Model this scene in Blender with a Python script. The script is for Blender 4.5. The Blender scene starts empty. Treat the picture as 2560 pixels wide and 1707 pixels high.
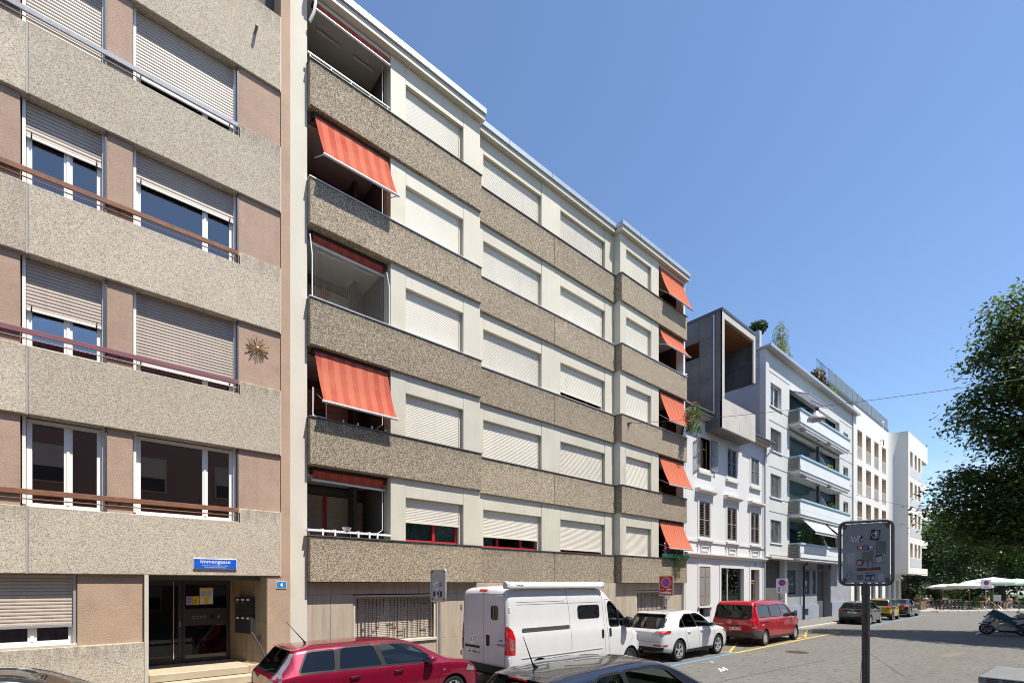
import bpy, bmesh, math, random
import numpy as np
from mathutils import Vector, Matrix
from mathutils.bvhtree import BVHTree
from mathutils.interpolate import poly_3d_calc
R = math.radians
random.seed(7)
rng = np.random.default_rng(7)
SC = bpy.context.scene
COL = SC.collection
# ------------------------------------------------------------------ camera
cam = bpy.data.objects.new('camera', bpy.data.cameras.new('camera'))
COL.objects.link(cam)
cam.location = (0, 0, 2.6)                      # street runs along +X, facades stand at Y = 12
cam.rotation_euler = (R(90), 0, R(-40.67))
cam.data.sensor_width = 36
cam.data.lens = 17.0
cam.data.shift_y = 0.2369
cam.data.clip_end = 1500
SC.camera = cam
# ------------------------------------------------------------------ sky and sun
SUN = Vector((0.34, -1.0, 2.25)).normalized()    # direction towards the sun
W = bpy.data.worlds.new('World'); SC.world = W; W.use_nodes = True
wn = W.node_tree.nodes; wl = W.node_tree.links
bg = wn['Background']; bg.inputs['Strength'].default_value = 0.12
sky = wn.new('ShaderNodeTexSky'); sky.sky_type = 'NISHITA'; sky.sun_disc = False
sky.sun_elevation = math.asin(SUN.z); sky.sun_rotation = math.atan2(SUN.x, SUN.y)
sky.altitude = 300; sky.air_density = 1.0; sky.dust_density = 0.35; sky.ozone_density = 4.2
# a few low cumulus clouds along the horizon all round
geo = wn.new('ShaderNodeTexCoord'); sp = wn.new('ShaderNodeSeparateXYZ'); wl.new(geo.outputs['Generated'], sp.inputs[0])
nz = wn.new('ShaderNodeTexNoise'); nz.inputs['Scale'].default_value = 7.0; nz.inputs['Detail'].default_value = 7; nz.inputs['Roughness'].default_value = 0.6
mp = wn.new('ShaderNodeMapping'); mp.inputs['Scale'].default_value = (1, 1, 2.2); wl.new(geo.outputs['Generated'], mp.inputs[0]); wl.new(mp.outputs[0], nz.inputs[0])
mr = wn.new('ShaderNodeMapRange'); wl.new(nz.outputs[0], mr.inputs[0]); mr.inputs[1].default_value = 0.50; mr.inputs[2].default_value = 0.60
el = wn.new('ShaderNodeMapRange'); wl.new(sp.outputs[2], el.inputs[0]); el.inputs[1].default_value = 0.20; el.inputs[2].default_value = 0.10; el.inputs[3].default_value = 0.0; el.inputs[4].default_value = 0.8
mm = wn.new('ShaderNodeMath'); mm.operation = 'MULTIPLY'; wl.new(mr.outputs[0], mm.inputs[0]); wl.new(el.outputs[0], mm.inputs[1])
mc = wn.new('ShaderNodeMix'); mc.data_type = 'RGBA'; wl.new(mm.outputs[0], mc.inputs[0]); wl.new(sky.outputs[0], mc.inputs[6]); mc.inputs[7].default_value = (4.6, 4.8, 5.0, 1)
wl.new(mc.outputs[2], bg.inputs['Color'])
sun = bpy.data.objects.new('sun', bpy.data.lights.new('sun', 'SUN')); COL.objects.link(sun)
sun.data.energy = 5.0; sun.data.angle = R(0.53); sun.data.color = (1.0, 0.94, 0.845)
sun.rotation_euler = SUN.to_track_quat('Z', 'Y').to_euler()
SC.view_settings.view_transform = 'Standard'; SC.view_settings.look = 'None'
SC.view_settings.gamma = 1.0; SC.view_settings.use_curve_mapping = False
SC.view_settings.exposure = 0.8
SC.cycles.max_bounces = 8; SC.cycles.transparent_max_bounces = 16
SC.cycles.use_denoising = True; SC.cycles.filter_width = 1.05

# ------------------------------------------------------------------ materials
def newmat(name):
    m = bpy.data.materials.new(name); m.use_nodes = True
    nt = m.node_tree; nt.nodes.clear()
    out = nt.nodes.new('ShaderNodeOutputMaterial')
    def N(t, **kw):
        n = nt.nodes.new(t)
        for k, v in kw.items():
            if k.startswith('_'): setattr(n, k[1:], v)
            else:
                key = int(k[1:]) if k[0] == 'i' and k[1:].isdigit() else k.replace('__', ' ')
                s = n.inputs[key]
                if isinstance(v, bpy.types.NodeSocket): nt.links.new(v, s)
                else: s.default_value = v
        return n
    return m, nt, out, N
def c4(c): return (c[0], c[1], c[2], 1.0)
def coords(N, scale=(1, 1, 1), rz=0.0):
    t = N('ShaderNodeTexCoord')
    mp = N('ShaderNodeMapping', i0=t.outputs['Object']); mp.inputs['Scale'].default_value = scale; mp.vector_type = 'TEXTURE' if rz else 'POINT'
    if rz: mp.inputs['Rotation'].default_value = (0, 0, rz); mp.inputs['Scale'].default_value = tuple(1 / x for x in scale)
    return mp.outputs[0]
def ramp(N, fac, stops):
    r = N('ShaderNodeValToRGB', i0=fac); e = r.color_ramp.elements
    while len(e) < len(stops): e.new(0.5)
    for x, (p, c) in zip(e, stops): x.position = p; x.color = c4(c)
    return r.outputs[0]
def mixc(N, fac, a, b, mode='MIX'):
    n = N('ShaderNodeMix', _data_type='RGBA', _blend_type=mode)
    for k, v in ((0, fac), (6, a), (7, b)):
        if isinstance(v, bpy.types.NodeSocket): n.id_data.links.new(v, n.inputs[k])
        else: n.inputs[k].default_value = v if k == 0 else c4(v)
    return n.outputs[2]
def noise(N, vec, scale, detail=3, rough=0.55):
    return N('ShaderNodeTexNoise', i0=vec, Scale=scale, Detail=detail, Roughness=rough).outputs[0]
MATS = {}
def mat(name, col, rough=0.6, metal=0.0, var=0.12, vs=1.5, streak=0.0, bump=0.0, bs=40.0, coat=0.0, spec=0.5, dirt=0.0, dcol=(0.08, 0.075, 0.07), rnd=0.0):
    """painted, plastered or plastic surface: colour drifts a little, optional rain streaks, dirt and relief"""
    if name in MATS: return MATS[name]
    m, nt, out, N = newmat(name)
    b = N('ShaderNodeBsdfPrincipled', Roughness=rough, Metallic=metal)
    b.inputs['Coat Weight'].default_value = coat; b.inputs['Coat Roughness'].default_value = 0.03
    b.inputs['Specular IOR Level'].default_value = spec
    col_s = col
    if var or streak or dirt:
        vec = coords(N)
        n1 = noise(N, vec, vs, 5, 0.6)
        lo = tuple(c * (1 - var) for c in col); hi = tuple(min(1, c * (1 + var)) for c in col)
        col_s = ramp(N, n1, [(0.3, lo), (0.7, hi)])
        if streak:
            v2 = coords(N, (7, 7, 0.35))
            s = N('ShaderNodeMapRange', i0=noise(N, v2, 1.0, 4, 0.65), i1=0.52, i2=0.78, i3=0.0, i4=streak).outputs[0]
            col_s = mixc(N, s, col_s, dcol)
        if dirt:
            d = N('ShaderNodeMapRange', i0=noise(N, vec, vs * 2.7, 6, 0.7), i1=0.5, i2=0.72, i3=0.0, i4=dirt).outputs[0]
            col_s = mixc(N, d, col_s, dcol)
    if rnd and not isinstance(col_s, tuple):
        tone = N('ShaderNodeMapRange', i0=N('ShaderNodeObjectInfo').outputs['Random'], i3=1 - rnd, i4=1 + rnd * .6)
        col_s = N('ShaderNodeHueSaturation', Value=tone.outputs[0], Color=col_s).outputs[0]
    if isinstance(col_s, tuple): b.inputs['Base Color'].default_value = c4(col_s)
    else: nt.links.new(col_s, b.inputs['Base Color'])
    if bump:
        bp = N('ShaderNodeBump', Strength=bump, Distance=0.02)
        nt.links.new(noise(N, coords(N), bs, 4, 0.6), bp.inputs['Height'])
        nt.links.new(bp.outputs[0], b.inputs['Normal'])
    nt.links.new(b.outputs[0], out.inputs[0])
    MATS[name] = m; return m
def aggregate(name, stops, scale, tint, dcol, streak=0.3):
    """washed concrete: every pebble a cell of its own colour, relief from the cell distance"""
    m, nt, out, N = newmat(name)
    vec = coords(N)
    v = N('ShaderNodeTexVoronoi', i0=vec, Scale=scale, Randomness=1.0)
    sep = N('ShaderNodeSeparateColor', i0=v.outputs['Color'])
    c = ramp(N, sep.outputs[0], stops)
    fine = N('ShaderNodeTexVoronoi', i0=vec, Scale=scale * 2.1, Randomness=1.0)
    sep2 = N('ShaderNodeSeparateColor', i0=fine.outputs['Color'])
    c = mixc(N, 0.2, c, ramp(N, sep2.outputs[1], stops))
    n1 = noise(N, vec, 0.8, 6, 0.6)
    c = mixc(N, N('ShaderNodeMapRange', i0=n1, i1=0.35, i2=0.75, i3=0.0, i4=0.5).outputs[0], c, tint, 'MULTIPLY')
    tone = N('ShaderNodeMapRange', i0=N('ShaderNodeObjectInfo').outputs['Random'], i3=0.86, i4=1.1)   # every panel was cast on another day
    hs = N('ShaderNodeHueSaturation', Value=tone.outputs[0], Color=c); c = hs.outputs[0]
    v2 = coords(N, (3, 3, 0.5))
    s = N('ShaderNodeMapRange', i0=noise(N, v2, 1.0, 5, 0.6), i1=0.58, i2=0.85, i3=0.0, i4=streak).outputs[0]
    c = mixc(N, s, c, dcol)
    # grime that has settled along the upper edge of every panel and runs down from it
    gz = N('ShaderNodeSeparateXYZ', i0=N('ShaderNodeTexCoord').outputs['Generated'])
    e1 = N('ShaderNodeMapRange', i0=gz.outputs[2], i1=0.72, i2=1.0, i3=0.0, i4=0.85)
    e2 = N('ShaderNodeMapRange', i0=noise(N, coords(N, (6, 6, 1.2)), 1.6, 6, 0.7), i1=0.40, i2=0.68, i3=0.0, i4=1.0)
    e3 = N('ShaderNodeMath', _operation='MULTIPLY', i0=e1.outputs[0], i1=e2.outputs[0])
    c = mixc(N, e3.outputs[0], c, tuple(x * 0.7 for x in dcol))
    b = N('ShaderNodeBsdfPrincipled', Roughness=0.9, Base__Color=c)
    b.inputs['Specular IOR Level'].default_value = 0.25
    bp = N('ShaderNodeBump', Strength=0.35, Distance=0.008, _invert=True)
    nt.links.new(v.outputs['Distance'], bp.inputs['Height'])
    nt.links.new(bp.outputs[0], b.inputs['Normal'])
    nt.links.new(b.outputs[0], out.inputs[0])
    MATS[name] = m; return m
def glass(name, tint=(0.5, 0.55, 0.55), ior=1.9, rough=0.0):
    m, nt, out, N = newmat(name)
    t = N('ShaderNodeBsdfTransparent', Color=c4(tint)); g = N('ShaderNodeBsdfGlossy', Color=(1, 1, 1, 1), Roughness=rough)
    f = N('ShaderNodeFresnel', IOR=ior)
    mx = N('ShaderNodeMixShader', i0=f.outputs[0], i1=t.outputs[0], i2=g.outputs[0])
    nt.links.new(mx.outputs[0], out.inputs[0]); MATS[name] = m; return m
def carpaint(name, col, flake=0.0, rough=0.28, coat=1.0):
    m, nt, out, N = newmat(name)
    c = col
    b = N('ShaderNodeBsdfPrincipled', Roughness=rough, Metallic=flake)
    nz = noise(N, coords(N), 3.0, 4, 0.6)
    cs = ramp(N, nz, [(0.3, tuple(x * 0.94 for x in c)), (0.7, c)])
    nt.links.new(cs, b.inputs['Base Color'])
    b.inputs['Coat Weight'].default_value = coat; b.inputs['Coat Roughness'].default_value = 0.02
    nt.links.new(b.outputs[0], out.inputs[0]); MATS[name] = m; return m
def leafmat(name, c1, c2, c3, trans=0.35):
    m, nt, out, N = newmat(name)
    g = N('ShaderNodeNewGeometry')
    c = ramp(N, g.outputs['Random Per Island'], [(0.0, c1), (0.6, c2), (0.97, c3)])
    nz = noise(N, coords(N), 0.5, 3, 0.6)
    c = mixc(N, N('ShaderNodeMapRange', i0=nz, i1=0.35, i2=0.7, i3=0.0, i4=0.5).outputs[0], c, c1)
    d = N('ShaderNodeBsdfPrincipled', Roughness=0.5, Base__Color=c)
    t = N('ShaderNodeBsdfTranslucent', Color=c)
    mx = N('ShaderNodeMixShader', i0=trans, i1=d.outputs[0], i2=t.outputs[0])
    nt.links.new(mx.outputs[0], out.inputs[0]); MATS[name] = m; return m
def stripes(name, c1, c2, period, axis=0, thin=None):
    """woven awning cloth: stripes along the drop, a fine thread line, slightly translucent"""
    m, nt, out, N = newmat(name)
    t = N('ShaderNodeTexCoord'); s = N('ShaderNodeSeparateXYZ', i0=t.outputs['Object'])
    a = N('ShaderNodeMath', _operation='DIVIDE', i0=s.outputs[axis], i1=period)
    fr = N('ShaderNodeMath', _operation='FRACT', i0=a.outputs[0])
    st = N('ShaderNodeMath', _operation='GREATER_THAN', i0=fr.outputs[0], i1=0.5)
    n1 = noise(N, coords(N), 1.7, 5, 0.65)
    c = mixc(N, st.outputs[0], c1, c2)
    c = mixc(N, N('ShaderNodeMapRange', i0=n1, i1=0.35, i2=0.75, i3=0.0, i4=0.45).outputs[0], c, thin or c2)
    d = N('ShaderNodeBsdfDiffuse', Color=c); tr = N('ShaderNodeBsdfTranslucent', Color=c)
    mx = N('ShaderNodeMixShader', i0=0.22, i1=d.outputs[0], i2=tr.outputs[0])
    nt.links.new(mx.outputs[0], out.inputs[0]); MATS[name] = m; return m
def asphalt():
    m, nt, out, N = newmat('asphalt'); vec = coords(N)
    n1 = noise(N, vec, 160, 2, 0.7); n2 = noise(N, vec, 0.55, 6, 0.62); n3 = noise(N, coords(N, (1.0, 2.4, 1), -0.71), 4.2, 4, 0.6)
    c = ramp(N, n1, [(0.25, (0.068, 0.064, 0.058)), (0.5, (0.125, 0.118, 0.107)), (0.8, (0.215, 0.203, 0.184))])
    c = mixc(N, N('ShaderNodeMapRange', i0=n2, i1=0.35, i2=0.7, i3=0.0, i4=0.5).outputs[0], c, (0.72, 0.7, 0.68), 'MULTIPLY')
    # worn joints of the old paving showing through as short dark dashes
    c = mixc(N, N('ShaderNodeMapRange', i0=n3, i1=0.55, i2=0.62, i3=0.0, i4=0.8).outputs[0], c, (0.035, 0.034, 0.032))
    b = N('ShaderNodeBsdfPrincipled', Roughness=0.85, Base__Color=c)
    bp = N('ShaderNodeBump', Strength=0.5, Distance=0.01); nt.links.new(n1, bp.inputs['Height'])
    nt.links.new(bp.outputs[0], b.inputs['Normal']); nt.links.new(b.outputs[0], out.inputs[0]); MATS['asphalt'] = m; return m
def travertine(name, base, vein):
    m, nt, out, N = newmat(name)
    a = noise(N, coords(N, (9, 9, 0.7)), 1.0, 6, 0.65); h = noise(N, coords(N, (30, 30, 6)), 1.0, 3, 0.7)
    oi = N('ShaderNodeObjectInfo')
    c = ramp(N, a, [(0.3, tuple(x * 0.72 for x in base)), (0.5, base), (0.72, tuple(min(1, x * 1.15) for x in base))])
    c = mixc(N, N('ShaderNodeMapRange', i0=oi.outputs['Random'], i3=0.0, i4=0.3).outputs[0], c, vein)
    c = mixc(N, N('ShaderNodeMapRange', i0=h, i1=0.66, i2=0.74, i3=0.0, i4=0.6).outputs[0], c, tuple(x * 0.35 for x in base))
    b = N('ShaderNodeBsdfPrincipled', Roughness=0.55, Base__Color=c)
    nt.links.new(b.outputs[0], out.inputs[0]); MATS[name] = m; return m
def wood(name, c1, c2, axis=(1, 12, 12)):
    m, nt, out, N = newmat(name)
    a = noise(N, coords(N, axis), 2.0, 5, 0.6)
    b = N('ShaderNodeBsdfPrincipled', Roughness=0.6, Base__Color=ramp(N, a, [(0.3, c1), (0.7, c2)]))
    nt.links.new(b.outputs[0], out.inputs[0]); MATS[name] = m; return m

AGG1 = aggregate('washed concrete beige', [(0.0, (0.18, 0.15, 0.115)), (0.14, (0.32, 0.275, 0.215)), (0.5, (0.47, 0.42, 0.335)), (0.85, (0.61, 0.56, 0.475)), (1.0, (0.42, 0.28, 0.13))], 72, (0.80, 0.78, 0.75), (0.24, 0.21, 0.175), 0.35)
AGG2 = aggregate('washed concrete brown', [(0.0, (0.045, 0.035, 0.026)), (0.22, (0.14, 0.11, 0.075)), (0.5, (0.29, 0.24, 0.165)), (0.8, (0.58, 0.525, 0.425)), (1.0, (0.26, 0.14, 0.05))], 60, (0.76, 0.745, 0.72), (0.12, 0.105, 0.085), 0.35)
TAN = mat('tan scratched plaster', (0.40, 0.275, 0.205), 0.9, var=0.12, vs=1.2, streak=0.28, bump=0.6, bs=95, dirt=0.35, dcol=(0.24, 0.18, 0.14))
TAN2 = mat('ochre plaster', (0.42, 0.29, 0.20), 0.9, var=0.1, vs=1.0, streak=0.2, bump=0.5, bs=80, dirt=0.4, dcol=(0.26, 0.2, 0.16))
OFFW = mat('cream party wall', (0.57, 0.54, 0.46), 0.85, var=0.05, vs=0.7, streak=0.12, bump=0.2, bs=50, dcol=(0.42, 0.4, 0.36))
CREAM = mat('cream cladding', (0.54, 0.505, 0.405), 0.55, var=0.06, vs=0.9, rnd=0.06, streak=0.2, dcol=(0.36, 0.34, 0.29))
CREAMS = mat('cream cladding weathered', (0.49, 0.465, 0.38), 0.55, var=0.08, vs=0.9, streak=0.25, dcol=(0.31, 0.30, 0.27))
SHUTW = mat('ivory shutter', (0.66, 0.62, 0.53), 0.45, var=0.06, vs=0.8, rnd=0.1, streak=0.2, dcol=(0.45, 0.40, 0.34))
SHUTT = mat('brown beige shutter', (0.46, 0.39, 0.325), 0.5, var=0.08, vs=0.9, rnd=0.12, streak=0.3, dcol=(0.26, 0.2, 0.16))
WFRAME = mat('white window frame', (0.76, 0.75, 0.72), 0.35, var=0.03)
RFRAME = mat('red window frame', (0.48, 0.025, 0.035), 0.35, var=0.06)
RAILW = mat('aluminium rail', (0.55, 0.56, 0.56), 0.35, metal=0.6, var=0.06)
RUST = mat('rusted steel', (0.2, 0.085, 0.042), 0.75, var=0.25, vs=5, streak=0.4, bump=0.3, bs=60, dcol=(0.1, 0.045, 0.025))
GALV = mat('flaking painted steel', (0.24, 0.265, 0.30), 0.55, var=0.15, vs=9, dirt=0.9, dcol=(0.16, 0.07, 0.04))
PLUM = mat('plum painted steel', (0.2, 0.085, 0.1), 0.4, var=0.08, vs=3)
DARK = mat('dark steel', (0.03, 0.028, 0.03), 0.45, var=0.1)
ROOM = mat('unlit room paint', (0.10, 0.095, 0.09), 0.9, var=0.1)  # dark tone in place of the unlit depth of real rooms
GLASS = glass('window glass', (0.55, 0.60, 0.66), 2.7)
GLASS2 = glass('clear window glass', (0.75, 0.8, 0.8), 1.6)
GLASSD = glass('dark window glass', (0.28, 0.28, 0.29), 1.5)
CURT = mat('grey vertical blind', (0.40, 0.46, 0.56), 0.9, var=0.05)
TEALC = mat('teal net curtain', (0.36, 0.52, 0.53), 0.9, var=0.08)
ZINC = mat('zinc flashing', (0.46, 0.50, 0.52), 0.4, metal=0.5, var=0.08, vs=0.6, streak=0.15, dcol=(0.3, 0.3, 0.3))
DZINC = mat('dark zinc', (0.10, 0.11, 0.12), 0.45, metal=0.4, var=0.1)
AWN = stripes('orange red awning cloth', (0.53, 0.155, 0.10), (0.44, 0.095, 0.068), 0.30, 0, (0.62, 0.24, 0.14))
AWN2 = stripes('orange striped awning cloth', (0.52, 0.13, 0.08), (0.55, 0.20, 0.125), 0.19, 0, (0.56, 0.14, 0.08))
TRAV = travertine('travertine', (0.40, 0.335, 0.26), (0.33, 0.265, 0.20))
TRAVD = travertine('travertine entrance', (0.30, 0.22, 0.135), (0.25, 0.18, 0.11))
STONE = mat('light stone trim', (0.52, 0.48, 0.40), 0.7, var=0.1, vs=2, dirt=0.2, dcol=(0.3, 0.27, 0.23))
WHITE3 = mat('white lime plaster', (0.57, 0.57, 0.565), 0.85, var=0.04, vs=0.6, streak=0.14, bump=0.15, bs=60, dcol=(0.5, 0.5, 0.5))
TRIM3 = mat('white stone trim', (0.57, 0.56, 0.53), 0.75, var=0.05, vs=2, dirt=0.1, dcol=(0.45, 0.43, 0.4))
BLUEW = mat('pale blue grey plaster', (0.52, 0.525, 0.515), 0.85, var=0.06, vs=0.8, streak=0.22, bump=0.2, bs=50, dcol=(0.36, 0.40, 0.43))
BLUEB = mat('pale blue balcony panel', (0.62, 0.65, 0.655), 0.55, var=0.04, vs=0.9, streak=0.08, dcol=(0.45, 0.5, 0.53))
BLUED = mat('petrol blue plaster', (0.06, 0.145, 0.20), 0.8, var=0.1)
BLUEC = mat('light blue coping', (0.30, 0.47, 0.55), 0.5, var=0.08, vs=3)
WHITE5 = mat('bright white plaster', (0.64, 0.625, 0.585), 0.85, var=0.03, vs=0.4, streak=0.08, dcol=(0.58, 0.57, 0.54))
CONC = mat('fibre cement board', (0.135, 0.135, 0.14), 0.8, var=0.22, vs=0.9, streak=0.35, dcol=(0.065, 0.065, 0.07))
CONCL = mat('light concrete', (0.45, 0.425, 0.385), 0.8, var=0.1, vs=1.2, streak=0.2, bump=0.1, dcol=(0.3, 0.28, 0.26))
WOODC = wood('oak ceiling boards', (0.17, 0.075, 0.03), (0.26, 0.12, 0.05), (2, 14, 14))
WOODD = wood('brown door wood', (0.22, 0.10, 0.035), (0.36, 0.19, 0.08), (12, 12, 1.5))
WOODW = wood('weathered planks', (0.10, 0.065, 0.05), (0.19, 0.135, 0.1), (1.5, 14, 14))
TAUPE = mat('taupe shutter paint', (0.225, 0.20, 0.18), 0.6, var=0.08, vs=2)
GREYSH = mat('grey violet shutter paint', (0.22, 0.215, 0.25), 0.6, var=0.1, vs=2)
PIPE = mat('zinc downpipe', (0.42, 0.44, 0.46), 0.45, metal=0.5, var=0.1)
RUBBER = mat('tyre rubber', (0.018, 0.018, 0.018), 0.85, var=0.15, vs=8, spec=0.2)
ALLOY = mat('alloy rim', (0.62, 0.62, 0.63), 0.3, metal=0.8, var=0.04)
BLACKP = mat('black plastic', (0.014, 0.015, 0.017), 0.45, var=0.15, vs=6, spec=0.2)
GREYP = mat('grey plastic', (0.05, 0.053, 0.057), 0.6, var=0.1, vs=4, spec=0.25)
SEAT = mat('dark seat cloth', (0.025, 0.026, 0.03), 0.9, var=0.1)
CABIN = mat('grey cabin trim', (0.10, 0.105, 0.11), 0.8, var=0.1)
REDL = mat('red lamp lens', (0.42, 0.008, 0.012), 0.12, var=0.2, vs=14, coat=1)
CLEARL = mat('clear lamp lens', (0.22, 0.225, 0.24), 0.10, metal=0.4, var=0.25, vs=16, coat=1)
PLATE = mat('white number plate', (0.74, 0.74, 0.72), 0.4, var=0.02)
INK = mat('black print', (0.012, 0.012, 0.014), 0.6, var=0.0, spec=0.15)
WPRINT = mat('white print', (0.78, 0.78, 0.78), 0.5, var=0.0)
SIGNBLUE = mat('enamel sign blue', (0.012, 0.10, 0.52), 0.3, var=0.04, coat=0.5)
SIGNBLUE2 = mat('house number blue', (0.03, 0.20, 0.50), 0.3, var=0.04, coat=0.5)
SIGNRED = mat('sign red', (0.55, 0.02, 0.025), 0.4, var=0.04)
SIGNDRED = mat('dark red sign face', (0.36, 0.012, 0.022), 0.4, var=0.05)
SIGNBL3 = mat('parking ban blue', (0.015, 0.075, 0.5), 0.4, var=0.03)
SIGNW = mat('sign white', (0.70, 0.70, 0.68), 0.4, var=0.03, dirt=0.06)
GREYPL = mat('grey sign back', (0.25, 0.27, 0.285), 0.55, metal=0.1, var=0.08, vs=4, dirt=0.12)
GREYPL2 = mat('pale grey sign back', (0.40, 0.42, 0.45), 0.5, metal=0.3, var=0.06, vs=4)
POLE = mat('galvanised pole', (0.34, 0.36, 0.38), 0.45, metal=0.6, var=0.15, vs=5)
DPOLE = mat('weathered dark pole', (0.05, 0.052, 0.056), 0.5, metal=0.4, var=0.25, vs=7, dirt=0.4, dcol=(0.05, 0.03, 0.03))
CHROME = mat('chrome', (0.8, 0.8, 0.8), 0.08, metal=1.0, var=0)
BRASS = mat('old brass', (0.25, 0.17, 0.07), 0.4, metal=0.6, var=0.2, vs=12)
KERB = mat('granite kerb', (0.40, 0.375, 0.33), 0.8, var=0.15, vs=6, bump=0.3, bs=80, dirt=0.2, dcol=(0.2, 0.19, 0.17))
PAVE = mat('pavement asphalt', (0.15, 0.142, 0.13), 0.9, var=0.2, vs=3, bump=0.4, bs=150, dirt=0.2, dcol=(0.12, 0.115, 0.11))
ROAD = asphalt()
YLINE = mat('yellow road paint', (0.50, 0.35, 0.04), 0.7, var=0.12, vs=8, dirt=0.45, dcol=(0.2, 0.18, 0.13))
BLINE = mat('blue road paint', (0.07, 0.22, 0.37), 0.7, var=0.12, vs=8, dirt=0.35, dcol=(0.17, 0.19, 0.2))
WLINE = mat('white road paint', (0.6, 0.6, 0.58), 0.7, var=0.12, vs=8, dirt=0.4, dcol=(0.2, 0.2, 0.2))
LEAF1 = leafmat('chestnut leaf', (0.032, 0.075, 0.016), (0.085, 0.165, 0.03), (0.22, 0.20, 0.045), 0.5)
LEAF2 = leafmat('lime leaf', (0.055, 0.11, 0.025), (0.13, 0.20, 0.045), (0.24, 0.28, 0.08), 0.45)
LEAF3 = leafmat('ash leaf', (0.035, 0.08, 0.025), (0.075, 0.14, 0.045), (0.13, 0.18, 0.06), 0.42)
LEAF4 = leafmat('dark leaf', (0.02, 0.05, 0.018), (0.045, 0.09, 0.03), (0.08, 0.12, 0.045), 0.4)
LEAFR = leafmat('rusty leaf', (0.07, 0.045, 0.018), (0.05, 0.07, 0.02), (0.16, 0.06, 0.025))
LEAFY = leafmat('yellow green leaf', (0.10, 0.15, 0.03), (0.20, 0.22, 0.045), (0.30, 0.27, 0.06))
PINKF = mat('pink blossom', (0.62, 0.05, 0.16), 0.7, var=0.2, vs=20)
BARK = mat('bark', (0.06, 0.05, 0.042), 0.95, var=0.3, vs=8, bump=0.8, bs=25)
SKIN = mat('skin', (0.45, 0.25, 0.17), 0.6, var=0.06)
HAIR = mat('dark hair', (0.025, 0.016, 0.011), 0.6, var=0.2, vs=20)
HAIRB = mat('blond hair', (0.34, 0.20, 0.08), 0.6, var=0.2, vs=20)

# ------------------------------------------------------------------ mesh helpers
class MB:
    def __init__(s): s.v = []; s.f = []; s.m = []
    def add(s, vs, fs, m=0):
        o = len(s.v); s.v.extend([tuple(v) for v in vs]); s.f.extend([tuple(i + o for i in f) for f in fs]); s.m.extend([m] * len(fs)); return s
    def quad(s, a, b, c, d, m=0): return s.add([a, b, c, d], [(0, 1, 2, 3)], m)
    def box(s, x0, x1, y0, y1, z0, z1, m=0):
        return s.add([(x0, y0, z0), (x1, y0, z0), (x1, y1, z0), (x0, y1, z0), (x0, y0, z1), (x1, y0, z1), (x1, y1, z1), (x0, y1, z1)],
                     [(0, 3, 2, 1), (4, 5, 6, 7), (0, 1, 5, 4), (1, 2, 6, 5), (2, 3, 7, 6), (3, 0, 4, 7)], m)
    def obox(s, o, ax, ay, az, m=0):
        """box from a corner and three edge vectors"""
        o, ax, ay, az = Vector(o), Vector(ax), Vector(ay), Vector(az)
        p = [o, o + ax, o + ax + ay, o + ay]; p += [q + az for q in p]
        return s.add(p, [(0, 3, 2, 1), (4, 5, 6, 7), (0, 1, 5, 4), (1, 2, 6, 5), (2, 3, 7, 6), (3, 0, 4, 7)], m)
    def prism(s, poly, axis, a, b, m=0):
        """2-D polygon in the two other axes, extruded along axis from a to b"""
        def P(u, w, t):
            return (t, u, w) if axis == 0 else (u, t, w) if axis == 1 else (u, w, t)
        n = len(poly); vs = [P(u, w, a) for u, w in poly] + [P(u, w, b) for u, w in poly]
        fs = [tuple(range(n)), tuple(range(2 * n - 1, n - 1, -1))] + [(i, n + i, n + (i + 1) % n, (i + 1) % n) for i in range(n)]
        return s.add(vs, fs, m)
    def tube(s, pts, r, n=8, m=0, closed=False):
        pts = [Vector(p) for p in pts]; k = len(pts); rs = r if isinstance(r, (list, tuple)) else [r] * k
        rings = []; up = None
        for i, p in enumerate(pts):
            t = (pts[(i + 1) % k] - pts[i - 1]) if closed else (pts[min(i + 1, k - 1)] - pts[max(i - 1, 0)])
            t = t.normalized() if t.length > 1e-9 else Vector((0, 0, 1))
            if up is None:
                up = Vector((0, 0, 1)) if abs(t.z) < 0.9 else Vector((1, 0, 0))
            a = t.cross(up)
            if a.length < 1e-4: a = t.cross(Vector((0.3, 1, 0.2)))
            a.normalize(); b = a.cross(t).normalized(); up = b
            rings.append([p + (a * math.cos(6.28318 * j / n) + b * math.sin(6.28318 * j / n)) * rs[i] for j in range(n)])
        vs = [q for ring in rings for q in ring]; fs = []
        for i in range(k if closed else k - 1):
            o, o2 = i * n, ((i + 1) % k) * n
            fs += [(o + j, o + (j + 1) % n, o2 + (j + 1) % n, o2 + j) for j in range(n)]
        if not closed: fs += [tuple(range(n - 1, -1, -1)), tuple((k - 1) * n + j for j in range(n))]
        return s.add(vs, fs, m)
    def lathe(s, prof, c=(0, 0, 0), axis=2, n=24, m=0):
        """profile of (radius, height) turned about an axis through c"""
        c = Vector(c); vs = []; fs = []; k = len(prof)
        for r, h in prof:
            for j in range(n):
                a = 6.283185 * j / n; p, q = r * math.cos(a), r * math.sin(a)
                vs.append(c + Vector((p, q, h) if axis == 2 else (q, h, p) if axis == 1 else (h, p, q)))
        for i in range(k - 1):
            fs += [(i * n + j, i * n + (j + 1) % n, (i + 1) * n + (j + 1) % n, (i + 1) * n + j) for j in range(n)]
        return s.add(vs, fs, m)
    def mesh(s, name):
        me = bpy.data.meshes.new(name); me.from_pydata(s.v, [], s.f)
        if any(s.m): me.polygons.foreach_set('material_index', s.m)
        me.update(); return me
def tag(o, label=None, cat=None, group=None, kind=None):
    for k, v in (('label', label), ('category', cat), ('group', group), ('kind', kind)):
        if v: o[k] = v
    return o
def link(o, parent=None):
    COL.objects.link(o)
    if parent is not None: o.parent = parent
    return o
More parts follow.
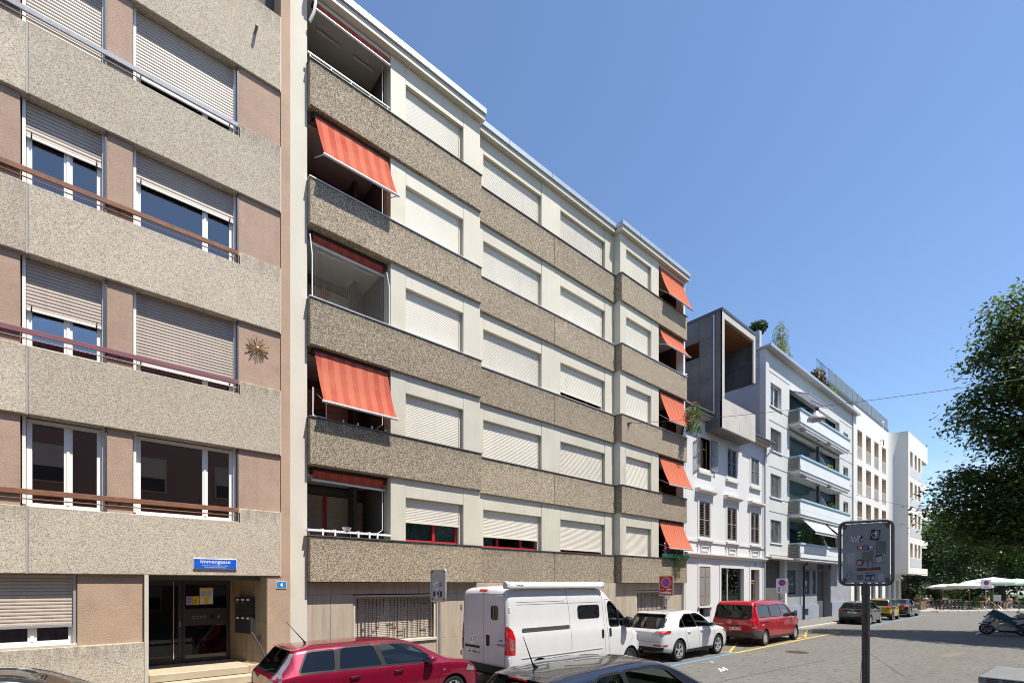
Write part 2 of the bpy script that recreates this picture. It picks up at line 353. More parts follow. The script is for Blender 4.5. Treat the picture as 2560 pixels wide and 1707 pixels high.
def build(name, mb, mats, parent=None, world=True, smooth=None, bevel=0, seg=1, label=None, cat=None, group=None, kind=None):
    """one mesh object; world=True: the vertices are world coordinates whatever the parent"""
    me = mb.mesh(name) if isinstance(mb, MB) else mb
    for x in (mats if isinstance(mats, (list, tuple)) else [mats]):
        if len(me.materials) < 8 and isinstance(mb, MB): me.materials.append(x)
    bm = bmesh.new(); bm.from_mesh(me); bmesh.ops.recalc_face_normals(bm, faces=bm.faces); bm.to_mesh(me); bm.free()
    o = bpy.data.objects.new(name, me); link(o, parent)
    if parent is not None and world:
        o.location = -world_loc(parent)
    if smooth is not None:
        me.shade_smooth(); me.set_sharp_from_angle(angle=R(smooth))
    if bevel:
        b = o.modifiers.new('bevel', 'BEVEL'); b.width = bevel; b.segments = seg; b.limit_method = 'ANGLE'; b.angle_limit = R(40)
    return tag(o, label, cat, group, kind)
def world_loc(o):
    v = Vector(o.location)
    while o.parent is not None:
        o = o.parent; v += Vector(o.location)
    return v
def thing(name, loc, label, cat, group=None, rz=0.0):
    o = bpy.data.objects.new(name, None); o.empty_display_size = 0.2
    link(o); o.location = loc; o.rotation_euler = (0, 0, rz)
    return tag(o, label, cat, group)
def copy_tree(o, parent=None):
    c = o.copy(); link(c, parent)
    if parent is not None: c.parent = parent
    for ch in [x for x in list(COL.objects) if x.parent == o]: copy_tree(ch, c)
    return c
_font = {}
def text_mesh(body, size, depth=0.0, align='CENTER', bold=0.0, sx=1.0):
    cu = bpy.data.curves.new('lettering', 'FONT'); cu.body = body; cu.size = size; cu.align_x = align; cu.align_y = 'CENTER'
    cu.extrude = depth; cu.offset = bold; cu.resolution_u = 2
    ob = bpy.data.objects.new('lettering', cu); COL.objects.link(ob)
    dg = bpy.context.evaluated_depsgraph_get(); me = bpy.data.meshes.new_from_object(ob.evaluated_get(dg))
    bpy.data.objects.remove(ob)
    if sx != 1.0: me.transform(Matrix.Diagonal((sx, 1, 1, 1)))
    return me
def lettering(body, size, origin, xdir, ydir, m, parent, name='lettering', bold=0.0, sx=1.0, align='CENTER', world=True):
    """flat letters laid on a face: xdir reads along the line, ydir is up"""
    me = text_mesh(body, size, 0.0, align, bold, sx)
    x, y = Vector(xdir).normalized(), Vector(ydir).normalized(); z = x.cross(y)
    M = Matrix((x, y, z)).transposed().to_4x4(); M.translation = Vector(origin)
    me.transform(M); me.materials.clear(); me.materials.append(m)
    o = bpy.data.objects.new(name, me); link(o, parent)
    if parent is not None and world: o.location = -world_loc(parent)
    return o
# ------------------------------------------------------------------ ground, road, pavements
def struct(name, mb, m, parent=None, **k):
    return build(name, mb, m, parent, kind=None if parent else 'structure', **k)
struct('ground', MB().box(-400, 700, -500, 500, -1.2, -0.03), PAVE)
struct('road', MB().quad((-60, 0.7, 0), (75, 0.7, 0), (75, 10.32, 0), (-60, 10.32, 0)).quad((75, -40, 0), (75, 0.7, 0), (52, 0.7, 0), (52, -40, 0)), ROAD)
pv = struct('pavement', MB().box(-60, 60, 10.36, 12.46, -0.4, 0.12), PAVE)
kmb = MB().box(0.006, 0.994, -0.17, 0, -0.3, 0.125); kme = None
for i in range(-6, 60):
    if kme is None:
        k0 = build('kerb_stone', kmb, KERB, pv, world=False, bevel=0.012); kme = k0; k0.location = (i, 10.40, 0)
    else:
        k = kme.copy(); COL.objects.link(k); k.parent = pv; k.location = (i, 10.40 + random.uniform(-.004, .004), random.uniform(-.004, .004))
struct('near_pavement', MB().prism([(-60, -6), (31, -6), (31, .55), (15, .55), (13, 1.6), (-60, 1.6)], 2, -0.4, 0.12), PAVE)
struct('near_kerb', MB().prism([(31, .554), (31, .72), (15.1, .72), (13.1, 1.77), (-60, 1.77), (-60, 1.604), (13.0, 1.604), (15.0, .554)], 2, -0.3, 0.125), KERB)
plaza = struct('plaza', MB().prism([(58.2, 12.4), (58.2, 9.4), (59.4, 8.42), (67.5, 3.1), (76, -2.5), (180, -60), (300, -60), (300, 160), (60, 160), (60, 12.47)], 2, -0.4, 0.12), mat('plaza gravel paving', (0.27, 0.25, 0.22), 0.9, var=0.15, vs=1.5, dirt=0.2, dcol=(0.2, 0.18, 0.15)))
def kerb_run(a, b, step=1.0):
    a, b = Vector(a), Vector(b); L = (b - a).length; n = int(L / step)
    for i in range(n):
        k = kme.copy(); COL.objects.link(k); k.parent = plaza
        p = a + (b - a) * (i / n); k.location = (p.x, p.y, 0); k.rotation_euler = (0, 0, math.atan2(b.y - a.y, b.x - a.x))
kerb_run((58.1, 9.46), (59.35, 8.38)); kerb_run((59.35, 8.38), (67.45, 3.06)); kerb_run((67.45, 3.06), (75.9, -2.55))
def marking(mb, x0, x1, y0, y1, z=0.004): mb.quad((x0, y0, z), (x1, y0, z), (x1, y1, z), (x0, y1, z))
def bar_line(mb, a, b, w, z=0.004):
    a, b = Vector(a), Vector(b); t = (b - a).normalized(); n = Vector((-t.y, t.x)) * w / 2
    mb.quad((a.x - n.x, a.y - n.y, z), (b.x - n.x, b.y - n.y, z), (b.x + n.x, b.y + n.y, z), (a.x + n.x, a.y + n.y, z))
yl = MB(); marking(yl, 18.3, 31.0, 8.33, 8.45); marking(yl, 18.3, 18.42, 8.455, 10.1); marking(yl, 26.3, 26.42, 8.455, 10.1); marking(yl, 30.88, 31.0, 8.455, 10.1)
bar_line(yl, (18.6, 8.7), (22.2, 10.0), .1); bar_line(yl, (22.4, 10.0), (26.1, 8.7), .1); bar_line(yl, (26.6, 8.7), (30.7, 9.95), .1)
marking(yl, 27.3, 27.9, 9.0, 9.12); marking(yl, 25.2, 25.9, 8.62, 8.9); marking(yl, 23.8, 24.2, 9.3, 9.7)
struct('yellow_bay_marking', yl, YLINE)
bl = MB(); marking(bl, 6.8, 18.2, 8.33, 8.45); marking(bl, 36.0, 53.5, 8.2, 8.32); marking(bl, 12.9, 13.0, 8.46, 10.1); marking(bl, 41.9, 42.0, 8.33, 10.1); marking(bl, 53.4, 53.5, 8.33, 10.1)
struct('blue_bay_marking', bl, BLINE)
wlm = MB(); marking(wlm, 34.7, 36.4, 3.32, 3.40); struct('white_bay_marking', wlm, WLINE)
# repaired road: darker tar seams and a patch of stones
TAR = mat('tar seam', (0.055, 0.053, 0.05), 0.7, var=0.2, vs=5)
ts = MB()
for pts in ([(17.2, 3.1), (22.5, 5.2), (31, 7.2)], [(12.5, 6.2), (19, 5.6)]):
    for a, b in zip(pts, pts[1:]): bar_line(ts, a, b, .03)
struct('tar_seam', ts, TAR)
struct('gravel_patch', MB().quad((22.9, 2.9, .004), (25.0, 2.6, .004), (25.15, 3.0, .004), (23.05, 3.3, .004)), mat('exposed gravel patch', (0.15, 0.128, 0.10), 0.9, var=0.45, vs=14, bump=0.6, bs=60, dirt=0.4))
mh = thing('manhole_cover', (20.4, 6.95, 0), 'round cast iron manhole cover in the road', 'manhole cover')
ir = mat('cast iron', (0.085, 0.06, 0.05), 0.6, metal=0.5, var=0.25, vs=10, bump=0.4, bs=60)
build('rim', MB().lathe([(.33, .0), (.33, .012), (.39, .012), (.39, 0)], n=32), ir, mh, world=False)
lid = MB().lathe([(0, .009), (.325, .009), (.325, 0)], n=32)
for i in range(-4, 5):
    w = math.sqrt(max(0, .3 ** 2 - (i * .065) ** 2)); lid.box(-w, w, i * .065 - .012, i * .065 + .012, .009, .014)
build('lid', lid, ir, mh, world=False)
# crumpled paper litter
lt = MB()
for k in range(26):
    a = Vector((random.uniform(-.2, .2), random.uniform(-.08, .08), random.uniform(.006, .07))); 
    lt.add([a, a + Vector((random.uniform(.04, .12), random.uniform(-.04, .04), random.uniform(-.03, .03))), a + Vector((random.uniform(-.03, .05), random.uniform(.03, .08), random.uniform(-.03, .05)))], [(0, 1, 2)])
lt.v = [(x, y, max(.006, z)) for x, y, z in lt.v]
o = build('plastic_bag', lt, mat('white litter', (0.62, 0.68, 0.70), 0.5, var=0.05), None, label='crumpled white plastic bag lying on the road', cat='litter'); o.location = (14.2, 6.85, 0)
lt2 = MB().box(-.09, .09, -.05, .05, .004, .012)
o = build('paper_scrap', lt2, WPRINT, None, label='flat white paper scrap on the road behind the white plastic bag', cat='litter'); o.location = (15.6, 7.9, 0); o.rotation_euler = (0, 0.05, .4)

# ------------------------------------------------------------------ roller shutter, panes
def shutter_mesh(w, h, pitch, depth=0.014, gap=.16):
    """hanging slat curtain, w wide (x), h tall downward from z=0; each slat has its bulge and its groove"""
    mb = MB(); n = max(1, int(round(h / pitch))); p = h / n
    prof = []
    for i in range(n):
        z = -i * p
        prof += [(depth, z), (depth, z - p * gap), (0.002, z - p * (gap + .04)), (-.002, z - p * .6), (0.002, z - p * .97)]
    prof.append((depth, -h))
    vs = [(0, y, z) for y, z in prof] + [(w, y, z) for y, z in prof]; k = len(prof)
    mb.add(vs, [(i, i + 1, k + i + 1, k + i) for i in range(k - 1)])
    return mb
_sh = {}
def shutter(parent, x0, x1, y, ztop, zbot, pitch, m, bar=None, kids=True):
    key = (round(x1 - x0, 3), round(ztop - zbot, 3), pitch, m.name)
    mbs = shutter_mesh(x1 - x0, ztop - zbot, pitch, .009 if pitch < .05 else .014, gap=.085 if pitch < .05 else .15); mbs.v = [(x + x0, yy + y, z + ztop) for x, yy, z in mbs.v]
    o = build('roller_shutter', mbs, m, parent)
    if bar is not None:
        b = build('bottom_bar', MB().box(x0 + .004, x1 - .004, y - .016, y + .012, zbot - .045, zbot - .001), bar, parent)
    return o
def window(root, x0, x1, z0, z1, y, fm, frame=.06, mull=(), gm=None, depth=.06, name='window'):
    """frame (one mesh) with a pane child per light"""
    mb = MB().box(x0, x1, y, y + depth, z0, z0 + frame).box(x0, x1, y, y + depth, z1 - frame, z1)
    mb.box(x0, x0 + frame, y + .001, y + depth, z0 + frame, z1 - frame).box(x1 - frame, x1, y + .001, y + depth, z0 + frame, z1 - frame)
    xs = [x0 + frame]
    for mx, mw in mull:
        mb.box(mx - mw / 2, mx + mw / 2, y + .002, y + depth, z0 + frame, z1 - frame); xs += [mx - mw / 2, mx + mw / 2]
        mb.box(mx - mw * .18, mx + mw * .18, y - .012, y + .002, z0 + frame, z1 - frame)
    xs.append(x1 - frame)
    w = build(name, mb, fm, root)
    for a, b in zip(xs[::2], xs[1::2]):
        build('pane', MB().box(a, b, y + depth * .55, y + depth * .55 + .008, z0 + frame, z1 - frame), gm or GLASS, w)
    return w
def curtain(root, x0, x1, z0, z1, y, m, pitch=.12, amp=.02, name='curtain'):
    n = max(4, int((x1 - x0) / pitch * 4)); mb = MB()
    xs = [x0 + (x1 - x0) * i / n for i in range(n + 1)]
    vs = [(x, y + amp * math.sin(i * math.pi / 2), z0) for i, x in enumerate(xs)] + [(x, y + amp * math.sin(i * math.pi / 2), z1) for i, x in enumerate(xs)]
    mb.add(vs, [(i, i + 1, n + 2 + i, n + 1 + i) for i in range(n)])
    return build(name, mb, m, root)

# ------------------------------------------------------------------ building at the left: beige bands of washed concrete
b1 = thing('apartment_building', (-2, 12, 0), 'apartment building with pale pebbled concrete bands, tan plaster and brown roller shutters', 'building')
LOW = [3.98, 6.80, 9.66, 12.47]; HIGH = [4.27, 7.08, 9.92, 12.74]; BOT = [2.79, 5.59, 8.42, 11.23, 14.03]
PX0, PXJ, PX1, PXR = -9.0, -0.93, 2.37, 3.23
for i in range(5):
    zt = [LOW[i], HIGH[i]] if i < 4 else [15.75, 15.75]
    build('band_panel', MB().box(PX0, PXJ - .014, 12.0, 12.26, BOT[i], zt[0]), AGG1, b1, bevel=.012)
    build('band_panel', MB().prism([(PXJ + .014, BOT[i]), (PXR, BOT[i]), (PXR, zt[1]), (PX1, zt[1]), (PX1, zt[0]), (PXJ + .014, zt[0])], 1, 12.0, 12.26), AGG1, b1, bevel=.012)
    build('joint_strip', MB().box(PXJ - .013, PXJ + .013, 12.006, 12.2, BOT[i], zt[0]), mat('grey joint sealant', (0.33, 0.32, 0.30), 0.7, var=0.1), b1)
    build('end_strip', MB().box(PXR + .003, PXR + .022, 12.01, 12.1, BOT[i] - .01, zt[1]), STONE, b1)
for i in range(4):
    z0, z1 = LOW[i] - .06, BOT[i + 1] + .06
    build('pier', MB().box(-9, -1.02, 12.07, 12.34, z0, z1), TAN, b1)
    build('pier', MB().box(.14, .54, 12.07, 12.34, z0, z1), TAN, b1)
    build('pier', MB().box(2.385, 3.245, 12.06, 12.34, z0, z1), TAN, b1)
# core behind the windows: dark colour stands for unlit rooms, with slabs
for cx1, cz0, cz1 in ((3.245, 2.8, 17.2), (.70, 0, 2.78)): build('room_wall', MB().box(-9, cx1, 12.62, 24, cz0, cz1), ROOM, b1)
fl = MB()
for z in BOT: fl.box(-9, 3.24, 12.262, 12.619, z - .1, z + .8)
build('floor_slab', fl, ROOM, b1)
# windows: A (left, two lights) and B (right, wide + narrow light)
DGUIDE = mat('dark guide rail', (0.06, 0.05, 0.05), 0.5, var=0.1)
for i, (sa, sb) in enumerate([(None, None), (7.54, 7.04), (10.63, 10.66), (12.50, 12.77)]):
    z0, z1 = LOW[i] + .02, BOT[i + 1]
    for (x0, x1, mu, sh) in ((-1.0, .125, [(-.40, .12)], sa), (.555, 2.355, [(1.78, .10)], sb)):
        w = window(b1, x0 + .05, x1 - .05, z0, z1 - .02, 12.25, WFRAME, .07, mu)
        for xg in (x0, x1 - .045):
            build('guide_rail', MB().box(xg, xg + .045, 12.165, 12.3, z0 - .02, z1), WFRAME, w)
        build('jamb', MB().box(x1, x1 + .028, 12.05, 12.3, z0 - .02, z1), DGUIDE, w)
        build('sill', MB().box(x0, x1, 12.15, 12.3, z0 - .05, z0 - .003), RAILW, w)
        if sh:
            so = shutter(w, x0 + .05, x1 - .05, 12.2, z1, sh, .0635, SHUTT, WFRAME)
            if sh < z1 - .5:
                for xx in (x0 + .12, x1 - .12):
                    build('stop_peg', MB().tube([(xx, 12.185, sh - .07), (xx, 12.16, sh - .01), (xx, 12.16, sh + .045)], .009, 6), BLACKP, w)
        if i == 2 and x0 > 0: curtain(w, x0 + .05, x1 - .05, z0, z1, 12.42, CURT, .13, .03, 'vertical_blind')
# plant in the third floor window and pale pots
def blades(mb, c, n, h, spread, w=.02, rnd=random):
    for k in range(n):
        a = rnd.uniform(0, 6.283); s = rnd.uniform(.2, 1) * spread; hh = h * rnd.uniform(.55, 1); d = Vector((math.cos(a), math.sin(a) * .35, 0)); q = Vector((-d.y, d.x, 0)) * w
        p0, p1, p2 = Vector(c), Vector(c) + d * s * .4 + Vector((0, 0, hh * .75)), Vector(c) + d * s + Vector((0, 0, hh * rnd.uniform(.6, 1)))
        mb.add([p0 - q, p0 + q, p1 + q, p1 - q, p2], [(0, 1, 2, 3), (3, 2, 4)])
for px, lab in ((-.72, 'spiky house plant behind the left light of the third floor window'), (-.05, 'spiky house plant behind the right light of the third floor window')):
    t = thing('house_plant', (px, 12.46, 9.7), lab, 'plant', 'house plants behind a window')
    mb = MB(); blades(mb, (0, 0, .14), 26, .95, .36, .014); build('leaves', mb, LEAF3, t, world=False)
    build('pot', MB().lathe([(0, 0), (.09, 0), (.12, .16), (.105, .16), (.1, .12), (0, .12)], n=16), mat('terracotta', (0.36, 0.12, 0.06), 0.8, var=.1), t, world=False)
# railings along the windows
for i, m in enumerate((RUST, PLUM, RUST, GALV)):
    zt = HIGH[i] + .02 if i else HIGH[i] + .01
    r = build('railing', MB().box(-9, 2.395, 12.015, 12.055, zt - .095, zt), m, b1, bevel=.005)
    build('rod', MB().tube([(-9, 12.05, zt - .17), (2.38, 12.05, zt - .17)], .011, 6), m, r)
    for x in (-8, -5, -2.6, -1.42, .335):
        build('bracket', MB().box(x - .018, x + .018, 12.057, 12.075, zt - .2, zt - .02), m, r)
    build('end_plate', MB().box(2.38, 2.397, 12.0, 12.22, LOW[i] - .02, zt - .1), m, r)
# ground storey
build('plinth', MB().box(-9, .715, 12.0, 12.4, 0, 1.46), AGG1, b1, bevel=.012)
build('pier', MB().box(-.27, .715, 12.085, 12.6, 1.462, 2.789), TAN2, b1)
build('pier', MB().box(-9, -2.3, 12.085, 12.6, 1.462, 2.789), TAN2, b1)
w = window(b1, -2.25, -.33, 1.50, 2.78, 12.26, WFRAME, .07, [(-.88, .12)])
shutter(w, -2.25, -.335, 12.2, 2.785, 1.86, .0635, SHUTT, RAILW)
build('guide_rail', MB().box(-.33, -.285, 12.14, 12.26, 1.47, 2.785), RAILW, w)
curtain(w, -2.2, -.4, 1.5, 2.78, 12.45, mat('dim curtain', (0.16, 0.16, 0.16), .9), .1)
build('sill', MB().box(-2.3, -.275, 12.02, 12.259, 1.462, 1.50), STONE, w)
build('door_jamb', MB().box(.72, .785, 11.995, 13.4, .0, 2.788), STONE, b1)
wall = MB().prism([(2.95, 12.02), (3.46, 12.02), (3.46, 13.6), (2.49, 13.6)], 2, .0, 2.788)
build('side_wall', MB().box(2.965, 3.46, 12.03, 12.12, .0, 2.788), TAN2, b1)
build('wall_strip', MB().box(3.255, 3.46, 12.04, 24, 2.79, 19.5), TAN2, b1)
# splayed travertine wall of the entrance: one slab per course
def slab(a, b, z0, z1):
    a, b = Vector((a[0], a[1])), Vector((b[0], b[1])); t = (b - a).normalized(); n = Vector((-t.y, t.x)) * .03
    return MB().prism([tuple(a), tuple(b), tuple(b - n), tuple(a - n)], 2, z0, z1)
A0, A1 = Vector((2.95, 12.03)), Vector((2.47, 13.45))
for (f0, f1) in ((0, .34), (.345, .67), (.675, 1)):
    for (z0, z1) in ((.3, 1.02), (1.025, 1.75), (1.755, 2.78)):
        build('stone_slab', slab(A0.lerp(A1, f0), A0.lerp(A1, f1), z0, z1), TRAVD, b1)
build('recess_wall', MB().box(.786, 2.9, 13.62, 13.7, .7, 2.788), ROOM, b1); build('recess_wall', MB().box(2.99, 3.4, 12.2, 13.6, .1, 2.78), ROOM, b1)
build('entrance_ceiling', MB().box(.79, 2.95, 12.27, 13.7, 2.70, 2.785), TAN, b1)
# steps: treads and risers of pale stone
st = thing('entrance_steps', (1.8, 12, 0), 'pale stone entrance steps under the street name plate', 'steps')
for k in range(4):
    zt = .78 - k * .165; y1 = 13.5 if k == 0 else 12.05 - (k - 1) * .30 + .0
    build('step', MB().box(.80, 2.97 if k else 2.6, 12.05 - k * .30, y1 - .002, max(.0, zt - .16), zt), mat('yellowish limestone', (0.40, 0.335, 0.235), 0.6, var=0.12, vs=3, dirt=.15, dcol=(.35, .28, .19)), st, bevel=.01)
    if k == 0: build('landing_edge', MB().prism([(2.602, 12.05), (2.95, 12.05), (2.6, 13.1)], 2, .62, .779), MATS['yellowish limestone'], st)
# door leaf with pull bar, side light with letter plate
DBR = mat('bronze door frame', (0.055, 0.047, 0.045), 0.4, metal=0.5, var=0.12)
d = build('entrance_door', MB().box(.80, .88, 13.45, 13.52, .79, 2.69).box(1.42, 1.50, 13.45, 13.52, .79, 2.69).box(.88, 1.42, 13.45, 13.52, .79, .93).box(.88, 1.42, 13.45, 13.52, 2.58, 2.69), DBR, b1)
build('pane', MB().box(.88, 1.42, 13.48, 13.487, .93, 2.58), GLASSD, d)
build('pull_bar', MB().tube([(1.33, 13.39, .9), (1.33, 13.39, 2.67)], .014, 8).tube([(1.33, 13.39, 1.1), (1.33, 13.46, 1.1)], .01, 6).tube([(1.33, 13.39, 2.5), (1.33, 13.46, 2.5)], .01, 6), CHROME, d)
build('lock_plate', MB().box(1.445, 1.475, 13.44, 13.452, 1.62, 1.74), CHROME, d)
s = build('side_light', MB().box(1.51, 1.56, 13.45, 13.52, .79, 2.69).box(2.4, 2.46, 13.45, 13.52, .79, 2.69).box(1.56, 2.4, 13.45, 13.52, .79, .87).box(1.56, 2.4, 13.45, 13.52, 1.64, 2.03).box(1.56, 2.4, 13.45, 13.52, 2.6, 2.69), DBR, b1)
build('pane', MB().box(1.56, 2.4, 13.48, 13.487, .87, 1.64), GLASSD, s); build('pane', MB().box(1.56, 2.4, 13.48, 13.487, 2.03, 2.6), GLASSD, s)
bp = MB()
for k in range(4):
    for z in (1.84, 1.80): bp.box(1.70 + k * .075, 1.75 + k * .075, 13.443, 13.449, z, z + .02)
build('bell_buttons', bp, CHROME, s); build('intercom', MB().box(2.06, 2.15, 13.44, 13.449, 1.79, 1.88), BLACKP, s); build('key_cylinder', MB().lathe([(0, 0), (.025, 0), (.025, .012), (0, .012)], (2.23, 13.438, 1.83), 1, 12), CHROME, s)
for (lab, x0, x1, z0, z1, cs) in (('white notice with yellow header taped inside the entrance glass', 1.85, 2.12, 2.13, 2.52, 'n'), ('lilac and yellow flyers taped left of the white notice', 1.58, 1.84, 2.12, 2.32, 'f')):
    t = thing('notice', (x0, 13.474, z0), lab, 'notice')
    YP = mat('yellow paper', (0.72, 0.55, 0.03), 0.8, var=.03); LP = mat('lilac paper', (0.42, 0.36, 0.6), 0.8, var=.03); WP = mat('white paper', (0.72, 0.71, 0.70), .8, var=.03)
    if cs == 'n':
        build('sheet', MB().box(x0, x1, 13.472, 13.474, z0, z1 - .05), WP, t); build('header', MB().box(x0, x1, 13.471, 13.4735, z1 - .049, z1), YP, t); build('table', MB().box(x0 + .09, x1 - .09, 13.470, 13.4715, z0 + .01, z0 + .17), YP, t)
        pr = MB()
        for cx in (x0 + .015, x0 + .14):
            for r in range(9): pr.box(cx, cx + random.uniform(.08, .11), 13.470, 13.4715, z0 + .19 + r * .015, z0 + .196 + r * .015)
        build('print', pr, mat('grey print', (.3, .3, .3), .8, var=0), t)
    else:
        build('sheet', MB().box(x0, x0 + .125, 13.472, 13.474, z0, z1), LP, t); build('sheet', MB().box(x0 + .13, x1, 13.472, 13.474, z0, z1), YP, t)
        pr = MB()
        for r in range(4): pr.box(x0 + .02, x0 + random.uniform(.07, .11), 13.470, 13.4715, z0 + .05 + r * .035, z0 + .06 + r * .035).box(x0 + .15, x0 + random.uniform(.19, .24), 13.470, 13.4715, z0 + .03 + r * .035, z0 + .042 + r * .035)
        build('print', pr, INK, t)
# letter boxes on the splayed wall
mbx = thing('letter_boxes', (2.72, 12.72, 1.45), 'dark grey bank of letter boxes on the entrance wall', 'letter boxes')
T = (A1 - A0).normalized(); NN = Vector((-T.y, T.x))
if NN.x > 0: NN = -NN
def onwall(f, off, z):
    p = A0.lerp(A1, f) + NN * off; return Vector((p.x, p.y, z))
LBX = mat('letter box grey', (0.05, 0.052, 0.055), 0.45, metal=0.4, var=0.1)
for r in range(2):
    for c in range(3):
        f0 = .30 + c * .14
        o = onwall(f0, .004, 1.46 + r * .43); e = onwall(f0 + .135, .004, 1.46 + r * .43)
        bx = build('letter_box', MB().obox(o, e - o, Vector((NN.x, NN.y, 0)) * .11, (0, 0, .42)), LBX, mbx)
        q = onwall(f0 + .03, .115, 1.46 + r * .43 + .33); q2 = onwall(f0 + .10, .115, 1.46 + r * .43 + .33)
        build('name_tag', MB().obox(q, q2 - q, Vector((NN.x, NN.y, 0)) * .004, (0, 0, .04)), WPRINT, bx)
        q = onwall(f0 + .06, .115, 1.46 + r * .43 + .26); q2 = onwall(f0 + .085, .115, 1.46 + r * .43 + .26)
        build('lock', MB().obox(q, q2 - q, Vector((NN.x, NN.y, 0)) * .006, (0, 0, .03)), CHROME, bx)
hr = thing('handrail', (2.85, 12.05, 0), 'black steel handrail with pale end cap beside the entrance steps', 'handrail')
build('rail', MB().tube([onwall(.36, .07, 1.55), onwall(.02, .09, 1.12), (2.86, 11.6, .82)], .022, 10), DARK, hr, smooth=40)
build('wall_bracket', MB().tube([onwall(.25, .0, 1.36), onwall(.25, .06, 1.36), onwall(.25, .07, 1.42)], .012, 8).box(2.80, 2.84, 12.24, 12.30, 1.28, 1.42), DARK, hr)
build('end_cap', MB().tube([(2.86, 11.6, .82), (2.866, 11.57, .80)], .024, 10), WPRINT, hr)
# signs and wall ornaments
ss = thing('street_sign', (1.93, 11.99, 2.93), 'blue enamel street name plate reading Immengasse over the entrance', 'street sign')
build('backing', MB().box(1.535, 2.335, 11.972, 11.998, 2.925, 3.145), WPRINT, ss, bevel=.003)
build('plate', MB().box(1.545, 2.325, 11.966, 11.9715, 2.935, 3.135), SIGNBLUE, ss)
for x in (1.57, 2.30):
    for z in (2.955, 3.115): build('screw', MB().lathe([(0, 0), (.01, 0), (.01, -.006), (0, -.006)], (x, 11.966, z), 1, 8), DARK, ss)
lettering('Immengasse', .115, (1.93, 11.9645, 3.082), (1, 0, 0), (0, 0, 1), WPRINT, ss, bold=.0005)
lettering('Hinweis auf ein ehemaliges Bienenhaus.', .03, (1.93, 11.9645, 3.0), (1, 0, 0), (0, 0, 1), WPRINT, ss)
lettering('Imme, Dialektausdruck für Biene', .03, (1.93, 11.9645, 2.96), (1, 0, 0), (0, 0, 1), WPRINT, ss)
hn = thing('house_number_sign', (3.26, 12.02, 2.52), 'small blue house number plate with a white 4', 'house number')
build('plate', MB().box(3.155, 3.365, 12.012, 12.026, 2.515, 2.665), SIGNBLUE2, hn, bevel=.008, seg=2)
build('border', MB().box(3.148, 3.372, 12.0145, 12.028, 2.508, 2.514).box(3.148, 3.372, 12.0145, 12.028, 2.666, 2.672).box(3.148, 3.154, 12.0145, 12.028, 2.5145, 2.6655).box(3.366, 3.372, 12.0145, 12.028, 2.5145, 2.6655), WPRINT, hn)
lettering('4', .115, (3.26, 12.0105, 2.59), (1, 0, 0), (0, 0, 1), WPRINT, hn, bold=.003)
so = thing('sun_ornament', (2.76, 12.055, 7.93), 'brass starburst wall ornament on the tan pier', 'wall ornament')
build('hub', MB().lathe([(0, -.05), (.03, -.045), (.048, -.02), (.05, 0), (0, 0)], axis=1, n=16), mat('polished brass', (0.6, 0.40, 0.2), .3, metal=.8, var=.05), so, world=False, smooth=60)
ry = None
for k in range(22):
    a = 6.283 * k / 22 + random.uniform(-.08, .08); L = random.choice((.17, .21, .25))
    mbr = MB().tube([(.055, -.03, 0), (L * .7, -.04, 0), (L, -.045, 0)], [.004, .009, .011], 5)
    o = build('ray', mbr, BRASS, so, world=False); o.rotation_euler = (0, a, 0)
pg = thing('wall_peg', (2.70, 11.99, 14.97), 'stub of a steel wall bracket high on the pale pebbled band', 'bracket')
build('stub', MB().tube([(0, .02, 0), (0, -.12, 0), (0, -.15, .03)], .03, 8), mat('corroded steel', (.2, .17, .13), .7, var=.3, vs=20), pg, world=False)

# washed off graffiti on the ochre pier and the plinth
GRAF = mat('washed off graffiti', (0.395, 0.272, 0.188), 0.9, var=0.12, vs=9); GRAF2 = mat('faint tag paint', (0.33, 0.32, 0.34), 0.9, var=0.3, vs=12)
def scrawl(pts, y, w, m):
    mb = MB(); P = [Vector((a, y, b)) for a, b in pts]; vs = []
    for i, p in enumerate(P):
        t = (P[min(i + 1, len(P) - 1)] - P[max(i - 1, 0)]).normalized(); n = Vector((-t.z, 0, t.x)) * w * (.6 + .5 * math.sin(i * 1.3) ** 2); vs += [p - n, p + n]
    mb.add(vs, [(2 * i, 2 * i + 1, 2 * i + 3, 2 * i + 2) for i in range(len(P) - 1)]); build('faded_graffiti', mb, m, b1)
scrawl([(.02, 1.15), (.10, 1.35), (.2, 1.1), (.26, 1.3), (.36, 1.32), (.34, 1.16), (.25, 1.12), (.4, 1.05)], 11.9975, .008, GRAF2); scrawl([(.45, 1.35), (.5, 1.1), (.6, 1.3), (.62, 1.05)], 11.9975, .008, GRAF2)
# ------------------------------------------------------------------ middle building: brown bands, cream cladding, loggias
b2 = thing('apartment_building', (12.6, 12, 0), 'long apartment building with brown pebbled concrete bands, ivory shutters and orange awnings', 'building')
BB = [2.66, 5.51, 8.40, 11.32, 14.16]; BT = [3.77, 6.64, 9.53, 12.41, 15.27]; ROOF = 16.95
CAP = mat('dark sill cap', (0.12, 0.115, 0.11), 0.5, metal=0.4, var=0.1); CAPL = mat('bright sill cap', (0.5, 0.51, 0.5), 0.4, metal=0.5, var=0.08)
BAYS = [(3.9, 9.07, 12.0), (9.07, 16.2, 12.33), (16.2, 21.28, 12.0)]
for i in range(5):
    for bi, (x0, x1, F) in enumerate(BAYS):
        cuts = [x0, 12.65, x1] if bi == 1 else [x0, x1]
        for a, b in zip(cuts, cuts[1:]):
            build('band_panel', MB().box(a + (.008 if a == 12.65 else .001), b - (.008 if b == 12.65 else .001), F, 12.52, BB[i], BT[i]), AGG2, b2, bevel=.01)
        e0 = x0 - .02 if bi != 1 else x0 + .022; e1 = x1 + .02 if bi != 1 else x1 - .022
        build('sill_cap', MB().box(e0, e1, F - .025, F + .2, BT[i] + .001, BT[i] + .026), CAPL if i in (2, 3) else CAP, b2)
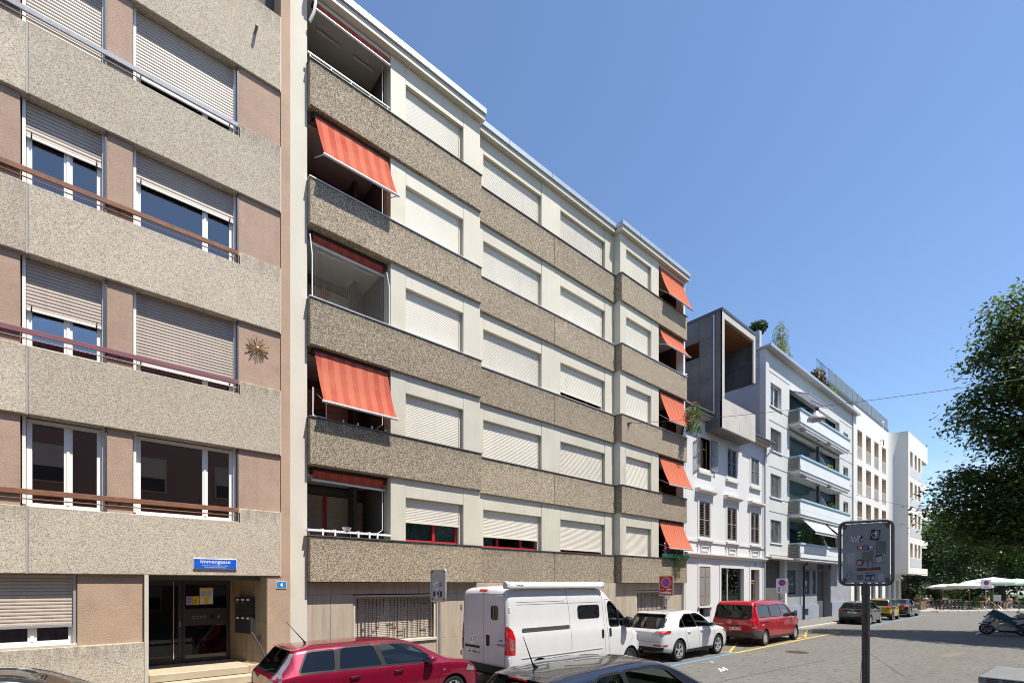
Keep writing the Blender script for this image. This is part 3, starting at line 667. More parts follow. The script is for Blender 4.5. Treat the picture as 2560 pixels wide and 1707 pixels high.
# window bays: (x0, x1 of shutter, right pilaster start, F)
WINS = [(6.5, 8.35, 12.0), (9.45, 11.96, 12.33), (13.03, 15.53, 12.33), (16.61, 18.32, 12.0)]
PILS = [(6.045, 6.498, 12.0), (8.44, 9.068, 12.0), (9.072, 9.448, 12.33), (12.06, 13.028, 12.33), (15.64, 16.198, 12.33), (16.202, 16.608, 12.0), (18.42, 19.0, 12.0)]
OPEN = {(0, 0): 4.33, (0, 1): 4.14, (0, 2): 3.90, (2, 2): 9.79, (2, 0): 9.66, (1, 2): 6.70, (2, 3): 9.60}
for i in range(5):
    z0 = BT[i] + .027; z1 = BB[i + 1] - .001 if i < 4 else ROOF - .001
    cm = CREAM if i > 1 else CREAMS
    for (a, b, F) in PILS:
        build('pilaster', MB().box(a, b, F + .08, F + .5, z0, z1), cm, b2, bevel=.004)
    for wi, (a, b, F) in enumerate(WINS):
        lz = z1 - .5
        build('lintel_box', MB().box(a + .002, b + .088, F + .085, F + .4, lz, z1), cm, b2, bevel=.004)
        build('reveal', MB().box(b + .002, b + .088, F + .21, F + .4, z0, lz - .002), cm, b2)
        zb = OPEN.get((i, wi), z0 + .004)
        mu = {0: [(7.52, .09)], 1: [(10.2, .09), (11.25, .09)], 2: [(13.55, .09), (14.75, .09)], 3: [(17.4, .09)]}[wi]
        if (i, wi) in OPEN:
            w = window(b2, a, b, z0, lz - .002, F + .30, RFRAME, .07, mu, GLASS2)
            curtain(w, a, b, z0, lz, F + .42, TEALC, .1, .02)
        else: w = build('window', MB().box(a, b, F + .31, F + .36, z0, lz), RFRAME, b2)
        shutter(w, a + .012, b - .012, F + .2, lz - .002, zb + .04, .047, SHUTW, SHUTW)
        for ga, gb in ((a + .001, a + .012), (b - .012, b - .001)): build('guide_rail', MB().box(ga, gb, F + .185, F + .29, z0, lz), CREAMS, w)
# roof edge
for bi, (x0, x1, F) in enumerate(BAYS):
    e0 = x0 - .02 if bi != 1 else x0 + .1; e1 = x1 + (.1 if bi == 0 else .08) if bi != 1 else x1 - .1
    if bi == 2: e0 = x0 - .1
    build('roof_fascia', MB().box(e0 + .03, e1 - .03, F - .09, 13.3, ROOF, ROOF + .17), CREAM, b2, bevel=.006)
    build('roof_edge', MB().box(e0, e1, F - .14, 13.3, ROOF + .172, ROOF + .36), ZINC, b2, bevel=.01)
    x = e0 + 1.2
    while x < e1 - .3: build('flashing_joint', MB().box(x, x + .012, F - .144, F - .1, ROOF + .172, ROOF + .362), DZINC, b2); x += 2.0
build('roof_slab', MB().box(3.46, 21.3, 13.31, 24, ROOF - .1, ROOF + .34), DZINC, b2)
# core, side walls, loggias
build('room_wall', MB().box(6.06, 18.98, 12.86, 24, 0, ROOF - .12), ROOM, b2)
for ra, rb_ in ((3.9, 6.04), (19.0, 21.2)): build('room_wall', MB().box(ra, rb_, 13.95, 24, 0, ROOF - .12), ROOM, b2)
build('party_wall', MB().box(3.462, 3.895, 12.2, 24, 0, 19.5), OFFW, b2)
build('party_wall', MB().box(21.2, 21.34, 12.14, 24, 2.6, ROOF - .002), mat('blue white side wall', (0.66, 0.69, 0.71), 0.8, var=.06, streak=.1, dcol=(.45, .47, .5)), b2)
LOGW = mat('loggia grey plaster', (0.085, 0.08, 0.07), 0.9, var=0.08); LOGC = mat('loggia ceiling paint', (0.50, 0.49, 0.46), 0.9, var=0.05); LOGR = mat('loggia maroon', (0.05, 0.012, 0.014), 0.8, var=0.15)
for i in range(5):
    z0 = BT[i]; z1 = BB[i + 1] if i < 4 else ROOF
    for (x0, x1, left) in ((3.9, 6.04, True), (19.0, 21.2, False)):
        build('loggia_ceiling', MB().box(x0 + .003, x1 - .003, 12.523 if i < 4 else 12.1, 13.94, z1 - .12, z1 - .02), LOGC, b2)
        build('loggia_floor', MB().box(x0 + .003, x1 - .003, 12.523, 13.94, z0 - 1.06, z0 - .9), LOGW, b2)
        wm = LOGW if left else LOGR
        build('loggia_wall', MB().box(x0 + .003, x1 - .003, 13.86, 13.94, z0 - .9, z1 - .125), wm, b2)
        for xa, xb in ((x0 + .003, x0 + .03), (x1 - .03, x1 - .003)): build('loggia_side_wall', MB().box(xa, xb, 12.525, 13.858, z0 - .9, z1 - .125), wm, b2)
        # balcony door with red post and half drawn shutters
        xm = (x0 + x1) / 2 - .1
        dw = build('balcony_door', MB().box(xm - .05, xm + .05, 13.78, 13.855, z0 - .9, z1 - .4), RFRAME, b2); build('shutter_case', MB().box(x0 + .1, x1 - .1, 13.76, 13.855, z1 - .398, z1 - .2), LOGW, b2)
        SH2 = SHUTT
        if left and i in (0, 1, 2):
            shutter(dw, x0 + .1, xm - .06, 13.77, z1 - .42, z0 - .6, .06, SH2); shutter(dw, xm + .06, x1 - .5, 13.77, z1 - .42, z0 - .6, .06, SH2)
        else:
            build('pane', MB().box(x0 + .15, xm - .06, 13.80, 13.81, z0 - .9, z1 - .41).box(xm + .06, x1 - .3, 13.80, 13.81, z0 - .9, z1 - .41), GLASSD, dw)
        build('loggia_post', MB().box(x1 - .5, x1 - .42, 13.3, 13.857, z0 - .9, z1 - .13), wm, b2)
        if left and i == 0: shutter(dw, x1 - .41, x1 - .05, 13.77, z1 - .5, z0 - .6, .06, SH2)
# ---- travertine ground storey, one object per slab
TY = 12.25
def slabs(x0, x1, z0, z1, wd):
    n = max(1, round((x1 - x0) / wd)); w = (x1 - x0) / n
    for k in range(n):
        j = random.uniform(0, .004)
        build('stone_slab', MB().box(x0 + k * w + .003, x0 + (k + 1) * w - .003, TY + j, TY + .18, z0 + .003, z1 - .003), TRAV, b2, bevel=.003)
slabs(3.9, 5.07, .0, 1.02, .6); slabs(3.9, 5.07, 1.02, 2.34, .6)
slabs(7.60, 17.58, .0, 1.02, 1.0); slabs(7.60, 17.58, 1.02, 2.34, 1.0); slabs(5.07, 7.60, .0, .98, .85)
slabs(17.58, 19.98, .0, .98, .8); slabs(19.98, 21.24, .0, 1.02, .63); slabs(19.98, 21.24, 1.02, 2.34, .63)
slabs(3.9, 21.24, 2.34, 2.655, .63)
for x0, x1 in ((5.09, 7.58), (17.60, 19.96)):
    w = build('window', MB().box(x0, x0 + .05, TY + .03, TY + .3, 1.06, 2.31).box(x1 - .05, x1, TY + .03, TY + .3, 1.06, 2.31).box(x0 + .05, x1 - .05, TY + .03, TY + .3, 2.26, 2.31), STONE, b2)
    build('sill', MB().box(x0 - .02, x1 + .02, TY - .04, TY + .3, .99, 1.055), STONE, w)
    shutter(w, x0 + .05, x1 - .05, TY + .24, 2.26, 1.06, .05, SHUTT)
    gr = build('window_grille', MB().box(x0 + .05, x1 - .05, TY + .085, TY + .10, 1.09, 1.10).box(x0 + .052, x0 + .066, TY + .08, TY + .105, 1.06, 2.25).box(x1 - .066, x1 - .052, TY + .08, TY + .105, 1.06, 2.25), DARK, b2)
    GRL = mat('grey grille steel', (0.06, 0.055, 0.052), .5, metal=.5, var=.15)
    lanes = int((x1 - x0 - .2) / .105); rg = random.Random(5)
    for k in range(lanes):
        x = x0 + .13 + k * .105; y = TY + .07
        kind = rg.random(); s = rg.choice((-1, 1)) * .105 * rg.choice((1, 1, 2))
        zb = rg.uniform(1.25, 1.55); zm = rg.uniform(1.55, 2.05)
        if kind < .34: pts = [(x, y, 2.22), (x, y, zm), (x + s, y, zm), (x + s, y, 1.1)]
        elif kind < .6: pts = [(x, y, 2.22), (x, y, zm), (x + s, y, zm), (x + s, y, zb), (x, y, zb), (x, y, 1.1)]
        elif kind < .8: pts = [(x, y, 2.22), (x, y, 1.1)]
        else: pts = [(x, y, zb + .1), (x, y, 1.16), (x + s * .6, y, 1.16)] if rg.random() < .5 else [(x, y, 2.22), (x, y, zm - .1), (x + s * .7, y, zm - .1)]
        pts = [(min(max(px, x0 + .08), x1 - .08), py, pz) for px, py, pz in pts]
        build('bar', MB().tube(pts, .0125, 4), GRL, gr)
build('wall_strip', MB().box(21.245, 21.33, 12.15, 12.6, 0, 2.6), OFFW, b2)
# downpipe between the buildings
dp = build('downpipe', MB().tube([(21.43, 12.22, .1), (21.43, 12.22, 11.0)], .045, 10), PIPE, b2, smooth=40)
# ---- awnings: a thing each
AWNC = stripes('shaded rolled awning cloth', (0.50, 0.12, 0.07), (0.44, 0.09, 0.055), 0.30, 0, (0.46, 0.1, 0.06))  # rolled cloth: shade under the band put into a darker colour
FLOORN = ['first', 'second', 'third', 'fourth', 'top']
def awning(x0, x1, ztop, yb, zb, m, label, F=12.0, closed=False, skew=0.0):
    t = thing('awning', ((x0 + x1) / 2, F + .15, ztop), label, 'awning', 'orange awnings on the loggias')
    n = 14; mb = MB(); y0 = F + (.24 if closed and yb > 12.2 else .12)
    rows = 8; vs = []; ar = random.Random(label); sg = ar.uniform(.02, .07); ph = ar.uniform(0, 6); fold = ar.uniform(.004, .016); tilt = ar.uniform(-.04, .04)
    for r in range(rows + 1):
        f = r / rows; sag = math.sin(f * math.pi) * (sg if not closed else .01)
        for k in range(n + 1): vs.append((x0 + (x1 - x0) * k / n + skew * f, y0 + (yb - y0) * f + sag * (.8 + .2 * math.sin(k * 2.1 + ph)) + fold * f * math.sin(k * 1.3 + ph), ztop + (zb + tilt * (k / n - .5) - ztop) * f - sag * .3))
    mb.add(vs, [(r * (n + 1) + k, r * (n + 1) + k + 1, (r + 1) * (n + 1) + k + 1, (r + 1) * (n + 1) + k) for r in range(rows) for k in range(n)])
    build('fabric', mb, m, t, smooth=60)
    build('front_bar', MB().tube([(x0 - .03 + skew, yb, zb - .02 - tilt * .5), (x1 + .03 + skew, yb, zb - .02 + tilt * .5)], .034, 10), RAILW, t, smooth=60)
    build('roller', MB().tube([(x0 - .02, y0 + .03, ztop + .02), (x1 + .02, y0 + .03, ztop + .02)], .045, 10), LOGR, t, smooth=60)
    for x in (x0 + .0, x1 - .0):
        build('arm', MB().tube([(x + .02, y0 + .05, max(zb + .1, ztop - 1.0)), (x + .02 + skew, yb + .01, zb)], .012, 6), RAILW, t)
        build('bracket', MB().box(x - .05, x + .0, y0 + .0, y0 + .12, ztop - .1, ztop + .06), BLACKP, t)
    if closed:
        for a in (.12, .62): build('light_bar', MB().box(x0 + (x1 - x0) * a, x0 + (x1 - x0) * (a + .3), F + .6, F + .64, ztop - .13, ztop - .10), WFRAME, t)
    return t
def crank(x, y, z0, z1, lab):
    t = thing('crank_rod', (x, y, z0), lab, 'crank rod', 'awning crank rods')
    build('rod', MB().tube([(x - .16, y - .02, z0), (x - .16, y - .02, z0 + .16), (x, y, z0 + .28), (x, y, z1)], .011, 6), WFRAME, t)
LZ = [5.42, 8.31, 11.23, 14.07, 16.86]
for i in range(5):
    op = i in (1, 3)
    awning(4.05, 5.97, LZ[i], [12.3, 11.73, 12.3, 11.66, 12.05][i], [5.2, 7.0, 11.04, 12.87, 16.6][i], AWN if op else AWNC,
           f"{'lowered' if op else 'rolled up'} orange awning on the left loggia of the brown building, {FLOORN[i]} floor", closed=not op, skew=.08 if op else 0)
    awning(19.13, 21.08, LZ[i], [11.68, 11.68, 11.68, 11.8, 11.68][i], [4.21, 7.05, 9.87, 13.28, 15.46][i], AWN2,
           f"lowered orange striped awning on the right end loggia of the brown building, {FLOORN[i]} floor", skew=.14)
for i in (0, 1, 3, 4):
    crank(5.92, 12.32, BT[i] + .03, LZ[i] - .1, f'white awning crank rod hanging in the left loggia, {FLOORN[i]} floor')
# ---- loggia rails and fittings
def rail_thing(x0, x1, y, z, lab, box=False):
    t = thing('balcony_rail', ((x0 + x1) / 2, y, z - .1), lab, 'rail')
    build('top_rail', MB().box(x0, x1, y - (.07 if box else .02), y + (.07 if box else .02), z, z + (.05 if box else .03)), WFRAME if box else RAILW, t)
    for k in range(5):
        x = x0 + .06 + (x1 - x0 - .12) * k / 4
        build('post', MB().box(x - .012, x + .012, y - .012, y + .012, z - .1, z), RAILW, t)
    return t
rail_thing(3.86, 6.0, 12.05, BT[4] + .14, 'white rail on the parapet of the top left loggia')
rail_thing(3.84, 6.0, 12.06, BT[0] + .12, 'white box rail with clips on the parapet of the first floor left loggia', True)
for k, x in enumerate((4.2, 4.5, 5.1, 5.4, 5.62)):
    t = thing('clothes_clip', (x, 12.0, BT[0] + .05), f"{('leftmost', 'second from left', 'middle', 'second from right', 'rightmost')[k]} of the five white clips on the white box rail", 'clip', 'clips on the white box rail')
    build('hook', MB().box(x - .022, x + .022, 11.975, 11.988, BT[0] + .03, BT[0] + .19).box(x - .022, x + .022, 11.989, 12.14, BT[0] + .172, BT[0] + .19), WFRAME, t)
for (x, lab, z) in ((4.82, 'small white bowl on the white box rail of the left loggia', .19),):
    t = thing('bowl', (x, 12.05, BT[0] + z - .01), lab, 'bowl')
    build('shell', MB().lathe([(0, 0), (.07, 0), (.12, .09), (.11, .09), (.06, .015), (0, .015)], n=18), WFRAME, t, world=False, smooth=50)
t = thing('wind_screen', (4.1, 12.1, BT[1]), 'small glass wind screen at the left end of the second floor loggia', 'glass screen')
build('frame', MB().box(3.98, 4.0, 12.06, 12.085, BT[1] + .03, BT[1] + .75).box(4.30, 4.32, 12.06, 12.085, BT[1] + .03, BT[1] + .75).box(4.0, 4.3, 12.06, 12.085, BT[1] + .05, BT[1] + .075), WFRAME, t)
build('pane', MB().box(4.003, 4.297, 12.068, 12.074, BT[1] + .08, BT[1] + .73), GLASSD, t)
for k in range(4):
    t = thing('rail_clip', (4.7 + k * .38, 12.0, BT[1] + .03), f"{('leftmost', 'second from left', 'second from right', 'rightmost')[k]} of the four metal clips on the second floor loggia parapet", 'clip', 'clips on the second floor parapet')
    build('clip', MB().box(4.69 + k * .38, 4.72 + k * .38, 11.965, 12.03, BT[1] + .0275, BT[1] + .09), RAILW, t)
# cat net of the third floor loggia
t = thing('cat_net', (4.98, 12.06, BT[2]), 'fine cord net stretched across the third floor left loggia', 'net')
mb = MB(); x = 3.99
while x < 6.0: mb.box(x, x + .0018, 12.06, 12.0618, BT[2] + .03, 10.93 - (x - 3.99) * .05); x += .055
z = BT[2] + .06
while z < 10.85: mb.box(3.99, 6.0, 12.0645, 12.0663, z, z + .0018); z += .055
build('cords', mb, mat('net cord', (0.42, 0.39, 0.34), 0.9, var=0), t)
build('stay', MB().tube([(3.97, 12.06, BT[2] + .03), (3.97, 12.06, 10.6), (3.93, 12.1, 11.1)], .014, 6), WFRAME, t)
build('stay', MB().tube([(6.0, 12.06, BT[2] + .03), (6.0, 12.06, 10.6), (5.94, 12.1, 11.0)], .014, 6), WFRAME, t)
# cable bracket pipe at the top left
t = thing('vent_pipe', (3.98, 12.05, 16.2), 'white bent pipe at the top left corner under the roof edge', 'pipe')
build('bend', MB().tube([(3.93, 12.1, 16.25), (4.0, 12.02, 16.45), (4.03, 12.0, 16.7), (4.03, 12.02, 16.94)], .035, 10), WFRAME, t, smooth=60)
# ---- plants on the right end loggias
def leaves(n, cen, rad, size, aspect=.4, seed=1, up=.3, shell=.0):
    """n folded leaf blades scattered in an ellipsoid; returns MB"""
    r = np.random.default_rng(seed)
    d = r.normal(size=(n, 3)); d /= np.linalg.norm(d, axis=1)[:, None]
    rr = (shell + (1 - shell) * r.random(n) ** (1 / 3))[:, None]
    p = np.array(cen) + d * rr * np.array(rad)
    return leaf_cloud(p, d, size, aspect, r, up)
def leaf_cloud(p, d, size, aspect, r, up=.3):
    n = len(p)
    nrm = d + r.normal(size=(n, 3)) * .6 + np.array([0, 0, up]); nrm /= np.linalg.norm(nrm, axis=1)[:, None]
    t = np.cross(nrm, r.normal(size=(n, 3))); t /= np.linalg.norm(t, axis=1)[:, None] + 1e-9
    b = np.cross(nrm, t); s = (size * (.6 + .8 * r.random(n)))[:, None]
    a0 = p - t * s * .5; a1 = p + t * s * .5 - nrm * s * .15; m0 = p + b * s * aspect * .5 + nrm * s * .06; m1 = p - b * s * aspect * .5 + nrm * s * .06
    v = np.stack([a0, m0, a1, m1], 1).reshape(-1, 3)
    return v, n
def leaf_object(name, clouds, m, parent=None, world=True, **k):
    v = np.concatenate([c[0] for c in clouds]); n = len(v) // 4
    me = bpy.data.meshes.new(name); me.vertices.add(len(v)); me.vertices.foreach_set('co', v.astype(np.float32).ravel())
    me.loops.add(n * 4); me.loops.foreach_set('vertex_index', np.arange(n * 4, dtype=np.int32))
    me.polygons.add(n); me.polygons.foreach_set('loop_start', np.arange(0, n * 4, 4, dtype=np.int32)); me.polygons.foreach_set('loop_total', np.full(n, 4, dtype=np.int32))
    me.update(calc_edges=True); me.validate(); me.materials.append(m)
    o = bpy.data.objects.new(name, me); link(o, parent)
    if parent is not None and world: o.location = -world_loc(parent)
    return tag(o, **k)
t = thing('oleander', (20.9, 12.15, 9.55), 'oleander with pink flowers leaning out of the third floor end loggia', 'plant')
st = MB()
tips = []
for k in range(9):
    a = (20.9 + random.uniform(-.1, .1), 12.2, 9.5); q = (20.9 + random.uniform(-.2, .9), 11.75 + random.uniform(-.25, .2), 10.1 + random.uniform(-.4, .8)); tips.append(q)
    st.tube([a, ((a[0] + q[0]) / 2, 12.0, (a[2] + q[2]) / 2 + .15), q], [.014, .01, .006], 5)
build('stem', st, BARK, t)
leaf_object('leaves', [leaves(90, q, (.26, .22, .3), .14, .28, 40 + i) for i, q in enumerate(tips)], LEAF2, t)
leaf_object('blossom', [leaves(16, (q[0], q[1], q[2] + .18), (.12, .1, .1), .08, .9, 60 + i) for i, q in enumerate(tips) if i % 2 == 0], PINKF, t)
build('pot', MB().lathe([(0, 0), (.13, 0), (.16, .2), (0, .2)], (20.9, 12.25, 9.35), n=14), MATS['terracotta'], t)
t = thing('flower_box', (20.2, 11.98, BT[0] + .03), 'row of green planter boxes with trailing plants on the first floor end loggia', 'planter')
GPL = mat('green plastic', (0.02, 0.26, 0.16), 0.4, var=.1, vs=8)
for k in range(3):
    x = 19.15 + k * .72
    build('trough', MB().prism([(11.86, BT[0] + .03), (12.0, BT[0] + .03), (12.03, BT[0] + .2), (11.83, BT[0] + .2)], 0, x, x + .66), GPL, t, bevel=.01)
leaf_object('foliage', [leaves(260, (20.15, 11.9, BT[0] + .32), (.95, .14, .22), .1, .4, 71), leaves(420, (20.35, 11.84, BT[0] - .05), (.42, .1, .55), .08, .35, 72), leaves(160, (20.2, 11.85, BT[0] - .45), (.2, .08, .5), .07, .35, 73)], LEAF3, t)
leaf_object('blossom', [leaves(60, (19.6, 11.88, BT[0] + .38), (.6, .12, .16), .06, .9, 75)], PINKF, t)
pw = thing('garden_pinwheel', (19.22, 11.9, BT[0] + .2), 'small pink pinwheel stuck in the green planter boxes', 'pinwheel')
build('stick', MB().tube([(0, 0, 0), (0, 0, .5)], .008, 5), WFRAME, pw, world=False)
for k in range(4):
    o = build('vane', MB().add([(0, -.02, 0), (.11, -.02, .03), (.1, -.05, .1)], [(0, 1, 2)]), mat('pink foil', (.7, .25, .35), .4, var=.05), pw, world=False); o.location = (0, 0, .5); o.rotation_euler = (0, k * 1.5708, 0)
for (i, x, lab) in ((2, 19.6, 'potted plant on the third floor end loggia parapet'), (1, 19.3, 'bushy pot plant in the second floor end loggia')):
    t = thing('pot_plant', (x, 12.22, BT[i] + .03), lab, 'plant')
    build('pot', MB().lathe([(0, 0), (.07, 0), (.09, .14), (0, .14)], n=12), MATS['terracotta'], t, world=False)
    leaf_object('leaves', [leaves(70, (0, 0, .26), (.14, .12, .16), .09, .5, 80 + i)], LEAF3, t, world=False)
t = thing('wall_lamp', (21.27, 12.05, 12.55), 'round white wall lamp on the right end of the brown building', 'lamp')
build('globe', MB().lathe([(0, -.06), (.05, -.04), (.065, 0), (.05, .04), (0, .06)], axis=1, n=14), WFRAME, t, world=False, smooth=60)
# ---- street lamp on its span wire
t = thing('street_lamp', (17.8, 5.5, 7.95), 'street lamp hanging on a wire over the road', 'street lamp')
sm = mat('lamp housing grey', (.36, .37, .36), .4, metal=.3, var=.08)
build('housing', MB().lathe([(.0, .30), (.07, .28), (.10, .2), (.2, .13), (.255, .06), (.26, 0), (.24, 0)], n=28), sm, t, world=False, smooth=40)
build('lens', MB().lathe([(.24, .004), (.2, -.03), (.1, -.055), (0, -.06)], n=28), CLEARL, t, world=False, smooth=60)
build('hanger', MB().tube([(0, 0, .28), (0, 0, .42)], .025, 8).tube([(-.12, 0, .40), (.12, 0, .44)], .018, 6).tube([(-.18, 0, .36), (-.1, 0, .42), (-.14, 0, .48)], .012, 6), DARK, t, world=False)
def cable(name, pts, r, lab, sag=.0, n=10):
    P = []
    for a, b in zip(pts, pts[1:]):
        a, b = Vector(a), Vector(b)
        for k in range(n): f = k / n; P.append(a.lerp(b, f) - Vector((0, 0, sag * 4 * f * (1 - f))))
    P.append(Vector(pts[-1]))
    return build(name, MB().tube(P, r, 5), DARK, None, label=lab, cat='cable')
cable('span_wire', [(16.65, 11.99, 9.22), (17.8, 5.5, 8.38), (19.1, -1.6, 7.95)], .008, 'span wire carrying the street lamp from the brown building across the road', .06)
t = thing('wire_anchor', (16.65, 11.99, 9.22), 'black wire anchor on the third brown band at the bay corner', 'anchor')
build('hook', MB().tube([(0, .0, 0), (0, -.12, 0), (.0, -.14, .04)], .018, 6).tube([(0, -.01, 0), (-.08, -.02, .02)], .014, 6).box(-.05, .05, -.012, .0, -.1, .06), DARK, t, world=False)
cable('overhead_wire', [(48.9, 12.1, 10.2), (66, 6, 9.4), (90, -4, 9.5)], .014, 'thin tram wire running from the white building over the junction', .3)
cable('overhead_wire', [(60.6, 11.5, 8.6), (67, 4.8, 9.36), (80, -6, 9.6)], .012, 'thin tram wire crossing from the curved corner of the white building', .2)
# ------------------------------------------------------------------ old white house with louvred shutters and a modern roof box
b3 = thing('town_house', (26, 12.3, 0), 'old white town house with louvred shutters and a concrete box on its roof', 'building')
Y3 = 12.3; X3a, X3b = 21.5, 30.72
def wall_with_holes(x0, x1, z0, z1, y0, y1, holes):
    """wall slab cut into strips round rectangular openings"""
    mb = MB(); zs = sorted({z0, z1, *[h[2] for h in holes], *[h[3] for h in holes]})
    for za, zb in zip(zs, zs[1:]):
        xs = x0
        for h in sorted([h for h in holes if h[2] <= za + 1e-6 and h[3] >= zb - 1e-6]):
            if h[0] > xs: mb.box(xs, h[0], y0, y1, za, zb)
            xs = h[1]
        if xs < x1: mb.box(xs, x1, y0, y1, za, zb)
    bm = bmesh.new(); me = mb.mesh('tmp'); bm.from_mesh(me); bmesh.ops.remove_doubles(bm, verts=bm.verts, dist=1e-4)
    # drop the inner faces shared by two strips
    seen = {}
    for f in bm.faces: seen.setdefault(tuple(sorted(v.index for v in f.verts)), []).append(f)
    bmesh.ops.delete(bm, geom=[f for fs in seen.values() if len(fs) > 1 for f in fs], context='FACES_ONLY')
    out = MB(); out.v = [tuple(v.co) for v in bm.verts]; bm.verts.index_update(); out.f = [tuple(v.index for v in f.verts) for f in bm.faces]; out.m = [0] * len(out.f)
    bm.free(); bpy.data.meshes.remove(me); return out
CX = [23.5, 26.5, 29.45]; HW = .56
holes = [(c - HW + .02, c + HW - .02, 8.47, 10.02) for c in CX] + [(c - HW, c + HW, 5.0, 6.8) for c in CX] + [(22.95, 24.05, .95, 3.5), (25.25, 27.93, .75, 3.48), (28.88, 30.02, .14, 3.46)]
build('wall', wall_with_holes(X3a, X3b, 0, 11.2, Y3, Y3 + .35, holes), WHITE3, b3)
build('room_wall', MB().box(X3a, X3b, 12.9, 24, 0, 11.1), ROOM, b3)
def louvre(parent, x0, x1, z0, z1, y, m, gap, fold=0.0, tilt=1):
    """shutter leaf: frame and slanting slats; fold = angle it stands open from the wall"""
    mb = MB(); w = x1 - x0; fr = .05
    mb.box(0, fr, 0, .035, 0, z1 - z0).box(w - fr, w, 0, .035, 0, z1 - z0).box(fr, w - fr, 0, .035, 0, fr * 1.4).box(fr, w - fr, 0, .035, z1 - z0 - fr * 1.4, z1 - z0).box(fr, w - fr, 0, .035, (z1 - z0) * .48, (z1 - z0) * .48 + .05)
    z = fr * 1.4 + gap * .5
    while z < z1 - z0 - fr * 2:
        if not ((z1 - z0) * .48 - gap * .6 < z < (z1 - z0) * .48 + .05):
            mb.obox((fr, .004, z), (w - 2 * fr, 0, 0), (0, .026, gap * .45 * tilt), (0, 0, .008))
        z += gap
    o = build('shutter_leaf', mb, m, parent, world=False)
    return o, w
for ci, c in enumerate(CX):
    # second floor
    w = build('window', MB().box(c - HW - .12, c - HW + .02, Y3 - .03, Y3 + .2, 8.3, 10.16).box(c + HW - .02, c + HW + .12, Y3 - .03, Y3 + .2, 8.3, 10.16).box(c - HW + .021, c + HW - .021, Y3 - .03, Y3 + .2, 10.02, 10.16), TRIM3, b3)
    build('sill', MB().box(c - HW - .16, c + HW + .16, Y3 - .12, Y3 + .2, 8.18, 8.298).box(c - HW + .021, c + HW - .021, Y3 - .03, Y3 + .2, 8.299, 8.47), TRIM3, w)
    if ci == 0:
        build('casement', MB().box(c - HW + .03, c - HW + .1, Y3 + .14, Y3 + .2, 8.48, 10.01).box(c + HW - .1, c + HW - .03, Y3 + .14, Y3 + .2, 8.48, 10.01).box(c - .04, c + .04, Y3 + .13, Y3 + .2, 8.48, 10.01).box(c - HW + .101, c - .041, Y3 + .14, Y3 + .2, 9.5, 9.56).box(c + .041, c + HW - .101, Y3 + .14, Y3 + .2, 9.5, 9.56).box(c - HW + .101, c - .041, Y3 + .14, Y3 + .2, 8.48, 8.56).box(c + .041, c + HW - .101, Y3 + .14, Y3 + .2, 8.48, 8.56), WOODD, w)
        build('pane', MB().box(c - HW + .1, c + HW - .1, Y3 + .17, Y3 + .176, 8.5, 10.0), GLASSD, w)
        for sx in (-1, 1):
            o, ww = louvre(w, 0, .54, 8.45, 10.02, 0, GREYSH, .06); base = Vector((c + sx * HW, Y3 - .04, 8.46)) - world_loc(b3)
            o.location = base + world_loc(b3) - Vector((0, 0, 0)) ; o.rotation_euler = (0, 0, R(180 + 12) if sx < 0 else R(-14))
            if sx < 0: o.location = Vector((c - HW - .02, Y3 - .05, 8.46)); o.rotation_euler = (0, 0, R(180 - 0 + 14))
            else: o.location = Vector((c + HW + .02, Y3 - .09, 8.46)); o.rotation_euler = (0, 0, R(-6))
    else:
        for sx in (-1, 1):
            o, ww = louvre(w, 0, HW - .03, 8.48, 10.01, 0, GREYSH, .06); o.location = Vector((c - HW + .025 if sx < 0 else c + .005, Y3 - .0, 8.48))
    # first floor
    w = build('window', MB().box(c - HW - .13, c - HW, Y3 - .03, Y3 + .2, 4.9, 6.97).box(c + HW, c + HW + .13, Y3 - .03, Y3 + .2, 4.9, 6.97).box(c - HW + .001, c + HW - .001, Y3 - .03, Y3 + .2, 6.8, 6.97), TRIM3, b3)
    build('hood', MB().prism([(Y3 - .26, 7.40), (Y3 - .26, 7.30), (Y3 - .12, 7.21), (Y3, 7.19), (Y3, 7.42)], 0, c - .93, c + .93), TRIM3, w)
    build('frieze', MB().box(c - HW - .06, c + HW + .06, Y3 - .02, Y3 - .0, 7.0, 7.18), TRIM3, w)
    build('sill', MB().box(c - HW - .2, c + HW + .2, Y3 - .14, Y3 + .2, 4.8, 4.895).box(c - HW - .12, c + HW + .12, Y3 - .08, Y3 - .0, 4.72, 4.799), TRIM3, w)
    build('apron_panel', MB().box(c - .4, c + .4, Y3 - .05, Y3, 4.28, 4.32).box(c - .4, c + .4, Y3 - .05, Y3, 4.52, 4.56).box(c - .4, c - .36, Y3 - .05, Y3, 4.321, 4.519).box(c + .36, c + .4, Y3 - .05, Y3, 4.321, 4.519), TRIM3, w)
    for px_ in (c - HW - .14, c + HW + .02): build('pilaster_strip', MB().box(px_, px_ + .12, Y3 - .045, Y3, 4.18, 4.70), TRIM3, w)
    for sx in (-1, 1):
        o, ww = louvre(w, 0, HW - .015, 5.0, 6.79, 0, TAUPE, .125, tilt=-.3); o.location = Vector((c - HW + .01 if sx < 0 else c + .005, Y3 + .0, 5.0))
build('sill_course', MB().box(X3a, X3b, Y3 - .05, Y3, 4.73, 4.84), TRIM3, b3)
build('cornice', MB().prism([(Y3 - .22, 4.16), (Y3 - .22, 4.09), (Y3 - .1, 3.97), (Y3, 3.95), (Y3, 4.18)], 0, X3a, X3b + .1), TRIM3, b3)
w = build('window', MB().box(22.82, 22.945, Y3 - .03, Y3 + .2, .12, 3.62).box(24.055, 24.18, Y3 - .03, Y3 + .2, .12, 3.62).box(22.946, 24.054, Y3 - .03, Y3 + .2, 3.5, 3.62).box(22.946, 24.054, Y3 - .02, Y3 + .2, .12, .95), TRIM3, b3)
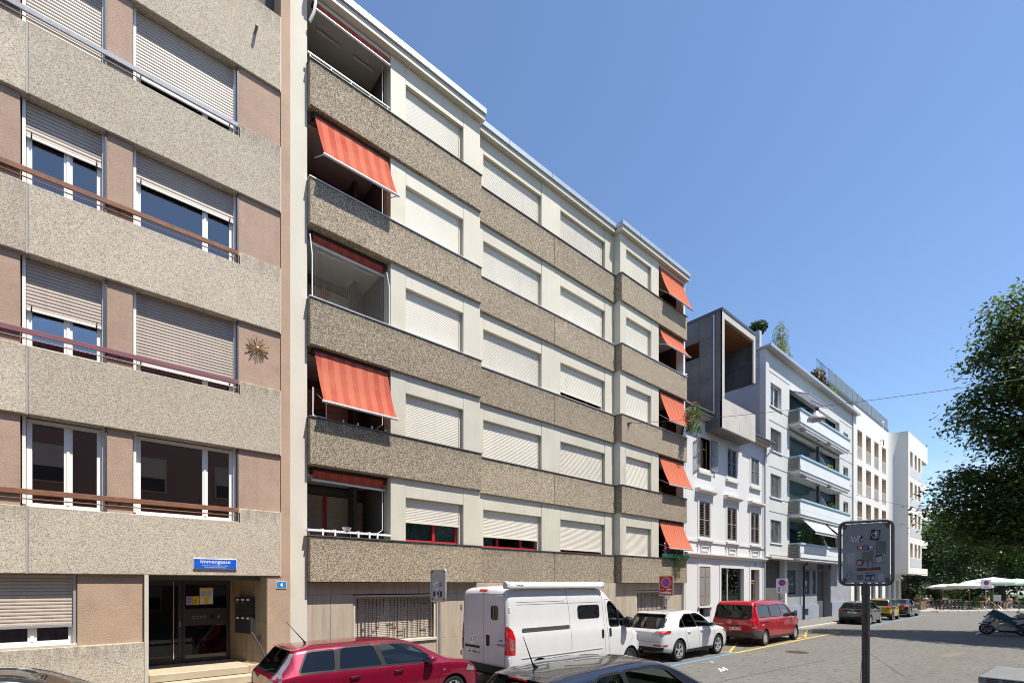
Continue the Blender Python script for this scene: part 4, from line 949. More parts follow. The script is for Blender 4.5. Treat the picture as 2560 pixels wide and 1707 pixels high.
build('sill', MB().box(22.8, 24.2, Y3 - .1, Y3 - .031, 1.42, 1.52), TRIM3, w)
for sx in (-1, 1):
    x0 = 22.955 if sx < 0 else 23.505
    p = MB().box(x0, x0 + .54, Y3 - .01, Y3 + .03, 1.55, 3.49)
    for za, zb in ((1.62, 1.95), (2.03, 2.9), (2.98, 3.42)):
        p.box(x0 + .07, x0 + .47, Y3 - .022, Y3 - .01, za, zb)
    p.box(x0 + .25, x0 + .29, Y3 - .026, Y3 - .0221, 3.12, 3.3).box(x0 + .21, x0 + .249, Y3 - .026, Y3 - .0221, 3.19, 3.23).box(x0 + .291, x0 + .33, Y3 - .026, Y3 - .0221, 3.19, 3.23)
    build('shutter_leaf', p, TAUPE, w)
w = build('shop_window', MB().box(25.1, 25.248, Y3 - .03, Y3 + .2, .12, 3.62).box(27.932, 28.08, Y3 - .03, Y3 + .2, .12, 3.62).box(25.249, 27.931, Y3 - .03, Y3 + .2, 3.482, 3.62), TRIM3, b3)
for fx0, fx1 in ((26.17, 26.29), (25.252, 25.3), (27.88, 27.928)): build('frame_post', MB().box(fx0, fx1, Y3 + .11, Y3 + .2, .75, 3.47), RAILW, w)
build('pane', MB().box(25.3, 26.165, Y3 + .15, Y3 + .157, .75, 3.47), GLASSD, w); build('pane', MB().box(26.295, 27.88, Y3 + .15, Y3 + .157, .75, 3.47), GLASSD, w)
dd = build('house_door', MB().box(28.74, 28.878, Y3 - .03, Y3 + .34, .12, 3.6).box(30.022, 30.16, Y3 - .03, Y3 + .34, .12, 3.6).box(28.879, 30.021, Y3 - .03, Y3 + .2, 3.462, 3.6), TRIM3, b3)
build('leaf', MB().box(28.9, 29.02, Y3 + .25, Y3 + .3, .14, 2.75).box(29.88, 30.0, Y3 + .25, Y3 + .3, .14, 2.75).box(29.021, 29.879, Y3 + .25, Y3 + .3, .14, .9).box(29.021, 29.879, Y3 + .25, Y3 + .3, 2.63, 2.75).box(29.39, 29.51, Y3 + .24, Y3 + .3, .901, 2.629).box(28.9, 30.0, Y3 + .22, Y3 + .31, 2.76, 2.86).box(28.9, 28.96, Y3 + .25, Y3 + .3, 2.87, 3.46).box(29.94, 30.0, Y3 + .25, Y3 + .3, 2.87, 3.46), WOODD, dd)
gm = MB()
for k in range(5):
    for s in (0, 1):
        xx = 29.1 + s * .46
        gm.tube([(xx, Y3 + .235, 1.0 + k * .3), (xx + .1, Y3 + .235, 1.15 + k * .3), (xx + .2, Y3 + .235, 1.0 + k * .3), (xx + .1, Y3 + .235, .85 + k * .3)], .012, 5, closed=True)
build('door_grille', gm, DARK, dd); build('pane', MB().box(28.96, 29.94, Y3 + .27, Y3 + .276, .9, 3.46), GLASSD, dd)
t = thing('house_number_sign', (29.5, Y3 - .02, 3.72), 'small blue house number plate above the wooden door of the white town house', 'house number')
build('plate', MB().box(29.4, 29.6, Y3 - .016, Y3 - .004, 3.68, 3.86), SIGNBLUE2, t); lettering('7', .13, (29.5, Y3 - .018, 3.77), (1, 0, 0), (0, 0, 1), WPRINT, t)
# eaves, gutter, roof
build('eaves', MB().box(X3a + .1, X3b + .35, 11.86, 12.65, 11.02, 11.12).box(X3a + .1, X3b + .2, 12.0, 12.299, 10.9, 11.019), CONCL, b3)
build('gutter', MB().tube([(X3a + .1, 11.82, 11.12), (23.46, 11.82, 11.12)], .075, 8).tube([(27.96, 11.82, 11.1), (X3b + .4, 11.82, 11.08)], .075, 8), DZINC, b3, smooth=50)
build('downpipe', MB().tube([(X3b + .3, 11.84, 11.05), (X3b + .26, 11.9, 10.75), (X3b - .1, 12.17, 10.2), (X3b - .1, 12.2, 9.9), (X3b - .1, 12.2, .12)], .05, 10), PIPE, b3, smooth=50)
TILE = mat('dark red roof tile', (0.10, 0.05, 0.045), 0.8, var=.25, vs=6)
build('roof', MB().prism([(11.86, 11.13), (12.7, 11.13), (15.6, 13.6), (18.5, 13.6), (18.5, 11.4), (24, 11.4), (24, 13.4), (15.4, 14.0)], 0, X3a + .12, 30.68), TILE, b3)
# roof box of fibre cement: boards as single pieces
BY = 11.42; XA, XB = 23.58, 27.42
def boards_side(x, zs, ys):
    for z0, z1 in zip(zs, zs[1:]):
        for y0, y1 in zip(ys, ys[1:]):
            yield x, y0, y1, z0, z1
for _, y0, y1, z0, z1 in boards_side(XA, [10.4, 11.75, 13.0, 14.3, 15.1, 16.22], [BY, 11.78, 12.62, 14.2, 16.5]):
    if not (12.6 < y0 + .01 and y1 < 14.3 and z0 > 14.2 and z1 < 16.0): 
        build('facade_board', MB().box(XA, XA + .06, y0 + .006, y1 - .006, z0 + .006, z1 - .006), CONC, b3)
build('top_edge', MB().box(XA - .02, XB + .02, BY - .03, 17.5, 16.22, 16.36), DZINC, b3)
build('lintel_board', MB().box(XA + .25, XB - .25, BY, BY + .08, 15.88, 16.215), CONCL, b3)
build('corner_board', MB().box(XA, XA + .245, BY - .004, BY + .08, 11.9, 16.215), CONCL, b3); build('corner_board', MB().box(XB - .245, XB, BY - .004, BY + .08, 13.6, 16.215), CONCL, b3)
build('ceiling_boards', MB().box(XA + .08, XB - .05, BY + .085, 14.5, 15.80, 15.87), WOODC, b3)
build('parapet_board', MB().box(XA, XA + 1.9, BY, BY + .1, 10.4, 11.2), CONCL, b3); build('parapet_board', MB().box(XA + 1.91, XB, BY, BY + .1, 10.4, 11.2), CONCL, b3); build('parapet_board', MB().box(XA, XA + 2.6, BY, BY + .1, 11.205, 11.88), CONCL, b3); build('parapet_board', MB().box(XA + 2.61, XB, BY, BY + .1, 11.205, 11.88), CONCL, b3)
build('soffit', MB().box(XA + .061, XB, BY + .101, 13.8, 10.4, 10.48), CONC, b3)
for (y0, y1, z0, z1) in ((BY + .082, 12.6, 13.6, 14.65), (12.61, 14.5, 13.6, 14.65), (BY + .082, 14.5, 14.66, 15.79)):
    build('facade_board', MB().box(XB - .08, XB, y0, y1, z0, z1), mat('stained board', (0.085, 0.088, 0.092), .8, var=.35, vs=1.3, streak=.3), b3)
build('terrace_back', MB().box(XA + .07, XB, 14.51, 14.6, 10.5, 15.8), DARK, b3); build('terrace_floor', MB().box(XA + .061, XB, BY + .101, 14.5, 10.9, 11.0), CONC, b3)
build('box_downpipe', MB().tube([(XA - .05, 11.82, 16.1), (XA - .05, 11.82, 11.15)], .035, 8), mat('pale pipe', (.52, .53, .55), .4, metal=.4, var=.06), b3)

# ------------------------------------------------------------------ pale blue block with balconies
b4 = thing('apartment_building', (39.5, 12.3, 0), 'pale blue grey apartment block with stacked balconies and ribbed balcony ends', 'building')
Y4 = 12.3; A, Bx = 30.85, 48.55
H4 = []
for z0, z1 in ((5.2, 6.64), (8.05, 9.5), (10.95, 12.35), (13.7, 15.15)):
    H4.append((31.72, 33.42, z0, z1)); H4.append((46.2, 47.5, z0 + .25, z1 - .1)); H4.append((34.75, 45.2, z0 - .9, z1 + .35))
build('wall', wall_with_holes(31.35, Bx, 4.3, 17.0, Y4, Y4 + .3, H4), BLUEW, b4)
build('corner_strip', MB().box(A, 31.347, Y4 - .06, Y4 + .3, 4.3, 17.0), BLUEW, b4)
PEEL = mat('peeling gable plaster', (0.36, 0.375, 0.40), .9, var=.08, vs=.8, dirt=.95, dcol=(.10, .09, .085), streak=.2)
build('gable_wall', MB().box(A + .002, A + .3, Y4 + .301, 24, 0, 18.2), mat('gable plaster grey blue', (.36, .39, .44), .9, var=.08, vs=.8, streak=.25, dcol=(.2, .22, .25)), b4)
build('gable_patch', MB().box(A - .01, A + .0, Y4 + .31, Y4 + 1.5, 14.9, 18.15), PEEL, b4)
for rx0, rx1, ry0, ry1 in ((31.3, Bx, 13.9, 24), (31.3, 34.7, 12.75, 13.899), (45.25, Bx, 12.75, 13.899)): build('room_wall', MB().box(rx0, rx1, ry0, ry1, 0, 17.1), ROOM, b4)
build('roof_eave', MB().box(A - .1, 49.4, Y4 - .32, 24, 16.98, 17.1), CONCL, b4); build('gutter', MB().box(A - .1, 49.45, Y4 - .42, Y4 - .323, 16.96, 17.14), ZINC, b4)
for z in (4.42, 7.12, 7.98, 9.9, 10.88, 12.75, 13.6, 15.75):
    build('shadow_joint', MB().box(31.35, 34.74, Y4 - .012, Y4 - .001, z, z + .035), mat('joint grey', (.16, .18, .2), .7, var=.1), b4)
    build('shadow_joint', MB().box(45.22, Bx, Y4 - .012, Y4 - .001, z, z + .035), MATS['joint grey'], b4)
BLIND = mat('grey venetian blind', (.40, .41, .41), .5, var=.06); BLINDW = mat('pale venetian blind', (.62, .61, .58), .5, var=.06)
for i, (z0, z1) in enumerate(((5.2, 6.64), (8.05, 9.5), (10.95, 12.35), (13.7, 15.15))):
    w = window(b4, 31.73, 33.41, z0, z1, Y4 + .16, WFRAME if i == 3 else GREYPL2, .07, [(32.6, .09)], GLASS)
    build('sill', MB().box(31.62, 33.52, Y4 - .06, Y4 + .15, z0 - .07, z0 - .002), WFRAME, w)
    if i < 3:
        mb = MB(); z = z1 - .03
        while z > z0 + .03: mb.obox((31.8, Y4 + .08, z), (1.54, 0, 0), (0, .05, .018), (0, 0, .004)); z -= .06
        build('venetian_blind', mb, BLINDW if i == 1 else BLIND, w)
    w = window(b4, 46.22, 47.48, z0 + .26, z1 - .11, Y4 + .16, WFRAME, .06, [], GLASSD)
    build('sill', MB().box(46.1, 47.6, Y4 - .06, Y4 + .15, z0 + .19, z0 + .248), WFRAME, w)
# balconies
BF = 11.6; XL, XR = 34.62, 45.25
for i, (zb, zt) in enumerate(((4.18, 5.32), (7.0, 8.17), (9.87, 11.0), (12.98, 14.05))):
    bal = build('balcony', MB().box(XL + .02, XR - .02, BF + .03, 13.88, zb, zb + .16), WHITE3, b4)
    build('front_panel', MB().box(XL, XR, BF - .02, BF + .05, zb + .162, zb + .45), BLUEB, bal); build('front_panel', MB().box(XL, XR, BF, BF + .05, zb + .475, zt - .12), BLUEB, bal)
    build('coping', MB().box(XL - .03, XR + .03, BF - .06, BF + .14, zt - .118, zt), BLUEC, bal)
    rb = MB(); n = 8
    for k in range(n):
        z = zb + .2 + (zt - zb - .34) * k / n; h = (zt - zb - .34) / n
        rb.prism([(XL, z), (XL - .07, z + h * .42), (XL, z + h * .84), (XL + .02, z + h * .42)], 1, BF + .05, Y4 - .01)
    build('ribbed_end', rb, mat('ribbed grey metal', (.27, .275, .26), .5, metal=.2, var=.1), bal)
    build('end_coping', MB().box(XL - .04, XL + .05, BF + .141, Y4 - .01, zt - .1, zt - .02), BLUEC, bal)
    build('recess_wall', MB().box(34.75, 45.2, 13.7, 13.88, zb + .16, zb + 2.85), BLUEW if i else BLUED, bal)
    build('recess_wall', MB().box(34.76, 34.8, 12.62, 13.69, zb + .16, zb + 2.82), BLUEW, bal)
    build('recess_beam', MB().box(34.81, 45.2, 12.9, 13.69, zb + 2.3, zb + 2.8), BLUED, bal)
    build('black_post', MB().box(40.0, 40.14, 12.2, 12.34, zb + .16, zb + 2.8), DARK, bal)
    build('divider_screen', MB().prism([(11.7, zt), (13.6, zt), (13.6, zt + 1.35), (12.3, zt + 1.35)], 0, 40.3, 40.34), mat('screen panel', (.36, .40, .43), .5, var=.06), bal)
    dw = window(bal, 36.3, 38.1, zb + .17, zb + 2.25, 13.62, WFRAME, .07, [(37.2, .08)], GLASSD, name='balcony_door')
# awnings of the balconies
AW4 = stripes('grey striped awning cloth', (.55, .57, .62), (.30, .32, .42), .22, 0); AW5 = stripes('white striped awning cloth', (.62, .64, .66), (.52, .54, .57), .2, 0)
def small_awning(x0, x1, z, y1, zb, m, lab, y0=11.75):
    t = thing('awning', ((x0 + x1) / 2, y0, z), lab, 'awning', 'grey awnings on the balconies')
    build('fabric', MB().quad((x0, y0, z), (x1, y0, z), (x1, y1, zb), (x0, y1, zb)), m, t)
    build('cassette', MB().tube([(x0, y0 + .03, z + .03), (x1, y0 + .03, z + .03)], .06, 8), RAILW, t); build('front_bar', MB().tube([(x0, y1, zb), (x1, y1, zb)], .035, 8), RAILW, t)
    mb = MB(); n = int((x1 - x0) / .16)
    for k in range(n): xa = x0 + k * .16; mb.add([(xa, y1 - .0, zb - .03), (xa + .15, y1, zb - .03), (xa + .15, y1 + .005, zb - .17), (xa, y1 + .005, zb - .17)], [(0, 1, 2, 3)])
    build('valance', mb, m, t)
    for x in (x0 + .2, x1 - .2): build('arm', MB().tube([(x, y0, z - .06), ((x + x0) / 2 + .1, (y0 + y1) / 2, (z + zb) / 2 - .05), (x, y1, zb)], .02, 6), DARK, t)
small_awning(35.0, 39.6, 15.55, 11.2, 14.95, AW4, 'dark striped awning opened over the top balcony of the blue block', 12.4)
for k, zb in enumerate((9.87, 12.98)):
    for j, (xa, xb) in enumerate(((35.6, 39.8), (40.6, 44.6))):
        small_awning(xa, xb, zb - .06, 11.58, zb - .12, AW5, f"{('left', 'right')[j]} rolled in awning under the {('third', 'top')[k]} balcony of the blue block", 12.0)
small_awning(35.5, 39.9, 6.9, 11.0, 6.05, AW5, 'left white awning lowered over the lowest balcony of the blue block', 11.75)
small_awning(40.5, 44.6, 6.9, 11.1, 6.25, AW5, 'right white awning lowered over the lowest balcony of the blue block', 11.75)
# balcony plants
for (x, z, s, lab) in ((36.2, 5.3, 71, 'leafy bush at the left end of the lowest balcony'), (39.2, 5.25, 72, 'dense tomato like bush in the middle of the lowest balcony'), (42.0, 5.3, 73, 'thin plant at the right of the lowest balcony'), (41.8, 8.3, 74, 'small green plant on the second balcony of the blue block'), (41.5, 11.1, 75, 'yellow green plant on the third balcony of the blue block')):
    t = thing('balcony_plant', (x, 11.9, z - .4), lab, 'plant', 'plants on the balconies')
    big = s < 73
    leaf_object('leaves', [leaves(520 if big else 110, (x, 11.95, z + (.55 if big else .15)), (1.0 if big else .4, .3, .85 if big else .3), .17, .5, s)], LEAF3 if s != 75 else LEAFY, t)
    build('pot', MB().box(x - .4, x + .4, 11.75, 12.1, z - .4, z - .1), MATS['terracotta'], t)
# ground storey of the blue block
build('lower_slab', MB().box(31.0, 34.9, Y4 - .35, 13.2, 4.18, 4.298), CONCL, b4)
GF = mat('grey rough plaster', (.26, .275, .30), .9, var=.14, vs=2.2, bump=.6, bs=30, streak=.2, dcol=(.16, .17, .19)); GFD = mat('dark brown grey plaster', (.10, .09, .095), .9, var=.15, vs=3, bump=.5, bs=30)
build('passage_wall', MB().box(30.9, 34.3, 13.2, 13.4, 0, 4.17), GFD, b4); build('corner_pier', MB().box(34.31, 34.72, 12.42, 13.4, 0, 4.29), WHITE3, b4)
build('ground_wall', wall_with_holes(34.73, 41.4, 1.1, 4.29, 12.72, 12.95, [(35.3, 37.1, 1.9, 3.6), (38.6, 39.8, 1.9, 3.6), (40.4, 41.1, 1.9, 3.6)]), GF, b4)
build('base_wall', wall_with_holes(34.73, 41.4, 0, 1.09, 12.60, 12.95, [(36.4, 37.0, .35, .8), (38.4, 39.2, .35, .85)]), mat('blue grey base', (.24, .28, .34), .85, var=.1, streak=.2), b4)
build('side_pier', MB().box(41.41, 43.4, 12.9, 13.3, 0, 4.29), GFD, b4); build('bright_pier', MB().box(43.41, 48.5, 12.4, 13.0, 0, 4.29), GF, b4)
build('base_wall', MB().box(43.42, 47.4, 12.3, 12.399, 0, 1.2), MATS['blue grey base'], b4)
build('balcony_soffit', MB().box(34.73, 48.5, 12.31, 13.0, 4.291, 4.3), WHITE3, b4)
for (x0, x1) in ((35.3, 37.1), (38.6, 39.8), (40.4, 41.1)):
    w = window(b4, x0 + .01, x1 - .01, 1.91, 3.59, 12.78, DARK, .06, [], GLASSD)
    mb = MB(); z = 3.5
    while z > 2.0: mb.obox((x0 + .08, 12.765, z), (x1 - x0 - .16, 0, 0), (0, .01, .03), (0, 0, .004)); z -= .07
    build('blind', mb, DARK, w)
build('rain_pipe', MB().tube([(38.0, 12.5, .1), (38.0, 12.5, 3.9), (38.1, 12.3, 4.12)], .07, 10).tube([(38.0, 12.5, 3.55), (43.2, 12.4, 3.75), (43.2, 12.35, 4.15)], .05, 8), DARK, b4, smooth=50)
t = thing('passage_lamp', (33.6, 13.15, 3.1), 'small white globe lamp on the dark passage wall', 'lamp')
build('globe', MB().lathe([(0, -.09), (.07, -.06), (.09, 0), (.07, .06), (0, .09)], axis=1, n=14), WFRAME, t, world=False, smooth=60)
# roof garden plants, dormer
for k, (x, y, z, h, wid, m, lab, cat) in enumerate(((31.6, 13.0, 18.1, 1.0, .5, LEAF4, 'dark ivy on the gable top of the blue block', 'plant'), (35.3, 13.0, 17.1, 3.0, 1.3, LEAFY, 'tall feathery yellow green shrub on the roof edge', 'shrub'), (43.4, 13.2, 17.2, 2.2, 1.5, LEAFR, 'rusty reddish shrub on the roof garden', 'shrub'), (45.6, 13.1, 17.2, 1.6, 1.4, LEAFY, 'low bright green shrub on the roof garden', 'shrub'))):
    t = thing('roof_shrub', (x, y, z - .1), lab, cat)
    cl = [leaves(520 if k == 1 else 300, (x + random.uniform(-wid, wid) * .5, y, z + h * (.25 + .55 * random.random())), (wid * .55, .5, h * .38), .2, .22 if k == 1 else .5, 90 + 7 * k + j) for j in range(4)]
    leaf_object('foliage', cl, m, t)
    st = MB()
    for j in range(7): st.tube([(x + random.uniform(-.2, .2), y, z - .1), (x + random.uniform(-wid, wid) * .7, y, z + h * random.uniform(.8, 1.15))], [.03, .008], 5)
    build('stem', st, BARK, t)
build('dormer', MB().box(40.2, 44.8, 14.2, 18, 17.1, 19.1).box(39.9, 45.1, 13.8, 18.2, 19.101, 19.3), DZINC, b4)
build('dormer_window', MB().box(40.6, 44.4, 14.15, 14.199, 17.9, 18.8), GLASSD, b4)

# ------------------------------------------------------------------ bright white building with the swept corner
b5 = thing('apartment_building', (57, 12.2, 0), 'bright white modern building with a swept concave corner and tall narrow windows', 'building')
Y5 = 12.2; FX = 10.75
WX = [(49.7, 51.15), (52.35, 53.95), (55.1, 56.6), (57.85, 59.4)]; R5 = [(13.45, 15.97), (10.4, 12.9), (7.35, 9.83), (4.3, 6.75)]
build('wall', wall_with_holes(48.6, 60.0, 4.0, 17.75, Y5, Y5 + .45, [(a, b, z0, z1) for a, b in WX for z0, z1 in R5]), WHITE5, b5)
# concave sweep: quarter curve from the flat wall out to the bay front
pts = [(60.0, Y5)]
for k in range(1, 13):
    a = k / 12 * math.pi / 2; pts.append((60.0 + math.sin(a) * .98, Y5 - (1 - math.cos(a)) * (Y5 - FX - .02)))
sw = MB(); n = len(pts)
vs = [(x, y, 3.7) for x, y in pts] + [(x, y, 17.75) for x, y in pts]
sw.add(vs, [(i, i + 1, n + i + 1, n + i) for i in range(n - 1)])
build('swept_wall', sw, WHITE5, b5, smooth=50)
BW = [(61.85, 63.0), (63.9, 64.95), (65.7, 66.8)]
build('bay_wall', wall_with_holes(61.0, 67.4, 3.7, 17.75, FX, FX + .4, [(a, b, z0 + 1.0, z1) for a, b in BW for z0, z1 in R5]), WHITE5, b5)
build('bay_top', MB().box(67.401, 70.6, FX, FX + .4, 15.95, 17.75), WHITE5, b5)
for z0, z1 in R5: build('loggia_front', MB().box(67.401, 70.6, FX, FX + .3, z0 - .75, z0), WHITE5, b5); build('loggia_back', MB().box(67.401, 69.2, FX + .9, FX + 1.1, z0 - .7, z1), WHITE5, b5)
build('bay_floor', MB().prism([(60.0, Y5), (60.6, 11.8), (61.0, FX), (70.6, FX), (70.6, 14), (60, 14)], 2, 3.66, 3.699), WHITE5, b5)
build('bay_roof', MB().prism(pts + [(70.6, FX), (70.6, 22), (48.6, 22), (48.6, Y5)], 2, 17.751, 17.8), WHITE5, b5)
for rx0, rx1, ry0, rz0 in ((48.6, 60.5, 12.8, 0), (60.501, 69.2, 12.0, 3.8)): build('room_wall', MB().box(rx0, rx1, ry0, 24, rz0, 17.7), mat('pale room wall', (.3, .29, .27), .9, var=.05), b5)
SANDB = mat('sand coloured blind', (.56, .44, .30), .7, var=.06); PERF = mat('perforated balustrade', (.50, .50, .50), .5, var=.05)
for (xs, y, off) in ((WX, Y5, 0), (BW, FX, 1.0)):
    for a, b in xs:
        for z0, z1 in R5:
            w = build('window', MB().box(a + .02, a + .1, y + .3, y + .38, z0 + off, z1 - .01).box(b - .1, b - .02, y + .3, y + .38, z0 + off, z1 - .01), SANDB, b5)
            build('blind', MB().box(a + .101, b - .101, y + .33, y + .36, z0 + off + (.4 if random.random() < .5 else 0), z1 - .01), SANDB, w); build('pane', MB().box(a + .101, b - .101, y + .37, y + .376, z0 + off, z1), GLASSD, w)
            build('reveal', MB().box(b - .012, b - .001, y + .01, y + .299, z0 + off, z1 - .002), SANDB, w)
            if not off:
                ba = MB(); n = 9
                for k in range(n): xx = a + .01 + (b - a - .05) * k / (n - 1); ba.box(xx, xx + .035, y + .02, y + .05, z0 + .05, z0 + 1.08)
                ba.box(a, b, y + .018, y + .052, z0 + 1.081, z0 + 1.12)
                build('balustrade', ba, WHITE5, w)
for z0, z1 in R5: build('perforated_band', MB().box(61.8, 67.3, FX - .012, FX - .001, z0 + .05, z0 + .95), PERF, b5)
build('ground_wall', wall_with_holes(48.6, 66.9, 0, 3.66, 12.4, 12.7, [(49.6, 51.2, .12, 3.0), (52.2, 53.8, .12, 3.0), (54.9, 56.4, .12, 3.0), (57.4, 58.9, .12, 3.0), (60.1, 61.4, .12, 3.0), (62.4, 63.6, .12, 3.0), (64.6, 65.7, .12, 3.0)]), WHITE5, b5)
for a, b in ((49.6, 51.2), (52.2, 53.8), (54.9, 56.4), (57.4, 58.9), (60.1, 61.4), (62.4, 63.6), (64.6, 65.7)):
    w = build('ground_window', MB().box(a + .02, a + .1, 12.62, 12.69, .12, 2.99).box(b - .1, b - .02, 12.62, 12.69, .12, 2.99), DARK, b5); build('pane', MB().box(a + .1, b - .1, 12.64, 12.65, .12, 2.99), GLASSD, w)
build('shop_sign', MB().box(67.0, 67.2, 12.0, 12.5, 1.9, 3.0), DARK, b5)
# penthouse with ribbed metal parapet
build('penthouse', MB().box(48.8, 68.6, 15.0, 22, 17.81, 20.1), DZINC, b5); build('penthouse_slab', MB().box(48.2, 69.1, 13.95, 22, 20.101, 20.3), DZINC, b5)
for k in range(36):
    x = 48.55 + k * .567
    build('parapet_panel', MB().box(x + .012, x + .555, 14.0 + .006 * (k % 3), 14.04 + .006 * (k % 3), 20.305, 21.45), mat('blue grey metal sheet', (.17, .21, .235), .5, metal=.4, var=.12, vs=3), b5)
rl = MB()
for k in range(10): rl.box(45.6 + k * .28, 45.62 + k * .28, 14.02, 14.04, 20.1, 21.35)
rl.box(45.5, 48.5, 14.018, 14.042, 21.351, 21.39); build('terrace_rail', rl, DARK, b5)
build('terrace_slab', MB().box(44.9, 48.19, 13.9, 17, 19.9, 20.1), DZINC, b5); build('penthouse_wall', MB().box(46.5, 48.4, 14.3, 17, 17.1, 19.89), CONCL, b5)
build('wall_spout', MB().tube([(57.2, Y5, 16.4), (57.2, Y5 - .25, 16.4), (57.2, Y5 - .25, 15.9)], .04, 6), DARK, b5)
t = thing('roof_sunshade', (63.0, 13.2, 17.8), 'small red folded sunshade on the roof of the white building', 'sunshade')
build('cloth', MB().box(-.9, .4, -.2, .2, 0, .3), mat('red cloth', (.45, .03, .06), .8, var=.1), t, world=False); build('mast', MB().tube([(0, 0, .3), (0, 0, 1.9)], .03, 6).box(-.25, .25, -.05, .05, 1.9, 2.0), WFRAME, t, world=False)
# facing row of houses on the near side of the street (seen mirrored in window panes)
bo = thing('apartment_building', (0, -5.5, 0), 'plum tan apartment building on the near side, mirrored in the ground floor windows', 'building')
OPP = mat('plum tan plaster', (.26, .155, .13), .9, var=.06, vs=.6)
OX = [-24 + k * 3.6 for k in range(9)]
build('wall', MB().box(-28, 11, -12, -5.5, 0, 13.4), OPP, bo)
for z in (1.2, 4.2, 7.2, 10.2):
    for x in OX:
        w = build('window', MB().box(x, x + 1.5, -5.499, -5.44, z, z + 1.7), SHUTT, bo); build('roller_shutter', MB().box(x + .08, x + 1.42, -5.439, -5.40, z + .7, z + 1.65), SHUTT, w); build('pane', MB().box(x + .08, x + 1.42, -5.438, -5.42, z + .06, z + .69), DARK, w)
# ------------------------------------------------------------------ vehicles
def pchip(pts):
    xs = np.array([p[0] for p in pts], float); ys = np.array([p[1] for p in pts], float)
    h = np.diff(xs); d = np.diff(ys) / h; m = np.zeros(len(xs))
    for i in range(1, len(xs) - 1):
        if d[i - 1] * d[i] > 0:
            w1, w2 = 2 * h[i] + h[i - 1], h[i] + 2 * h[i - 1]; m[i] = (w1 + w2) / (w1 / d[i - 1] + w2 / d[i])
    m[0], m[-1] = d[0], d[-1]
    def f(x):
        x = min(max(x, xs[0]), xs[-1]); i = min(int(np.searchsorted(xs, x, 'right')) - 1, len(xs) - 2)
        t = (x - xs[i]) / h[i]; a, b = 2 * t ** 3 - 3 * t * t + 1, t ** 3 - 2 * t * t + t
        return float(a * ys[i] + b * h[i] * m[i] + (3 * t * t - 2 * t ** 3) * ys[i + 1] + (t ** 3 - t * t) * h[i] * m[i + 1])
    return f
